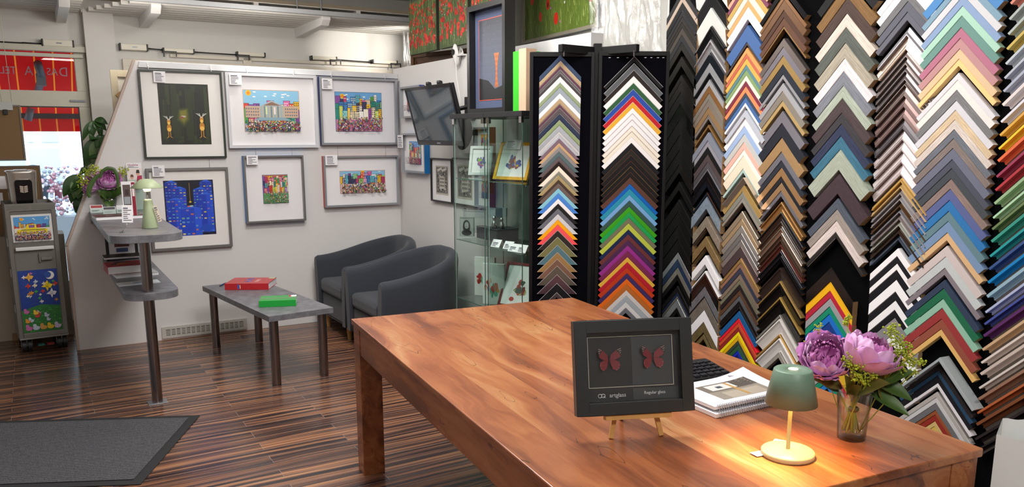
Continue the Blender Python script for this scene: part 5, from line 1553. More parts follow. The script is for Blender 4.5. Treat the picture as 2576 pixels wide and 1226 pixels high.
def civic(m, x0, x1, z0, z1, y):
    city(41, '8CC4E4', '9AA8B8', 2, .26, BRIGHT, (.09, .93))(m, x0, x1, z0, z1, y); W, H = x1 - x0, z1 - z0; q = y - .006
    X = lambda u: x0 + u * W; Z = lambda v: z0 + v * H; r = random.Random(2)
    m.color('B8B0A0'); m.rect(X(.02), X(.98), Z(.34), Z(.62), q); m.color('C8A890'); m.rect(X(.02), X(.28), Z(.36), Z(.60), q - 1e-5); m.rect(X(.72), X(.98), Z(.36), Z(.60), q - 1e-5)
    m.color('5A6A80')
    for i in range(6):
        for j in range(3):
            for b in (.035, .735): m.rect(X(b + i * .04), X(b + i * .04 + .02), Z(.385 + j * .075), Z(.42 + j * .075), q - 2e-5)
    m.color('A8B4B8'); m.poly([(X(.28), q - 3e-5, Z(.62)), (X(.72), q - 3e-5, Z(.62)), (X(.5), q - 3e-5, Z(.76))]); m.color('8A6A5A'); m.poly([(X(.34), q - 4e-5, Z(.635)), (X(.66), q - 4e-5, Z(.635)), (X(.5), q - 4e-5, Z(.725))])
    for i in range(7): m.color('6E8A96' if i % 2 else '9AB0B8'); m.rect(X(.29 + i * .06), X(.32 + i * .06), Z(.34), Z(.62), q - 4e-5)
    for k, c in ((.38, 'D8E0A0'), (.53, 'E8E4E8')): m.color(c); m.rect(X(k), X(k + .03), Z(.42), Z(.60), q - 5e-5)
    m.color('8AA8B4'); m.poly([(X(.14), q - 5e-5, Z(.27)), (X(.86), q - 5e-5, Z(.27)), (X(.72), q - 5e-5, Z(.345)), (X(.28), q - 5e-5, Z(.345))])
    for k in range(120): m.color(r.choice(BRIGHT + ['2A2A30', 'F2CDB0'])); m.disc(X(r.uniform(.03, .97)), Z(r.uniform(.03, .25)), W * .010, W * .013, q - 6e-5 - k * 1e-6, 6)
    for u, c in ((.22, 'D85A30'), (.46, 'C83030'), (.80, 'A8C83A')): m.color(c); m.rect(X(u), X(u + .12), Z(.05), Z(.11), q - 3e-4)
def night(m, x0, x1, z0, z1, y):
    W, H = x1 - x0, z1 - z0; X = lambda u: x0 + u * W; Z = lambda v: z0 + v * H; m.color('0A1030'); m.rect(x0, x1, z0, z1, y); m.color('0E1222'); m.rect(X(.28), X(.72), Z(.5), z1, y - .0001); r = random.Random(3); d = [y - .0002]
    def tower_(u0, um, u1, v0, v1, c0, c1, cell, top=None):
        d[0] -= 2e-5; q = d[0]; sl = (um - u0) * .22
        m.color(c0); m.poly([(X(u0), q, Z(v0)), (X(um), q, Z(max(v0 - sl * 0, 0))), (X(um), q, Z(v1)), (X(u0), q, Z(v1 - sl * .3))]); m.color(c1); m.poly([(X(um), q, Z(v0)), (X(u1), q, Z(v0)), (X(u1), q, Z(v1 - .012)), (X(um), q, Z(v1))])
        m.color(top or '2A62D8'); m.poly([(X(u0), q - 1e-6, Z(v1 - sl * .3)), (X(um), q - 1e-6, Z(v1)), (X(u1), q - 1e-6, Z(v1 - .012)), (X((u0 + u1) / 2 + .01), q - 1e-6, Z(v1 + .035))])
        d[0] -= 1e-5; q = d[0]
        for a, b in ((u0, um), (um, u1)):
            nx = max(1, int((b - a) / cell)); nz = int((v1 - v0) / cell)
            for i in range(nx):
                for j in range(nz):
                    if r.random() < .62:
                        m.color(r.choice(['C8B84A', 'D8C870', '4A80C8', '5A9AC0', '8A6AA8', '3A6AB8', '78A878', 'B86A5A', '2A58B0'])); xx = a + (b - a) * (i + .2) / nx
                        m.rect(X(xx), X(xx + (b - a) * .6 / nx), Z(v0 + (v1 - v0) * (j + .2) / nz), Z(v0 + (v1 - v0) * (j + .75) / nz - .01), q)
    tower_(.02, .14, .27, .3, .97, '16309A', '1B3CB0', .05); tower_(.72, .85, .97, .25, .97, '16309A', '1B3CB0', .05); tower_(.17, .30, .44, .3, .86, '1636A8', '1C44C0', .05); tower_(.58, .74, .86, .2, .84, '1636A8', '1C44C0', .05)
    tower_(.04, .2, .38, .02, .66, '1838B0', '1F4ACC', .055); tower_(.68, .84, .98, .05, .74, '1838B0', '1F4ACC', .055); tower_(.30, .58, .72, .0, .50, '1A40C0', '2352D6', .07)
    m.color('1A48B8'); m.poly([(X(.64), d[0] - 1e-5, Z(.10)), (X(.86), d[0] - 1e-5, Z(.04)), (X(.96), d[0] - 1e-5, Z(.16)), (X(.78), d[0] - 1e-5, Z(.21))])
    m.color('C8A040'); m.disc(X(.51), Z(.61), W * .028, H * .02, d[0] - 2e-5, 6); m.rect(X(.507), X(.513), Z(.62), Z(.95), d[0] - 2e-5); m.color('D86A5A'); m.disc(X(.50), Z(.53), W * .06, H * .014, d[0] - 3e-5, 10); m.color('9AD0E0'); m.disc(X(.53), Z(.535), W * .04, H * .012, d[0] - 4e-5, 8)
def wall_pic(label, tl, br, fw, dep, fm, sm_, mount, win, art, tagpx, line=None, seed=0):
    off = -dep; a = onP(tl[0], br[1], off); b = onP(br[0], tl[1], off); a2 = onP(win[0], win[3], off * .4); b2 = onP(win[2], win[1], off * .4)
    t0 = onP(tagpx[0], tagpx[3], off); t1 = onP(tagpx[2], tagpx[1], off)
    W, H = b.x - a.x, b.z - a.z
    p = picture('wall_picture', label, P(a.x, -.0005, a.z), PANG, W, H, fw, dep, fm, sm_, mount, (a2.x - a.x, b2.x - a.x, a2.z - a.z, b2.z - a.z), art, 'pictures on the low picture wall', (t0.x - a.x, t1.x - a.x, t0.z - a.z, t1.z - a.z), seed=seed, line=line)
    return a.x, b.x, a.z, b.z
M_DKF = pm('dark_green_frame', '1E2A20', .4); M_WHF = pm('white_box_frame', 'CBCDD2', .45, noise=.03); M_GRF = pm('pewter_frame', '7E7D7C', .35, .5)
rects = []
rects.append(wall_pic('dark forest print with two orange deer in a thin dark green frame', (365, 182), (557, 400), .014, .03, M_DKF, M_DKF, 'E9E7E4', (407, 213, 522, 364), deer, (387, 180, 415, 207), seed=11))
rects.append(wall_pic('colourful civic building print in a deep white box frame', (578, 190), (795, 373), .024, .045, M_WHF, M_WHF, 'E6E4E6', (617, 230, 750, 331), civic, (577, 186, 607, 213), 'D8B090', 12))
rects.append(wall_pic('colourful tall town print in a silver frame with dark blue edge, upper right', (810, 200), (998, 365), .018, .055, M_SILV, M_NAVY, 'E4E3E8', (846, 235, 958, 330), city(21, '6AA6DA', 'C87AA0', 3, .36), (810, 198, 835, 224), '5A7A98', 13))
rects.append(wall_pic('blue night print of glowing skyscrapers in a pewter frame behind the bar shelf', (384, 421), (573, 634), .02, .035, M_GRF, M_GRF, 'E6E3E0', (421, 452, 535, 596), night, (384, 416, 413, 445), seed=14))
rects.append(wall_pic('small colourful portrait-format print in a silver frame with azure left edge', (622, 391), (763, 563), .014, .06, M_GRF, M_SKYB, 'EAE8EA', (664, 440, 722, 512), city(22, 'C86A50', '5AA060', 4, .42), (621, 391, 648, 415), '5A7A98', 15))
rects.append(wall_pic('wide colourful street crowd print in a silver frame with red left edge', (819, 391), (1003, 523), .016, .055, M_SILV, M_REDF, 'EAE8EA', (857, 429, 967, 487), city(23, '8AC0E0', 'E0B8B0', 2, .48, sun=(.5, .92)), (819, 390, 848, 416), 'C09088', 16))
# hooks from the rail, wires down to the lower row
for k, (px_, yt, yb, lab) in enumerate(((371, 160, 180, 'left hook above the deer print'), (529, 167, 186, 'right hook above the deer print'), (620, 172, 190, 'left hook above the civic building print'), (737, 178, 194, 'right hook above the civic building print'), (832, 183, 200, 'left hook above the silver town print'), (967, 188, 204, 'right hook above the silver town print'))):
    a, b = onP(px_, yt, -.02), onP(px_, yb, -.02)
    h = thing('picture_hook', 'small white rail hook, ' + lab, 'hook', P(a.x, -.0225, a.z - .002), PANG, 'hooks on the gallery rail')
    MB().box(-.006, .006, -.004, 0, -.018, .006).tube([(0, -.002, -.01), (.002, -.008, -.03), (.004, .008, -.05)], .0028, 6).build('hook', M_WHITE, h)
    MB().tube([(0, -.001, -.02), (0, .016, b.z - a.z - .02)], .0009, 5).build('wire', M_ALU, h)
for px_, yt, yb, lab in ((643, 374, 393, 'left wire holding the small portrait-format print'), (734, 374, 393, 'right wire holding the small portrait-format print'), (849, 368, 393, 'left wire holding the street crowd print'), (970, 366, 391, 'right wire holding the street crowd print'), (526, 401, 421, 'wire holding the skyscraper print')):
    a, b = onP(px_, yt, -.003), onP(px_, yb, -.003)
    MBw = MB().tube([(0, 0, 0), (0, 0, b.z - a.z)], .0012, 5).build('picture_wire', M_ALU); MBw.location = P(a.x, -.003, a.z); tag(MBw, 'thin steel ' + lab, 'wire', 'wires between the picture rows')

# ================================================================== chain window openers along the shop-window wall
def opener(px0, px1, y0, y1, label, kind, hook=None):
    off = FY - .055; a = onP(px0, y0, off); b = onP(px1, y1, off); L_ = b.x - a.x; dz = (b.z - a.z)
    z = (a.z + b.z) / 2
    o = thing('window_opener', label, 'window opener', P(a.x, off, z), PANG, 'window openers above the picture wall')
    hgt = .026 if kind == 'big' else .017
    MB().box(.012, L_ - .012, -.02, .054, -hgt, hgt).build('housing', pm('opener_white', 'E2DCCB', .4, noise=.02), o, .004)
    for x_ in ((0, .013), (L_ - .013, L_)): MB().box(x_[0], x_[1], -.022, .0545, -hgt - .004, hgt + .004).build('end_cap', M_BLACK, o, .003)
    if kind == 'big': MB().box(L_ * .45, L_ * .62, -.0215, -.0203, -.005, .006).build('type_plate', M_GREY, o)
    if hook is not None:
        h = hook * L_; MB().box(h - .006, h + .006, -.03, -.018, -.06, -.008).box(h + .10, h + .108, -.03, -.018, -.055, -.015).box(h - .006, h + .108, -.03, -.018, -.018, -.008).build('bracket', M_BLACK, o)
    return o
opener(104, 186, 109, 109, 'white window opener with black ends above the red transom window', 'big')
opener(300, 372, 119, 119, 'white window opener with black ends just right of the pillar', 'big')
opener(409, 489, 128, 128, 'slim white window opener, leftmost of the slim ones above the picture wall', 'slim', .02)
opener(595, 667, 137, 137, 'slim white window opener above the civic building print', 'slim', .02)
opener(782, 847, 147, 147, 'slim white window opener left of the bright wall spot', 'slim', .72)
opener(936, 999, 156.5, 156.5, 'slim white window opener nearest the draped plastic sheet', 'slim', .72)
for a_, b_, lab in (((-40, 103), (60, 108), 'far left'), ((55, 107), (104, 110), 'between the left bar and the white opener'), ((372, 122), (412, 126), 'short one right of the pillar'), ((489, 131), (597, 138), 'middle one above the picture wall'), ((846, 150), (940, 157), 'right one above the picture wall')):
    p0, p1 = onP(*a_, FY - .05), onP(*b_, FY - .05); v0 = P(p0.x, FY - .05, p0.z); v1 = P(p1.x, FY - .05, p1.z)
    r_ = MB().tube([(0, 0, 0), v1 - v0], .005, 8).build('opener_rod', M_BLACK); r_.location = v0; tag(r_, 'thin dark opener rod, ' + lab, 'rod', 'rods between window openers')
# ================================================================== bar shelf on a steel pole
def laminate():
    t = NT('grey_laminate'); c = t.coord(); n1 = t.n('TexNoise', Vector=c, Scale=18.0, Detail=5.0); n2 = t.n('TexNoise', Vector=c, Scale=260.0, Detail=2.0)
    v = t.math('ADD', t.math('MULTIPLY', n1.outputs[0], .6), t.math('MULTIPLY', n2.outputs[0], .4))
    t.set(Base__Color=t.ramp(v, [(.35, '56565C'), (.5, '6A6A70'), (.65, '7E7E84')]), Roughness=.38); return t.m
M_LAM = laminate()
def rounded(x0, x1, y0, y1, r, n=10):
    """board outline: round corners at the free end y0, square at the wall y1"""
    p = [(x0, y1)]
    for k in range(n + 1): a = math.pi + math.pi / 2 * k / n; p.append((x0 + r + r * math.cos(a), y0 + r + r * math.sin(a)))
    for k in range(n + 1): a = 1.5 * math.pi + math.pi / 2 * k / n; p.append((x1 - r + r * math.cos(a), y0 + r + r * math.sin(a)))
    p.append((x1, y1)); return p
BZ, B2 = 1.06, .70
bA, bB, bC = onZP(209, 533, BZ), onZP(300, 592, BZ), onZP(449, 577, BZ)
bl = onZP(272, 590, BZ).x - .006; by0 = min(bB.y, onZP(340, 593, BZ).y) - .01; br = bC.x + .004
c1, c2, c3 = onZP(243, 650, B2), onZP(340, 738, B2), onZP(436, 714, B2)
pole = onZP(396.5, 1013, 0); PX0, PY0 = pole.x, pole.y
bar = thing('bar_shelf', 'grey two-tier bar shelf with rounded ends on a steel floor pole', 'shelf', P(PX0, PY0, 0), PANG)
lo = lambda x, y: (x - PX0, y - PY0)
MB().prism([lo(*p) for p in rounded(bl, br, by0, -.001, .12)], BZ - .045, BZ).build('top_board', M_LAM, bar, .002)
x20, x21 = onZP(312, 735, B2).x - .006, c3.x + .004; y20 = min(c2.y - .012, PY0 - .07)
hr = .031
MB().prism([lo(*p) for p in rounded(x20, x21, y20, -.001, .12)], B2 - .045, B2).build('lower_board', M_LAM, bar, .002)
MB().cyl((0, 0, .006), (0, 0, B2 - .0455), hr, n=32).cyl((0, 0, B2 + .0005), (0, 0, BZ - .0455), hr, n=32).build('pole', M_STEEL, bar)
MB().box(-.055, .055, -.045, .045, .0005, .006).build('foot_plate', M_ALU, bar, .001)
MB().box(bl - PX0 + .004, bl - PX0 + .012, -PY0 - .12, -PY0 - .0015, BZ - .085, BZ - .0455).build('wall_bracket', M_GREY, bar); MB().box(x20 - PX0 + .004, x20 - PX0 + .012, -PY0 - .12, -PY0 - .0015, B2 - .085, B2 - .0455).build('wall_bracket', M_GREY, bar)
def onB(x, y, z=BZ): q = onZP(x, y, z); return P(q.x, q.y, z + .0006)
# small green lamp with a cone foot
gl = onB(378, 574); g = thing('table_lamp', 'small pale green mushroom lamp with a cone foot on the bar shelf', 'lamp', gl)
M_PGR = pm('pale_green_lacquer', 'A2B08C', .42, .0, noise=.03)
MB().lathe([(0, 0), (.046, 0), (.047, .004), (.026, .165), (.022, .175), (.018, .178), (0, .178)], 36).build('foot', M_PGR, g)
MB().cyl((0, 0, .178), (0, 0, .262), .006, n=14).build('stem', M_GREY, g)
MB().lathe([(.006, .262), (.030, .263), (.094, .247), (.095, .249), (.036, .300), (.012, .302), (0, .302)], 40).build('shade', M_PGR, g)
MB().lathe([(.0065, .225), (.018, .226), (.026, .250), (.026, .259), (.0065, .259)], 24).build('light_cup', emit_mat('warm_cup', 'FFE6A8', 3.0), g)
tg = MB().at(Matrix.Translation((.036, -.03, .085)) @ Matrix.Rotation(R(-14), 4, 'Y')).box(0, .022, -.0008, .0, -.05, .05).build('price_tag', pm('tag_cream', 'DCCDB8', .6), g)
m = MB().at(Matrix.Translation((.036, -.031, .085)) @ Matrix.Rotation(R(-14), 4, 'Y')); lines(m, .003, .019, -.045, .045, -.0012, 7, random.Random(2)); m.build('printed_lines', M_INK, tg)
pl2 = bpy.data.lights.new('bar_lamp_glow', 'SPOT'); pl2.energy = 2.2; pl2.color = (1, .74, .45); pl2.shadow_soft_size = .02; pl2.spot_size = R(140); pl2.spot_blend = .5
o2 = bpy.data.objects.new('bar_lamp_glow', pl2); COL.objects.link(o2); o2.location = gl + Vector((0, 0, .222))
# price card in a wire clip
q = onB(307, 586); pc = thing('price_card', 'white price card in a wire clip at the front of the bar shelf', 'card', q, PANG)
k0 = upright(322, 560, q) - q; k1 = upright(322, 516, q) - q
ir = Matrix.Rotation(-PANG, 4, 'Z'); k0, k1 = ir @ k0, ir @ k1
MB().tube([(0, 0, .003), k0 * .6, k0 + Vector((0, 0, .004))], .0022, 6).ball(tuple(k0), .006).cyl((0, 0, 0), (0, 0, .003), .014).build('clip_stand', M_CHROME, pc)
wc = .029; note(pc, k0.x - wc, k0.x + wc, k0.z, k1.z, k0.y - .004, 8, 7, R(3), 'card')
# brochures and card holders
def onb2(px_, py_, z=BZ): q = onZP(px_, py_, z); return q
def flat_stack(name, label, corners_px, z, T, col, deco=None, cat='magazine', group=None):
    """a book or magazine lying flat: near-left, near-right and depth given by pixels at height z"""
    a, b = onZP(*corners_px[0], z), onZP(*corners_px[1], z); W = math.hypot(b.x - a.x, b.y - a.y); rz = math.atan2(b.y - a.y, b.x - a.x); D = corners_px[2]
    t = thing(name, label, cat, P(a.x, a.y, z + .0006), PANG + rz, group)
    MB().box(0.002, W - .002, .002, D - .002, .0012, T - .0012).build('pages', M_PAPER, t)
    cm = pm('cover_' + col, col, .35, noise=.04)
    m = MB().box(0, W, 0, D, T - .0011, T).box(0, W, 0, D, 0, .0011)
    if name == 'book': m.box(0, .0015, 0, D, .0011, T - .0011)
    m.build('cover', cm, t)
    if deco:
        m = MB(); deco(m, W, D, T + .0003); m.build('cover_print', M_ART, t)
    return t
def blobs(cols, n, seed):
    def fn(m, W, D, z):
        r = random.Random(seed)
        for k in range(n):
            m.color(r.choice(cols)); u, v = r.uniform(.12, .8), r.uniform(.2, .75); w, h = r.uniform(.05, .2), r.uniform(.05, .2); m.poly([(W * u, D * v, z + k * 2e-5), (W * min(u + w, .97), D * v, z + k * 2e-5), (W * min(u + w * .9, .95), D * min(v + h, .95), z + k * 2e-5), (W * u, D * min(v + h, .95), z + k * 2e-5)])
    return fn
flat_stack('magazine', 'thick magazine with dark cover photo lying on the bar shelf', ((242, 556), (392, 548), .22), BZ, .022, '5A3A38', blobs(['8A8A8C', '3A2A2A', 'B0A8A4', '6A2A2A'], 14, 3))
def holder(label, px_, py_, W, H, col, group='card holders on the bar shelf'):
    q = onZP(px_, py_, BZ); t = thing('card_holder', label, 'card holder', P(q.x, q.y, BZ + .0006), PANG, group); T = Matrix.Rotation(R(-14), 4, 'X')
    MB().at(T).box(0, W, 0, .012, .001, H).build('cards', M_PAPER, t)
    m = MB().at(T); m.color(col[0]); m.rect(W * .06, W * .94, H * .62, H * .94, -.0006); m.color(col[1]); m.rect(W * .1, W * .7, H * .3, H * .36, -.0006); m.rect(W * .1, W * .55, H * .18, H * .23, -.0006); m.build('card_print', M_ART, t)
    MB().at(T).box(-.003, W + .003, -.004, -.002, 0, H * .55).box(-.003, W + .003, .0125, .0145, 0, H * .9).box(-.003, W + .003, -.0019, .0124, -.002, 0).build('acrylic_tray', M_CABG, t); return t
holder('card holder with red and white business cards, leftmost on the bar shelf', 228, 537, .085, .06, ('A02028', '3A3A3E'))
holder('card holder with dark grey cards in the middle of the bar shelf', 260, 540, .085, .055, ('4A4A50', 'C8C8C8'))
holder('card holder with white cards next to the price card', 294, 537, .08, .058, ('DADADE', '4A4A52'))
q = onZP(313, 552, BZ); bh = thing('brochure_holder', 'upright brochure holder with a red-spined white brochure on the bar shelf', 'brochure holder', P(q.x, q.y + .03, BZ + .0006), PANG)
hgt = upright(313, 458, P(q.x, q.y + .03, 0)).z - BZ
MB().box(0, .085, 0, .03, .002, hgt).build('brochures', M_PAPER, bh)
m = MB(); m.color('8E1C30'); m.rect(.062, .084, .004, hgt - .004, -.0005); m.color('5A4A48'); m.rect(.008, .055, .08, hgt - .02, -.0005); m.color('9AA0A4'); m.rect(.012, .05, .10, .15, -.0006); m.color('3A2A2C'); m.rect(.02, .045, .16, .2, -.0006); m.color('E4E0DC'); m.rect(.066, .08, hgt - .10, hgt - .02, -.0006); m.build('brochure_print', M_ART, bh)
q2 = onZP(345, 540, BZ); bh2 = thing('brochure_stand', 'clear tall stand with a white brochure showing two smiling people', 'brochure', P(q2.x - .01, -.06, BZ + .0006), PANG)
pb0 = P(q2.x - .01, -.06, 0); ztop = upright(350, 410, pb0).z - BZ; zmid = upright(350, 462, pb0).z - BZ
MB().box(0, .105, .0, .006, zmid - .03, ztop).build('brochure', M_PAPER, bh2)
MB().box(-.004, .11, -.004, -.002, 0, zmid + .03).box(-.004, .11, .0065, .0085, 0, zmid + .03).box(-.004, .11, -.06, -.0045, 0, .003).build('acrylic_sheet', M_CABG, bh2)
hB = ztop - zmid; m = MB(); zz = lambda f: zmid + hB * f
m.color('E8DCD8'); m.rect(.002, .103, zmid - .028, zz(.72), -.0006); m.color('B02850'); m.poly([(.058, -.0009, zmid - .02), (.103, -.0009, zmid - .02), (.103, -.0009, zz(.40)), (.07, -.0009, zz(.36))]); m.color('E4DED8'); m.poly([(.008, -.001, zmid - .02), (.058, -.001, zmid - .02), (.05, -.001, zz(.22)), (.014, -.001, zz(.20))])
m.color('D8A890'); m.disc(.076, zz(.46), .012, .016, -.0011, 14); m.disc(.033, zz(.29), .011, .014, -.0012, 14); m.color('2E2220'); m.poly([(.063, -.0013, zz(.50)), (.089, -.0013, zz(.50)), (.086, -.0013, zz(.66)), (.068, -.0013, zz(.66))]); m.color('6A4630'); m.poly([(.021, -.0013, zz(.32)), (.046, -.0013, zz(.32)), (.041, -.0013, zz(.44)), (.026, -.0013, zz(.44))])
m.build('brochure_print', M_ART, bh2)
text_mesh('lettering', 'Häusliche', .019, pm('magenta_ink', 'A82A6A', .6), bh2, Matrix.Translation((.045, -.0012, zz(.90)))); 
m = MB(); lines(m, .01, .09, zz(.76), zz(.84), -.001, 2, random.Random(1), False); m.build('printed_lines', M_INK, bh2)

# bouquet on the bar shelf
q = onZP(280, 532, BZ); bvx, bvy = q.x, q.y
bv = thing('glass_vase', 'slanted clear glass vase with peonies on the bar shelf', 'vase', P(bvx, bvy, BZ + .0006), PANG)
MB().lathe([(0, 0), (.030, 0), (.033, .003), (.052, .13), (.0505, .13), (.031, .010), (0, .009)], 32).build('vase_body', vessel_mat('vase_glass', 'F2F6F4', '8C9A98'), bv)
VB = P(bvx, bvy, 0)
def vb2(x, y, push=0.0):
    q = upright(x, y, VB); d = CAM - q; d.z = 0; return q + d.normalized() * push
vw2 = (VB - Vector((0, 0, 0))).normalized(); ft2 = lambda a: (VB.x + .018 * math.cos(a), VB.y + .018 * math.sin(a), BZ + .016)
peony(vb2(272, 447, .05), .085, 21, (-vw2 * .75 + Vector((0, 0, .65))), 'purple-pink peony at the front of the bar shelf bouquet', 'peonies on the bar shelf', ft2(1))
peony(vb2(226, 462, .0), .075, 22, (-vw2 * .5 + Vector((-.5, 0, .5))), 'paler pink peony at the left of the bar shelf bouquet', 'peonies on the bar shelf', ft2(3))
sprig([vb2(222, 432, .02), vb2(238, 424, .02), vb2(210, 445, .02), vb2(205, 458, .02), vb2(246, 436, 0)], .045, ft2(4), "yellow-green lady's mantle sprig at the upper left of the bar shelf bouquet", 31, 220, .0045, "lady's mantle sprigs on the bar shelf")
sprig([vb2(300, 436, .0), vb2(310, 430, 0), vb2(312, 465, .02), vb2(306, 475, .02)], .04, ft2(5), "yellow-green lady's mantle sprig at the right of the bar shelf bouquet", 32, 160, .0045, "lady's mantle sprigs on the bar shelf")
lv2 = thing('leaf_collar', 'peony and ribbon leaves looped around the bar shelf bouquet', 'leaves', P(bvx, bvy, BZ + .14), 0)
LC = P(bvx, bvy, BZ + .14)
for (bx, by, tx, ty, wd) in ((268, 500, 262, 470, .06), (280, 500, 292, 470, .06), (285, 495, 325, 470, .05), (270, 500, 245, 478, .06), (272, 505, 276, 525, .05)):
    m = MB(); leaf_mesh(m, vb2(bx, by, .03) - LC, vb2(tx, ty, .07) - LC, wd * 1.4, .01, (-vw2 * .7 + Vector((0, 0, .6)))); m.build('leaf', M_LEAF, lv2)
def ribbon(pts, w, label):
    m = MB(); P_ = [vb2(x, y, .11) - LC for x, y in pts]; n = len(P_)
    def fn(u, v):
        i = min(int(u * (n - 1)), n - 2); f = u * (n - 1) - i; p = P_[i].lerp(P_[i + 1], f); t = (P_[i + 1] - P_[i]).normalized(); s_ = t.cross(vw2).normalized()
        return p + s_ * (v - .5) * w * (.5 + .5 * math.sin(math.pi * min(max(u, .05), .95))) + vw2 * (abs(v - .5) * .01)
    m.grid(fn, 30, 4); m.build('ribbon_leaf', M_LEAF, lv2)
ribbon([(252, 445), (256, 430), (270, 422), (285, 424), (294, 438), (297, 455), (296, 470)], .028, 'a'); ribbon([(250, 438), (236, 450), (226, 468), (222, 485), (226, 495)], .036, 'b')
m = MB()
for k in range(9): a = k * .7; m.tube([(.018 * math.cos(a), .018 * math.sin(a), -.125), (.02 * math.cos(a + 2), .02 * math.sin(a + 2), 0)], .0028, 6)
m.build('stems', M_STEM, lv2)['kind'] = 'stuff'

# lower board: books
def rbook(m, W, D, z): blobs(['3A6A9A', 'C8782A', '2A2A3A', '7A2A2A'], 10, 4)(m, W, D, z)
flat_stack('magazine', 'pale grey catalogue at the bottom of the pile on the lower bar board', ((293, 702), (400, 692), .26), B2, .018, 'B9BABC')
flat_stack('comic_book', 'colourful comic book lying at the front of the lower bar board', ((299, 722), (404, 712), .11), B2, .006, 'D8E0E4', blobs(['E0B040', '7A4A30', '6AA8D8', 'E8E0D0', 'D88A3A'], 16, 6))
rb = flat_stack('book', 'thick red book lying on the lower bar board behind the pole', ((272, 692), (368, 684), .24), B2 + .0195, .05, 'A8262A', rbook)
flat_stack('magazine', 'dark glossy magazine on top of the red book on the lower bar board', ((262, 655), (362, 648), .18), B2 + .0712, .014, '23251F', blobs(['4A5A3A', '2A2A2A', '6A6A60'], 8, 8))
dq = onZP(274, 640, B2 + .087); df = thing('standing_picture', 'dark-framed small picture standing at the back of the lower bar board', 'picture', P(dq.x, -.18, B2 + .0012), PANG)
MB().box(0, .02, -.012, 0, 0, .26).box(.20, .22, -.012, 0, 0, .26).box(.02, .20, -.012, 0, 0, .02).box(.02, .20, -.012, 0, .24, .26).build('frame', M_BLKF, df, .001); MB().box(.02, .20, -.006, -.003, .02, .24).build('mount', M_PAPER, df)
m = MB(); m.color('6A3A34'); m.rect(.06, .16, .10, .21, -.0065); m.color('4A5A8A'); m.rect(.07, .15, .06, .09, -.0066); m.build('print', M_ART, df)

# ================================================================== airline trolley with a capsule machine
tA, tB = onz(62, 890, 0), onz(165, 876, 0); fa, fb = upright(50, 858, tA), upright(173, 845, tB)
TW = math.hypot(fb.x - fa.x, fb.y - fa.y); trz = math.atan2(fb.y - fa.y, fb.x - fa.x)
tz0 = .115; tz1 = upright(80, 512, tA).z
tr = thing('galley_trolley', 'aluminium galley trolley with colourful prints behind the bar shelf', 'trolley', (fa.x, fa.y, 0), trz)
M_TAL = pm('trolley_aluminium', '7E7B76', .38, .5, noise=.08); M_TGR = pm('trolley_grey', '706E67', .5, noise=.06)
TD = .42; rec = .008; e = .028
MB().box(0.001, TW - .001, rec + .001, TD, tz0, tz1 - .05).build('body', M_TGR, tr, .003)
dz = lambda px_, py_: (upright(px_, py_, tA).z)
zp = [dz(90, v) for v in (530, 541, 607, 628, 680, 838)]
m = MB().box(0, e, 0, rec, tz0, tz1 - .05).box(TW - e, TW, 0, rec, tz0, tz1 - .05).box(e, TW - e, 0, rec, zp[0], tz1 - .05).box(e, TW - e, 0, rec, tz0, zp[5]); m.build('door_frame', M_TAL, tr, .002)
MB().box(0, TW, -.012, TD, tz0 - .012, tz0 - .0005).build('bottom_rail', M_TAL, tr, .003)
m = MB().box(0, TW, 0, .006, tz1 - .049, tz1).box(0, TW, TD - .006, TD, tz1 - .049, tz1).box(0, .006, .006, TD - .006, tz1 - .049, tz1).box(TW - .006, TW, .006, TD - .006, tz1 - .049, tz1).box(.006, TW - .006, .006, TD - .006, tz1 - .049, tz1 - .045)
m.build('top_tray', M_TAL, tr, .001)
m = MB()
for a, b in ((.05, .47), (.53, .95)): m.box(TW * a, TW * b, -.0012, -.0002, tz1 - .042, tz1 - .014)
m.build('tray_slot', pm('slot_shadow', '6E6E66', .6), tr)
MB().box(e + .01, TW - e - .01, -.022, -.0002, zp[3] - .004, zp[3] + .022).build('grip_bar', pm('white_grip', 'D8DAD8', .3, noise=.02), tr, .005)
MB().box(TW * .60, TW * .83, -.016, -.0002 + .007, zp[3] - .085, zp[3] - .062).box(TW * .56, TW * .60, -.01, .007, zp[3] - .10, zp[3] - .03).build('latch', M_TGR, tr, .004)
for z in (.35, .62, .85): MB().cyl((-.006, .004, z - .03), (-.006, .004, z + .03), .006, n=12).build('hinge', M_TAL, tr)
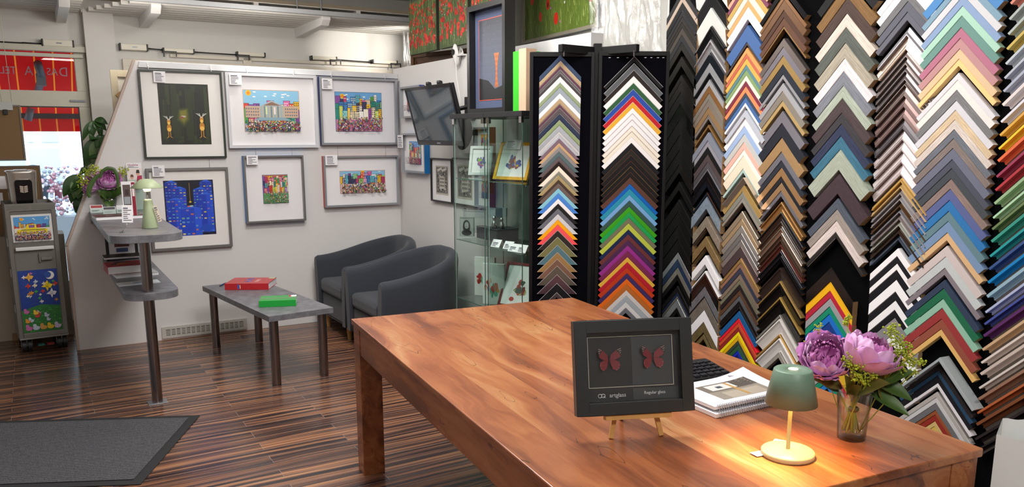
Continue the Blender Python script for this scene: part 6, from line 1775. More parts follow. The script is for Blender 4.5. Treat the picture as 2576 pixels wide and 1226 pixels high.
def taxi(m, x0, x1, z0, z1, y):
    city(51, '5AA0DC', '7A4A90', 1, .40, ['6A4AA0', 'D8D8D0', 'D86A80', 'C84A2A', 'D8A030', '3A9A6A', 'C03A4A'], (.22, .9))(m, x0, x1, z0, z1, y); W, H = x1 - x0, z1 - z0; X = lambda u: x0 + u * W; Z = lambda v: z0 + v * H; q = y - .04 * .1
    m.color('E8E4D8'); m.rect(X(0), X(1), Z(.22), Z(.52), q); m.color('F0D818'); m.poly([(X(.06), q - 1e-5, Z(.26)), (X(.90), q - 1e-5, Z(.28)), (X(.92), q - 1e-5, Z(.46)), (X(.62), q - 1e-5, Z(.50)), (X(.60), q - 1e-5, Z(.68)), (X(.36), q - 1e-5, Z(.68)), (X(.30), q - 1e-5, Z(.50)), (X(.08), q - 1e-5, Z(.46))])
    m.color('3A3A40'); m.rect(X(.18), X(.86), Z(.43), Z(.455), q - 2e-5); m.color('8A5A9A'); m.rect(X(.40), X(.56), Z(.53), Z(.65), q - 2e-5)
    for u in (.24, .72): m.color('F4F4F0'); m.disc(X(u), Z(.28), W * .075, W * .075, q - 3e-5, 16); m.color('E8C820'); m.disc(X(u), Z(.28), W * .04, W * .04, q - 4e-5, 12)
    r = random.Random(2)
    m.color('5A2A70'); m.rect(X(0), X(1), Z(0), Z(.20), q - 2e-5)
    for k in range(9): m.color(r.choice(['F2D0C0', 'E06A5A', 'D8A030', 'E8E8E8', '8AB0D0'])); m.disc(X(.06 + k * .11), Z(.10), W * .035, W * .045, q - 3e-5, 9)
m = MB(); m.color('E4E4E4'); m.rect(e + .004, TW - e - .004, zp[2] - .004, zp[1] + .004, rec - .0012); taxi(m, e + .018, TW - e - .018, zp[2] + .008, zp[1] - .012, rec - .002); m.build('taxi_print', M_ART, tr)
def meadowbirds(m, x0, x1, z0, z1, y):
    W, H = x1 - x0, z1 - z0; X = lambda u: x0 + u * W; Z = lambda v: z0 + v * H; r = random.Random(6); m.color('1C3C8E'); m.rect(x0, x1, z0, z1, y); m.color('2E7A38'); m.poly([(x0, y - .0002, z0), (x1, y - .0002, z0), (x1, y - .0002, Z(.40)), (X(.5), y - .0002, Z(.44)), (x0, y - .0002, Z(.36))]); d = y - .0004
    for k in range(120): m.color(r.choice(['2A6AB0', '24509A', '3A5AB8'])); d -= 1e-6; u, v = r.uniform(.02, .95), r.uniform(.45, .97); m.rect(X(u), X(u + .04), Z(v), Z(v + .005), d)
    for k in range(120): m.color(r.choice(['3E9A40', '247034', '58B04A', '1E5A30'])); d -= 1e-6; u, v = r.uniform(.02, .95), r.uniform(.01, .38); m.rect(X(u), X(u + .04), Z(v), Z(v + .01), d)
    def bird(u, v, s, c):
        nonlocal d; d -= 5e-5
        for dx, col in ((.006, '101830'), (0, c)):
            m.color(col); d -= 1e-5; X2 = lambda a: X(min(max(u + a * s + dx, .005), .995)); Z2 = lambda b: Z(min(max(v + b * s * W / H - dx * .6, .003), .997))
            m.poly([(X2(-.06), d, Z2(0)), (X2(.04), d, Z2(-.02)), (X2(.065), d, Z2(.02)), (X2(.04), d, Z2(.035)), (X2(-.02), d, Z2(.03))]); m.poly([(X2(-.02), d, Z2(.02)), (X2(.01), d, Z2(.08)), (X2(.025), d, Z2(.02))]); m.poly([(X2(-.02), d, Z2(.01)), (X2(.005), d, Z2(-.06)), (X2(.025), d, Z2(.01))])
    def duck(u, v, s, c):
        nonlocal d; d -= 5e-5
        for dx, col in ((.007, '10301A'), (0, c)):
            m.color(col); d -= 1e-5; cx_, cz_ = X(min(max(u + dx, .07), .93)), Z(max(v - dx * .6, .03)); m.disc(cx_, cz_, W * .06 * s, W * .042 * s, d, 12); m.disc(cx_ - W * .025 * s, cz_ + W * .055 * s, W * .032 * s, W * .032 * s, d - 1e-6, 10); m.poly([(cx_ + W * .03 * s, d, cz_), (cx_ + W * .085 * s, d, cz_ + W * .05 * s), (cx_ + W * .05 * s, d, cz_ - W * .01 * s)])
    pal = ['F2E6C8', 'F0C83A', 'E8E4EC', 'D8463A', '4AB048', 'E89A3A', 'D070B0', 'C8D4E8']
    for k in range(22): bird(r.uniform(.06, .92), r.uniform(.48, .95), r.uniform(.6, 1.3), r.choice(pal))
    bird(.26, .88, 2.0, 'E8B050'); bird(.70, .72, 2.4, 'F0D428'); bird(.80, .60, 2.2, 'ECE8F0')
    m.color('F4F2EC'); d -= 1e-4; m.disc(X(.80), Z(.90), W * .12, W * .12, d, 20); m.color('2A50A0'); m.disc(X(.745), Z(.91), W * .095, W * .095, d - 1e-5, 20)
    for k in range(9): duck(r.uniform(.08, .9), r.uniform(.16, .40), r.uniform(.8, 1.3), r.choice(pal))
    for k, c in enumerate(('D070B0', 'C8D8E8', 'E0A850', 'ECCB28', 'D0C0DC')): duck(.14 + k * .185, .065, 1.5, c)
m = MB(); meadowbirds(m, e + .006, TW - e - .006, zp[5] + .004, zp[4], rec - .0012); m.build('meadow_print', M_ART, tr)
for x_, y_ in ((.045, .05), (TW - .045, .05), (.045, TD - .05), (TW - .045, TD - .05)):
    w = MB().cyl((x_ - .034, y_, .048), (x_ - .004, y_, .048), .048, n=24).cyl((x_ + .004, y_, .048), (x_ + .034, y_, .048), .048, n=24).build('castor', pm('castor_rubber', '1B1B1D', .5, noise=.15), tr, .004)
    MB().box(x_ - .037, x_ + .037, y_ - .012, y_ + .012, .05, tz0 - .0125).cyl((x_ - .038, y_, .048), (x_ + .038, y_, .048), .014).build('fork', M_TAL, w)
MB().box(TW * .35, TW * .48, -.03, .02, .05, .058).build('pedal', pm('green_pedal', '2E6A66', .5), tr); MB().box(TW * .54, TW * .68, -.03, .02, .05, .058).build('pedal', pm('red_pedal', '8A2E28', .5), tr)
# capsule coffee machine
ml = upright(27, 505, tA); mr = upright(104, 505, tA)
MW = (mr - ml).length; mo = Matrix.Rotation(-trz, 4, 'Z') @ (ml - Vector((fa.x, fa.y, 0)))
cmq = Matrix.Translation((fa.x, fa.y, 0)) @ Matrix.Rotation(trz, 4, 'Z') @ Vector((mo.x, .10, tz1 - .0445))
MH = upright(66, 431, tA).z - (tz1 - .045)
cm_ = thing('coffee_machine', 'silver tub-shaped coffee machine with black front on the trolley', 'coffee machine', cmq, trz + R(2))
M_MSIL = pm('machine_silver', 'B4ACA2', .25, .6, noise=.06)
def rr(w, d, r, n=6, x=0, y=0):
    o = []
    for cx_, cy_, a0 in ((w - r, d - r, 0), (r, d - r, 90), (r, r, 180), (w - r, r, 270)):
        for k in range(n + 1): a = R(a0 + 90 * k / n); o.append((x + cx_ + r * math.cos(a), y + cy_ + r * math.sin(a)))
    return o
def loft(m, sections, mi=0):
    n = len(sections[0][0]); v = []
    for pts, z in sections: v += [(p[0], p[1], z) for p in pts]
    fs = [(s * n + i, s * n + (i + 1) % n, (s + 1) * n + (i + 1) % n, (s + 1) * n + i) for s in range(len(sections) - 1) for i in range(n)]
    m.add(v, fs, mi, True); m.add(v, [tuple(range(n - 1, -1, -1)), tuple(range((len(sections) - 1) * n, len(sections) * n))], mi)
m = MB(); loft(m, [(rr(MW * .86, .20, .05, 6, MW * .07, .02), 0), (rr(MW * .90, .21, .05, 6, MW * .05, .015), MH * .3), (rr(MW, .23, .055, 6, 0, 0), MH * .93), (rr(MW * 1.02, .235, .055, 6, -MW * .01, -.002), MH * .98), (rr(MW * .9, .21, .05, 6, MW * .05, .01), MH)]); m.build('body', M_MSIL, cm_)
def fr_(u, v):    # slightly tapered front face
    w = MW * (.56 + .04 * v); return (MW * .5 + (u - .5) * w, .009 - .013 * v - .002, MH * (.10 + .66 * v))
m = MB(); o_ = rr(1, 1, .16, 5); v = [fr_(a, b) for a, b in o_]; m.add([(p[0], p[1] - .006, p[2]) for p in v] + [(p[0], p[1] + .02, p[2]) for p in v], [tuple(range(len(v))), *[(i, len(v) + i, len(v) + (i + 1) % len(v), (i + 1) % len(v)) for i in range(len(v))]]); m.build('black_front', M_BLACKG, cm_)
m = MB()
for k in range(4):
    z = MH * (.44 + .045 * k); yy = -.0095 - .0006 * k
    m.poly([(MW * .37, yy, z), (MW * .49, yy, z - .006), (MW * .49, yy, z + .004), (MW * .37, yy, z + .010)]); m.poly([(MW * .51, yy, z - .006), (MW * .63, yy, z), (MW * .63, yy, z + .010), (MW * .51, yy, z + .004)])
m.build('emblem', pm('emblem_silver', 'B8A898', .4), cm_)
MB().box(MW * .28, MW * .72, .05, .12, MH, MH + .006).build('lid_handle', M_CHROME, cm_, .002)

# ================================================================== boards, picture backs and canvas stretcher in the shop window
M_HARD = pm('hardboard_brown', '7A5F3E', .75, noise=.12, nscale=120); M_PALEP = pm('pale_board', 'A49A8A', .6, noise=.05)
pq = onZP(-10, 862, 0); yw = pq.y; pr_ = onP(166, 640, yw); zt_ = onP(100, 592, yw).z
o = thing('display_plinth', 'pale board plinth in the shop window behind the trolley', 'plinth', P(-1.2, yw, 0), PANG)
MB().box(0, pr_.x + 1.2, 0, .30, .0, zt_).build('plinth_box', M_PALEP, o, .002); MB().box(.75, .95, -.01, -.0005, 0, .06).build('foot_block', pm('tan_block', '8A6A48', .6), o)
zb_ = onP(60, 418, yw).z; xr2 = onP(106, 470, yw).x
o = thing('hardboard_picture', 'back of a large brown picture standing on the pale window plinth', 'picture', P(-1.0, yw + .06, zt_ + .001), PANG, 'picture backs in the shop window')
W = xr2 + 1.0; H = zb_ - zt_
MB().box(.015, W - .015, 0, .006, .015, H - .015).build('hardboard', M_HARD, o); MB().box(0, .015, -.004, .02, 0, H).box(W - .015, W, -.004, .02, 0, H).box(.015, W - .015, -.004, .02, 0, .015).box(.015, W - .015, -.004, .02, H - .015, H).build('frame', pm('brown_metal_frame', '6A5A48', .45, .3), o)
for px_, py_, w, h in ((4, 460, .07, .10), (26, 460, .045, .11), (2, 500, .03, .09)):
    q = onP(px_, py_, yw + .06); MB().box(q.x + 1.0 - w / 2, q.x + 1.0 + w / 2, -.0015, -.0003, q.z - zt_ - h / 2, q.z - zt_ + h / 2).build('paper_slip', M_PAPER, o)
zA, zB = onP(30, 405, yw).z, onP(30, 264, yw).z; xr3 = onP(58, 330, yw).x
o = thing('hardboard_picture', 'back of a brown framed picture hanging on nylon lines in the shop window', 'picture', P(-1.0, yw + .02, zA), PANG, 'picture backs in the shop window')
W = xr3 + 1.0; H = zB - zA
MB().box(.012, W - .012, 0, .006, .012, H - .012).build('hardboard', M_HARD, o); MB().box(0, .012, -.006, .02, 0, H).box(W - .012, W, -.006, .02, 0, H).box(.012, W - .012, -.006, .02, 0, .012).box(.012, W - .012, -.006, .02, H - .012, H).build('frame', pm('grey_brown_frame', '6E6862', .4, .3), o)
q = onP(13, 272, yw); MB().box(q.x + 1.0 - .06, q.x + 1.0 + .05, -.012, -.0065, H - .04, H + .02).build('clear_clip', pm('clip_grey', 'B5B8B6', .3), o); MB().box(q.x + 1.0 - .016, q.x + 1.0 + .014, -.016, -.0125, H - .075, H - .035).build('bulldog_clip', M_BLACK, o, .003)
for px_, lab in ((4, 'left of two nylon hanging lines at the left picture edge'), (30, 'right of two nylon hanging lines at the left picture edge')):
    q = onP(px_, 264, yw); L_ = MB().tube([(0, 0, 0), (-.02, 0, ZC - q.z - .002)], .0022, 6).build('nylon_line', pm('nylon', 'C4C8B0', .2, noise=.02)); L_.location = P(q.x, yw + .03, q.z); tag(L_, lab, 'line', 'nylon lines in the shop window')
a, b = onP(274, 176, .30), onP(290, 300, .30)
cs_ = thing('canvas_stretcher', 'back of a stretched canvas leaning behind the slanted wall end', 'canvas', P(a.x + .004, .30, b.z - .16), PANG, None)
HH = a.z - b.z + .16; M_BEI = pm('stretcher_beech', 'BFB296', .55, noise=.06)
MB().box(0, .05, -.02, 0, 0, HH).box(.05, .75, -.02, 0, HH - .05, HH).box(.70, .75, -.02, 0, 0, HH - .05).box(.05, .70, -.02, 0, 0, .05).build('bars', M_BEI, cs_, .001)
MB().box(.004, .746, .0005, .003, .004, HH - .004).build('canvas', pm('canvas_back', 'D6D0C4', .8), cs_)
MB().at(Matrix.Translation((.05, -.024, HH - .22)) @ Matrix.Rotation(R(-38), 4, 'Y')).box(0, .3, 0, .004, 0, .04).build('brown_tape', pm('packing_tape', 'B08A5A', .35), cs_)

# ================================================================== big-leaved plant behind the slanted wall end
pq = onP(262, 420, .45); plx, ply = pq.x, .45
pt_ = thing('potted_plant', 'dark green large-leaved plant behind the slanted wall end', 'plant', P(plx, ply, 0), PANG)
PB = P(plx, ply, 0); ipr = Matrix.Rotation(-PANG, 3, 'Z')
def pv(x, y, push=0.0): q = upright(x, y, PB); d = CAM - q; d.z = 0; return ipr @ (q + d.normalized() * push - PB)
vw3 = ipr @ PB.normalized()
MB().lathe([(0, 0), (.12, 0), (.16, .30), (.17, .30), (.17, .28), (.15, .27), (0, .27)], 32).build('pot', pm('terracotta_pot', '8A5A42', .7), pt_)
M_PL = pm('plant_leaf', '2F5422', .35, noise=.25, nscale=8); M_PL2 = pm('plant_leaf_light', '55752E', .38, noise=.2, nscale=8)
MB().tube([(0, 0, .25), (.01, 0, .6), (-.01, 0, 1.0), pv(262, 370), pv(240, 315)], [.018, .016, .012, .008, .004], 8).build('stem', pm('plant_stem', '4A4A2A', .6), pt_)
for (bx, by, tx, ty, wd, pu, l) in ((234, 304, 208, 355, .055, .02, 0), (235, 305, 232, 348, .06, .03, 0), (236, 304, 258, 342, .06, .03, 0), (237, 303, 268, 330, .06, .03, 0), (238, 301, 272, 314, .06, .03, 0),
                                  (255, 345, 215, 420, .14, .0, 0), (262, 350, 232, 415, .13, .03, 1), (275, 345, 240, 372, .11, .05, 0), (290, 340, 250, 398, .15, .06, 0), (250, 380, 214, 400, .11, .02, 0), (262, 380, 245, 440, .13, .04, 1), (280, 375, 262, 425, .12, .05, 0),
                                  (205, 440, 158, 495, .12, .05, 0), (208, 445, 168, 480, .09, .06, 0), (200, 440, 178, 512, .10, .04, 0), (205, 470, 195, 500, .08, .08, 0), (212, 490, 196, 545, .11, .0, 0), (240, 345, 225, 352, .08, .05, 0), (205, 445, 185, 500, .10, .07, 1), (225, 425, 200, 440, .06, .05, 0)):
    m = MB(); leaf_mesh(m, pv(bx, by, pu * .3), pv(tx, ty, pu), wd * 1.0, .02, (-vw3 * .75 + Vector((0, 0, .55))), .12); m.build('leaf', M_PL2 if l else M_PL, pt_)
m = MB()
for (bx, by, tx, ty) in ((262, 370, 204, 440), (262, 390, 214, 492), (258, 360, 235, 304), (262, 372, 255, 345)): m.tube([pv(bx, by), pv((bx + tx) / 2, (by + ty) / 2 - 6), pv(tx, ty, .03)], .003, 6)
m.build('leaf_stalks', M_PL2, pt_)['kind'] = 'stuff'

# ================================================================== outside: street, awning, shop across the street
st_ = MB().box(-9, 6, FY + .19, 14, -.16, -.10).build('ground', wall_material('cobbles', '9C9A96', .3)); st_.matrix_world = PM; struct(st_)
shp = thing('shop_building', 'bright white shop front across the street with teal glass', 'building', P(-2, 8.0, -.1), PANG)
M_SHW = pm('shop_white', 'E6E6E6', .7, noise=.02)
MB().box(-6, 6, .25, .6, 0, 5).box(-6, 6, -.05, .25, 0, .55).build('facade', M_SHW, shp)
sx = lambda px_, py_: (PI_ @ onpl(px_, py_, P(0, 8, 0), PM.to_3x3() @ Vector((0, 1, 0))))
k0, k1 = sx(58, 355), sx(163, 490); kt = sx(100, 345)
m = MB()
M_TEAL = pm('shop_glass', 'A9BCC0', .2, noise=.25, nscale=2)
for i, (a, b, z0, z1) in enumerate(((k0.x - 1.2, k0.x + .0, k1.z + .12, k0.z), (k0.x + .06, k1.x, k1.z + .12, k0.z - .12), (k0.x + .06, (k0.x + k1.x) / 2 - .1, k0.z - .02, k0.z + .6), ((k0.x + k1.x) / 2, k1.x, k0.z - .02, k0.z + .6))):
    w = MB().box(a + 2, b + 2, .22, .2495, z0 + .1, z1 + .1).build('shop_window', M_TEAL, shp)
q0 = sx(80, 395); mq = thing('mannequin', 'dark shirted mannequin in the shop window across the street', 'mannequin', P(q0.x, 7.95, .50), PANG)
MB().lathe([(0, 0), (.14, 0), (.17, .25), (.21, .45), (.19, .55), (.07, .62), (.06, .72), (0, .73)], 20).build('torso', pm('mannequin_shirt', '3A4650', .7), mq); MB().tube([(-.18, 0, .5), (-.30, -.02, .25), (-.28, -.06, .05)], [.07, .06, .05], 8).build('sleeve', pm('mannequin_shirt', '3A4650', .7), mq); MB().tube([(.18, 0, .5), (.32, -.02, .32), (.30, -.06, .12)], [.07, .06, .05], 8).build('sleeve', pm('red_sleeve', '7A3A4A', .7), mq)
mq.location.z = -.1 + .55
fl_ = thing('flower_rack', 'blurred rack of red and white goods in front of the far shop', 'rack', P(sx(140, 450).x, 7.6, -.1), PANG)
m = MB(); r = random.Random(1)
for k in range(260): m.color(r.choice(['8A5A64', 'A87A84', 'C8C0C4', '7A7A88', '9A7A80', 'B8B0B8'])); m.ball((r.uniform(-.4, .4), r.uniform(-.12, .12), r.uniform(.5, 1.25)), r.uniform(.015, .034), 6, 4)
g_ = m.build('goods', M_ART, fl_); g_['kind'] = 'stuff'
MB().box(-.5, .5, -.15, .15, 0, .48).build('stand', M_GREY, fl_)
# red awning of the shop itself
def awning_mat():
    t = NT('red_striped_awning'); sp = t.n('SeparateXYZ', Vector=t.coord())
    fx = t.math('FRACT', t.math('MULTIPLY', sp.outputs[0], 6.6)); s1 = t.math('LESS_THAN', t.math('ABSOLUTE', t.math('SUBTRACT', fx, .5)), .045)
    t.set(Base__Color=t.mix(s1, lin('D8161E'), lin('F0A848')), Roughness=.7); 
    tl = t.n('BsdfTranslucent', Color=t.mix(s1, lin('D01822'), lin('F0B050'))); mx = t.n('MixShader', Fac=.65, i1=t.b.outputs[0], i2=tl.outputs[0]); t.t.links.new(mx.outputs[0], t.out.inputs[0]); return t.m
M_AWN = awning_mat(); yf = 2.75
vt, vbm = onP(130, 291, yf).z, onP(130, 331, yf).z
yw0 = FY + .2; zw0 = onP(100, 128, yw0).z + .34
aw = thing('awning', 'red awning with thin yellow stripes outside the shop window', 'awning', P(0, 0, 0), PANG)
MB().poly([(-4, yw0, zw0), (1.6, yw0, zw0), (1.6, yf, vt), (-4, yf, vt)]).poly([(-4, yw0, zw0 + .004), (-4, yf, vt + .004), (1.6, yf, vt + .004), (1.6, yw0, zw0 + .004)]).build('fabric', M_AWN, aw)
MB().box(-4, 1.6, yf - .002, yf + .002, vbm, vt - .03).build('valance', M_AWN, aw)
MB().box(-4, 1.6, yf - .03, yf + .03, vt - .03, vt + .03).box(-4, 1.6, yw0, yw0 + .06, zw0 - .02, zw0 + .06).build('front_rail', pm('dark_rail', '3A2A2C', .5), aw)
M_ARM = pm('awning_arm_grey', '6A6A74', .4, .3)
def onA(x, y): return PI_ @ onpl(x, y, P(0, yw0, zw0 - .01), PM.to_3x3() @ Vector((0, (zw0 - vt), (yf - yw0))).normalized())
p_ = [onA(93, 142), onA(104, 178), onA(90, 226)]
MB().tube([(q.x, q.y, q.z - .06) for q in p_], .035, 10).box(p_[1].x - .05, p_[1].x + .03, p_[1].y - .05, p_[1].y + .05, p_[1].z - .14, p_[1].z - .03).build('folding_arm', M_ARM, aw)
q0, q1 = onP(78, 272, 2.5), onP(70, 303, 2.5); MB().tube([tuple(q0), tuple(q1)], .035, 10).build('folding_arm', M_ARM, aw)
# lettering on the awning, read from behind
slope = math.atan2(zw0 - vt, yf - yw0)
La, Lb = onA(171, 181), onA(2, 174)
M_AL = pm('awning_lettering', 'D8D0CC', .6)
dl = (La - Lb).length
T = Matrix.Translation((La.x + .01, La.y, La.z - .012)) @ Matrix.Rotation(-(slope), 4, 'X') @ Matrix.Rotation(R(90), 4, 'X') @ Matrix.Rotation(R(-90), 4, 'X')
def awtext(body, size, right_x):
    cu = bpy.data.curves.new('t', 'FONT'); cu.body = body; cu.size = size; cu.align_x = 'LEFT'; cu.align_y = 'CENTER'; cu.extrude = .001; cu.resolution_u = 3
    to = bpy.data.objects.new('tmp', cu); COL.objects.link(to); me = bpy.data.meshes.new_from_object(to.evaluated_get(bpy.context.evaluated_depsgraph_get())); bpy.data.objects.remove(to)
    w = max(v.co.x for v in me.vertices)
    # seen from behind the cloth: letters run right to left; up on the cloth is towards the wall
    u = Vector((0, -(yf - yw0), zw0 - vt)).normalized()
    nrm = Vector((0, -(zw0 - vt), -(yf - yw0))).normalized() * .008
    for v in me.vertices: v.co = Vector((right_x - v.co.x * AWS, 0, 0)) + Vector((0, La.y, La.z)) + u * v.co.y * 1.0 + nrm
    me.flip_normals(); me.materials.clear(); me.materials.append(M_AL); o = bpy.data.objects.new('lettering', me); COL.objects.link(o); o.parent = aw; return w * AWS
AWS = .52
capH = (onA(171, 166) - onA(171, 190)).length
x_ = La.x
for s_, f in (('D', 1), ('AS', .8), (' A', 1), ('TELIER', .8)): x_ -= awtext(s_, capH * f * 1.35, x_ - (.0 if s_[0] == ' ' else 0)) + .012 + (.05 if s_[0] == ' ' else 0) + (.07 if s_ == 'AS' else 0)
# ================================================================== armchairs, coffee table, mat
M_UPH = pm('charcoal_upholstery', '2A2F38', .85, noise=.12, nscale=250, bump=.15, bscale=500, sheen=.15); M_LEGW = pm('beech_leg', 'A8814F', .5, noise=.12)
CWd, CDp = .735, .70
def tub_shell(m):
    """U-shaped padded shell: open to -x; stations run along the U from the front-left arm round the back"""
    hw, rb = CWd / 2, .30; t = .085; path = []
    xs, xe = -CDp / 2 + .03, CDp / 2
    n1, n2 = 8, 16
    for k in range(n1 + 1): path.append((xs + (xe - rb - xs) * k / n1, hw, 0))
    for k in range(1, n2 + 1):
        a = math.pi / 2 - math.pi / 2 * k / n2; path.append((xe - rb + rb * math.cos(a), hw - rb + rb * math.sin(a), math.pi / 2 - a))
    full = [(x, -(-y)) for x, y, a in path]; other = [(x, -y) for x, y in reversed(full)]
    U = full + other
    N = len(U); rows = []
    L_ = [0]
    for i in range(1, N): L_.append(L_[-1] + math.hypot(U[i][0] - U[i - 1][0], U[i][1] - U[i - 1][1]))
    for i, (x, y) in enumerate(U):
        a = U[max(i - 1, 0)]; b = U[min(i + 1, N - 1)]; dx, dy = b[0] - a[0], b[1] - a[1]; l = math.hypot(dx, dy); nx, ny = -dy / l, dx / l
        if nx * (-x) + ny * (-y) < 0 and abs(x) + abs(y) > .05: pass
        # inward normal: towards the chair axis
        cxn, cyn = (0.0 - x * .6, -y); s = 1 if nx * cxn + ny * cyn > 0 else -1; nx, ny = nx * s, ny * s
        q = L_[i] / L_[-1]; qq = min(q, 1 - q) * 2
        h = .615 + (.785 - .615) * (3 * qq ** 2 - 2 * qq ** 3) ** .9; splay = .03 * (1 - 0)
        z0 = .125
        def pt(off, z, out): return (x + nx * off - nx * out, y + ny * off - ny * out, z)
        o = .035
        prof = [pt(0, z0, 0), pt(0, z0 + (h - z0) * .45, o * .4), pt(0, h - .06, o), pt(.006, h - .025, o), pt(.025, h - .006, o), pt(t * .5, h, o), pt(t - .022, h - .006, o), pt(t - .004, h - .026, o), pt(t, h - .06, o * .9), pt(t, .42, o * .3), pt(t, .22, 0), pt(t, z0, 0)]
        rows.append(prof)
    v = [p for r_ in rows for p in r_]; k = len(rows[0]); fs = []
    for i in range(N - 1):
        for j in range(k): fs.append((i * k + j, i * k + (j + 1) % k, (i + 1) * k + (j + 1) % k, (i + 1) * k + j))
    m.add(v, fs, 0, True)
    for i in (0, N - 1):
        # rounded front of the arms
        r0 = rows[i]; c = [(p[0] - .022, p[1] + (sum(q[1] for q in r0) / k - p[1]) * .22, p[2] - (.012 if p[2] > .5 else 0)) for p in r0]
        vv = r0 + c; f = [(j, (j + 1) % k, k + (j + 1) % k, k + j) for j in range(k)]
        if i == 0: f = [q[::-1] for q in f]
        m.add(vv, f, 0, True); m.add(c, [tuple(range(k)) if i else tuple(range(k - 1, -1, -1))], 0)
    return m
def chair(label, s):
    c = thing('tub_armchair', label, 'armchair', P(SX - .005 - CDp / 2 - .16, -s, 0), PANG, 'dark tub armchairs in the corner')
    sh = tub_shell(MB()).build('shell', M_UPH, c)
    bm = bmesh.new(); bm.from_mesh(sh.data); bmesh.ops.recalc_face_normals(bm, faces=bm.faces); bm.to_mesh(sh.data); bm.free()
    hw = CWd / 2 - .088
    MB().box(-CDp / 2 + .018, CDp / 2 - .2, -hw, hw, .315, .435).build('seat_cushion', M_UPH, c, .035, 4)
    MB().box(-CDp / 2 + .035, CDp / 2 - .15, -hw, hw, .13, .313).build('apron', M_UPH, c, .012, 3)
    MB().box(-CDp / 2 + .04, CDp / 2 - .12, -hw - .04, hw + .04, .118, .1295).build('base_board', M_BLACK, c)
    for x_ in (-CDp / 2 + .075, CDp / 2 - .15):
        for y_ in (-CWd / 2 + .10, CWd / 2 - .10): MB().cyl((x_, y_, .0005), (x_, y_, .1175), .016, .026, n=18).build('leg', M_LEGW, c)
    return c
f1, f2 = PI_ @ onz(808, 821, 0), PI_ @ onz(871, 860, 0)
sc0 = -(f1.y + f2.y) / 2; 
chair('dark grey tub armchair in the corner against the picture wall, the rear one', sc0); chair('dark grey tub armchair in front, overlapping the glass cabinet', sc0 + .775)

cA, cB, cC, cD = [onZP(*p, .484) for p in ((525, 716), (645, 797), (809, 774), (688, 708))]
cx0, cy0 = (cA.x + cC.x + cB.x + cD.x) / 4, (cA.y + cB.y + cC.y + cD.y) / 4
crz = math.atan2(cC.y - cB.y, cC.x - cB.x); cw, cl = math.hypot(cC.x - cB.x, cC.y - cB.y), math.hypot(cA.x - cB.x, cA.y - cB.y)
ct = thing('coffee_table', 'low grey coffee table on four steel tube legs', 'coffee table', P(cx0, cy0, 0), PANG + crz)
MB().box(-cw / 2, cw / 2, -cl / 2, cl / 2, .446, .484).build('table_top', M_LAM, ct, .0015)
for x_ in (-1, 1):
    for y_ in (-1, 1): MB().cyl((x_ * (cw / 2 - .055), y_ * (cl / 2 - .07), .0005), (x_ * (cw / 2 - .055), y_ * (cl / 2 - .07), .4455), .03, n=28).build('leg', M_STEEL, ct)
def on_ct(x, y, z=.484): return onz(x, y, z)
def book3(name, label, a_px, b_px, D, T, col, deco=None, rzadd=0.0, spine=True, cat='book', z=.4845):
    a, b = onz(*a_px, z), onz(*b_px, z); W = (b - a).length; t = thing(name, label, cat, (a.x, a.y, z), math.atan2(b.y - a.y, b.x - a.x)); cm = pm('cover_' + col, col, .3, noise=.04)
    MB().box(.004, W - .003, .003, D - .003, .003, T - .003).build('pages', M_PAPER, t)
    m = MB().box(0, W, 0, D, T - .003, T).box(0, W, 0, D, 0, .003).box(0, W, -.003, .0028, 0, T); m.build('cover', cm, t, .001)
    if deco: m = MB(); deco(m, W, D, T); m.build('cover_print', M_ART, t)
    return t
def red_cover(m, W, D, T):
    r = random.Random(4)
    for k in range(26): m.color(r.choice(['3A4AA0', '6A4A90', '2A5AB0', 'C05A60', '8A7AC0'])); u, v = r.uniform(.36, .52), r.uniform(.25, .8); m.poly([(W * u, D * v, T + .0003 + k * 1e-5), (W * (u + .05), D * v, T + .0003 + k * 1e-5), (W * (u + .05), D * (v + .08), T + .0003 + k * 1e-5), (W * u, D * (v + .08), T + .0003 + k * 1e-5)])
    m.color('E8B0A8'); [m.poly([(W * (.62 + .03 * k), D * .25, T + .0004), (W * (.635 + .03 * k), D * .25, T + .0004), (W * (.635 + .03 * k), D * .7, T + .0004), (W * (.62 + .03 * k), D * .7, T + .0004)]) for k in range(3)]
    m.color('B8C8A0'); m.poly([(W * .84, D * .80, T + .0004), (W * .98, D * .80, T + .0004), (W * .98, D * .98, T + .0004), (W * .84, D * .98, T + .0004)])
    m.color('3A5AB0'); m.rect(W * .29, W * .33, T * .15, T * .85, -.0035); m.color('E8E0C0'); m.rect(W * .345, W * .36, T * .2, T * .75, -.0035)
book3('book', 'thick red art book lying at the far end of the coffee table', (566, 730), (676, 729), .26, .048, 'B5222A', red_cover)
def green_cover(m, W, D, T):
    m.color('5A8A5A'); m.poly([(0, D * .28, T + .0004), (W, D * .28, T + .0004), (W, D * .62, T + .0004), (0, D * .62, T + .0004)])
    m.color('EDEDED'); m.poly([(W * .78, D * .66, T + .0005), (W * .99, D * .66, T + .0005), (W * .99, D * .98, T + .0005), (W * .78, D * .98, T + .0005)]); m.color('C8303A'); m.poly([(W * .78, D * .66, T + .0006), (W * .84, D * .66, T + .0006), (W * .84, D * .98, T + .0006), (W * .78, D * .98, T + .0006)])
book3('folder', 'bright green binder with a white sticker at the near end of the coffee table', (652, 774), (745, 770), .17, .044, '189A38', green_cover, cat='binder')
q = onz(562, 718, .484); pn = thing('pen', 'dark blue pen lying on the coffee table left of the red book', 'pen', (q.x, q.y, .4925), R(65))
MB().tube([(-.07, 0, 0), (.05, 0, 0), (.07, 0, -.003)], [.005, .005, .002], 10).build('barrel', pm('navy_pen', '26305A', .3), pn); MB().box(-.068, -.03, -.002, .002, .005, .007).build('clip', M_CHROME, pn)

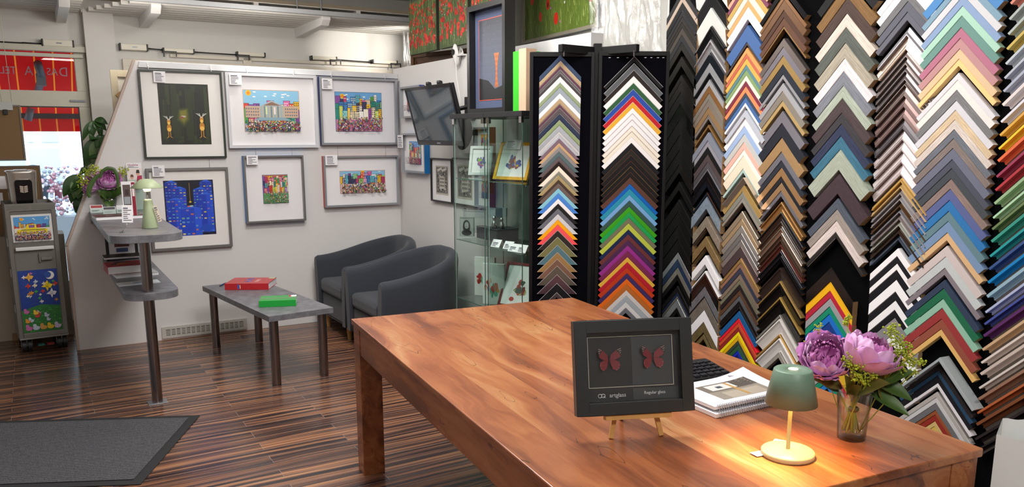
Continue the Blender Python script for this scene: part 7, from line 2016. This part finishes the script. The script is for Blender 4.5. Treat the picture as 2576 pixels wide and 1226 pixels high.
mA, mB_, mC = onz(503, 1047, 0), onz(364, 1221, 0), onz(0, 1062, 0)
mu = (mA - mC).normalized(); mw = mB_ - mA; mn = Vector((-mu.y, mu.x, 0)); 
if mn.dot(mw) < 0: mn = -mn
mrz = math.atan2(mu.y, mu.x); MD = abs(mn.dot(mw)); ML = 2.2
mt = thing('door_mat', 'large grey ribbed door mat with black rubber border', 'mat', (mA.x, mA.y, 0), mrz)
def mat_mat():
    t = NT('ribbed_mat'); sp = t.n('SeparateXYZ', Vector=t.coord()); w = t.math('SINE', t.math('MULTIPLY', sp.outputs[1], 560.0))
    nz = t.n('TexNoise', Vector=t.coord(), Scale=260.0, Detail=2.0); v = t.math('ADD', t.math('MULTIPLY', w, .22), nz.outputs[0])
    t.set(Base__Color=t.ramp(v, [(.25, '222326'), (.55, '3F4044'), (.8, '6C6C70')]), Roughness=.95); t.bump(v, .5, .004); return t.m
sh_ = .10   # the mat is slightly out of square in plan: keep a true rectangle
MB().box(-ML, 0, -MD, 0, .0005, .006).build('rubber_border', pm('mat_rubber', '1E1F21', .8, noise=.1), mt, .002)
MB().box(-ML + .05, -.05, -MD + .05, -.05, .0062, .010).build('ribbed_pile', mat_mat(), mt, .001)
# ================================================================== light
def area(name, loc, size, energy, color, rot=(0, 0, 0), sy=None, spread=180):
    l = bpy.data.lights.new(name, 'AREA'); l.shape = 'RECTANGLE'; l.size = size; l.size_y = sy or size; l.energy = energy; l.color = color; l.spread = R(spread)
    o = bpy.data.objects.new(name, l); COL.objects.link(o); o.location = loc; o.rotation_euler = rot; return o
WARM = (1, .97, .94)
for i, (x, y, e) in enumerate(((-1.4, .2, 18), (1.0, -.6, 60), (-1.2, 3.0, 14), (1.3, 2.6, 56), (1.3, 4.6, 55))):
    area('ceiling_panel_light', (x, y, ZC - .03), 1.2, e, WARM, sy=.6)
def bulb(name, loc, e, col, r=.12):
    l = bpy.data.lights.new(name, 'POINT'); l.energy = e; l.color = col; l.shadow_soft_size = r; o = bpy.data.objects.new(name, l); COL.objects.link(o); o.location = loc
bulb('hanging_tube', (.7, 3.6, 2.6), 34, WARM); bulb('hanging_tube', (1.5, 1.2, 2.6), 12, WARM)
bulb('shelf_fill_light', P(1.5, -.15, 2.42), 12, (1, .95, .88), .1); bulb('shelf_fill_light', P(.6, .0, 2.4), 8, (1, .95, .88), .1); bulb('upper_fill_light', P(1.3, -1.1, 2.82), 12, (1, .95, .88), .1)  # added fill lights to brighten the upper wall and slats; no fixtures there
sl = bpy.data.lights.new('wall_spot', 'SPOT'); sl.energy = 60; sl.color = (1, .94, .86); sl.spot_size = R(50); sl.spot_blend = .8; sl.shadow_soft_size = .04
so = bpy.data.objects.new('wall_spot', sl); COL.objects.link(so); ht = onP(905, 112, FY); so.location = P(ht.x + .35, .15, 2.45); so.rotation_euler = (P(ht.x, FY, ht.z) - so.location).to_track_quat('-Z', 'Y').to_euler()
w = bpy.data.worlds.new('sky'); SC.world = w; w.use_nodes = True
nt_ = w.node_tree; bg = nt_.nodes['Background']
sky = nt_.nodes.new('ShaderNodeTexSky'); sky.sky_type = 'NISHITA'; sky.sun_disc = False; sky.sun_elevation = R(50); sky.sun_rotation = R(200)
nt_.links.new(sky.outputs[0], bg.inputs[0]); bg.inputs[1].default_value = 1.0
sun = bpy.data.lights.new('sun', 'SUN'); sun.energy = 3.0; sun.angle = R(3); su = bpy.data.objects.new('sun', sun); COL.objects.link(su); su.rotation_euler = (PM.to_3x3() @ Vector((-.3, .62, -.72))).to_track_quat('-Z', 'Y').to_euler()
vs = SC.view_settings; vs.view_transform = 'Standard'; vs.look = 'None'; vs.exposure = 0.0; vs.gamma = 1.0; vs.use_curve_mapping = False
SC.display_settings.display_device = 'sRGB'
cy = SC.cycles; cy.max_bounces = 7; cy.diffuse_bounces = 4; cy.glossy_bounces = 3; cy.transmission_bounces = 6; cy.transparent_max_bounces = 12
cy.caustics_reflective = False; cy.caustics_refractive = False; cy.sample_clamp_indirect = 6.0; cy.use_denoising = True
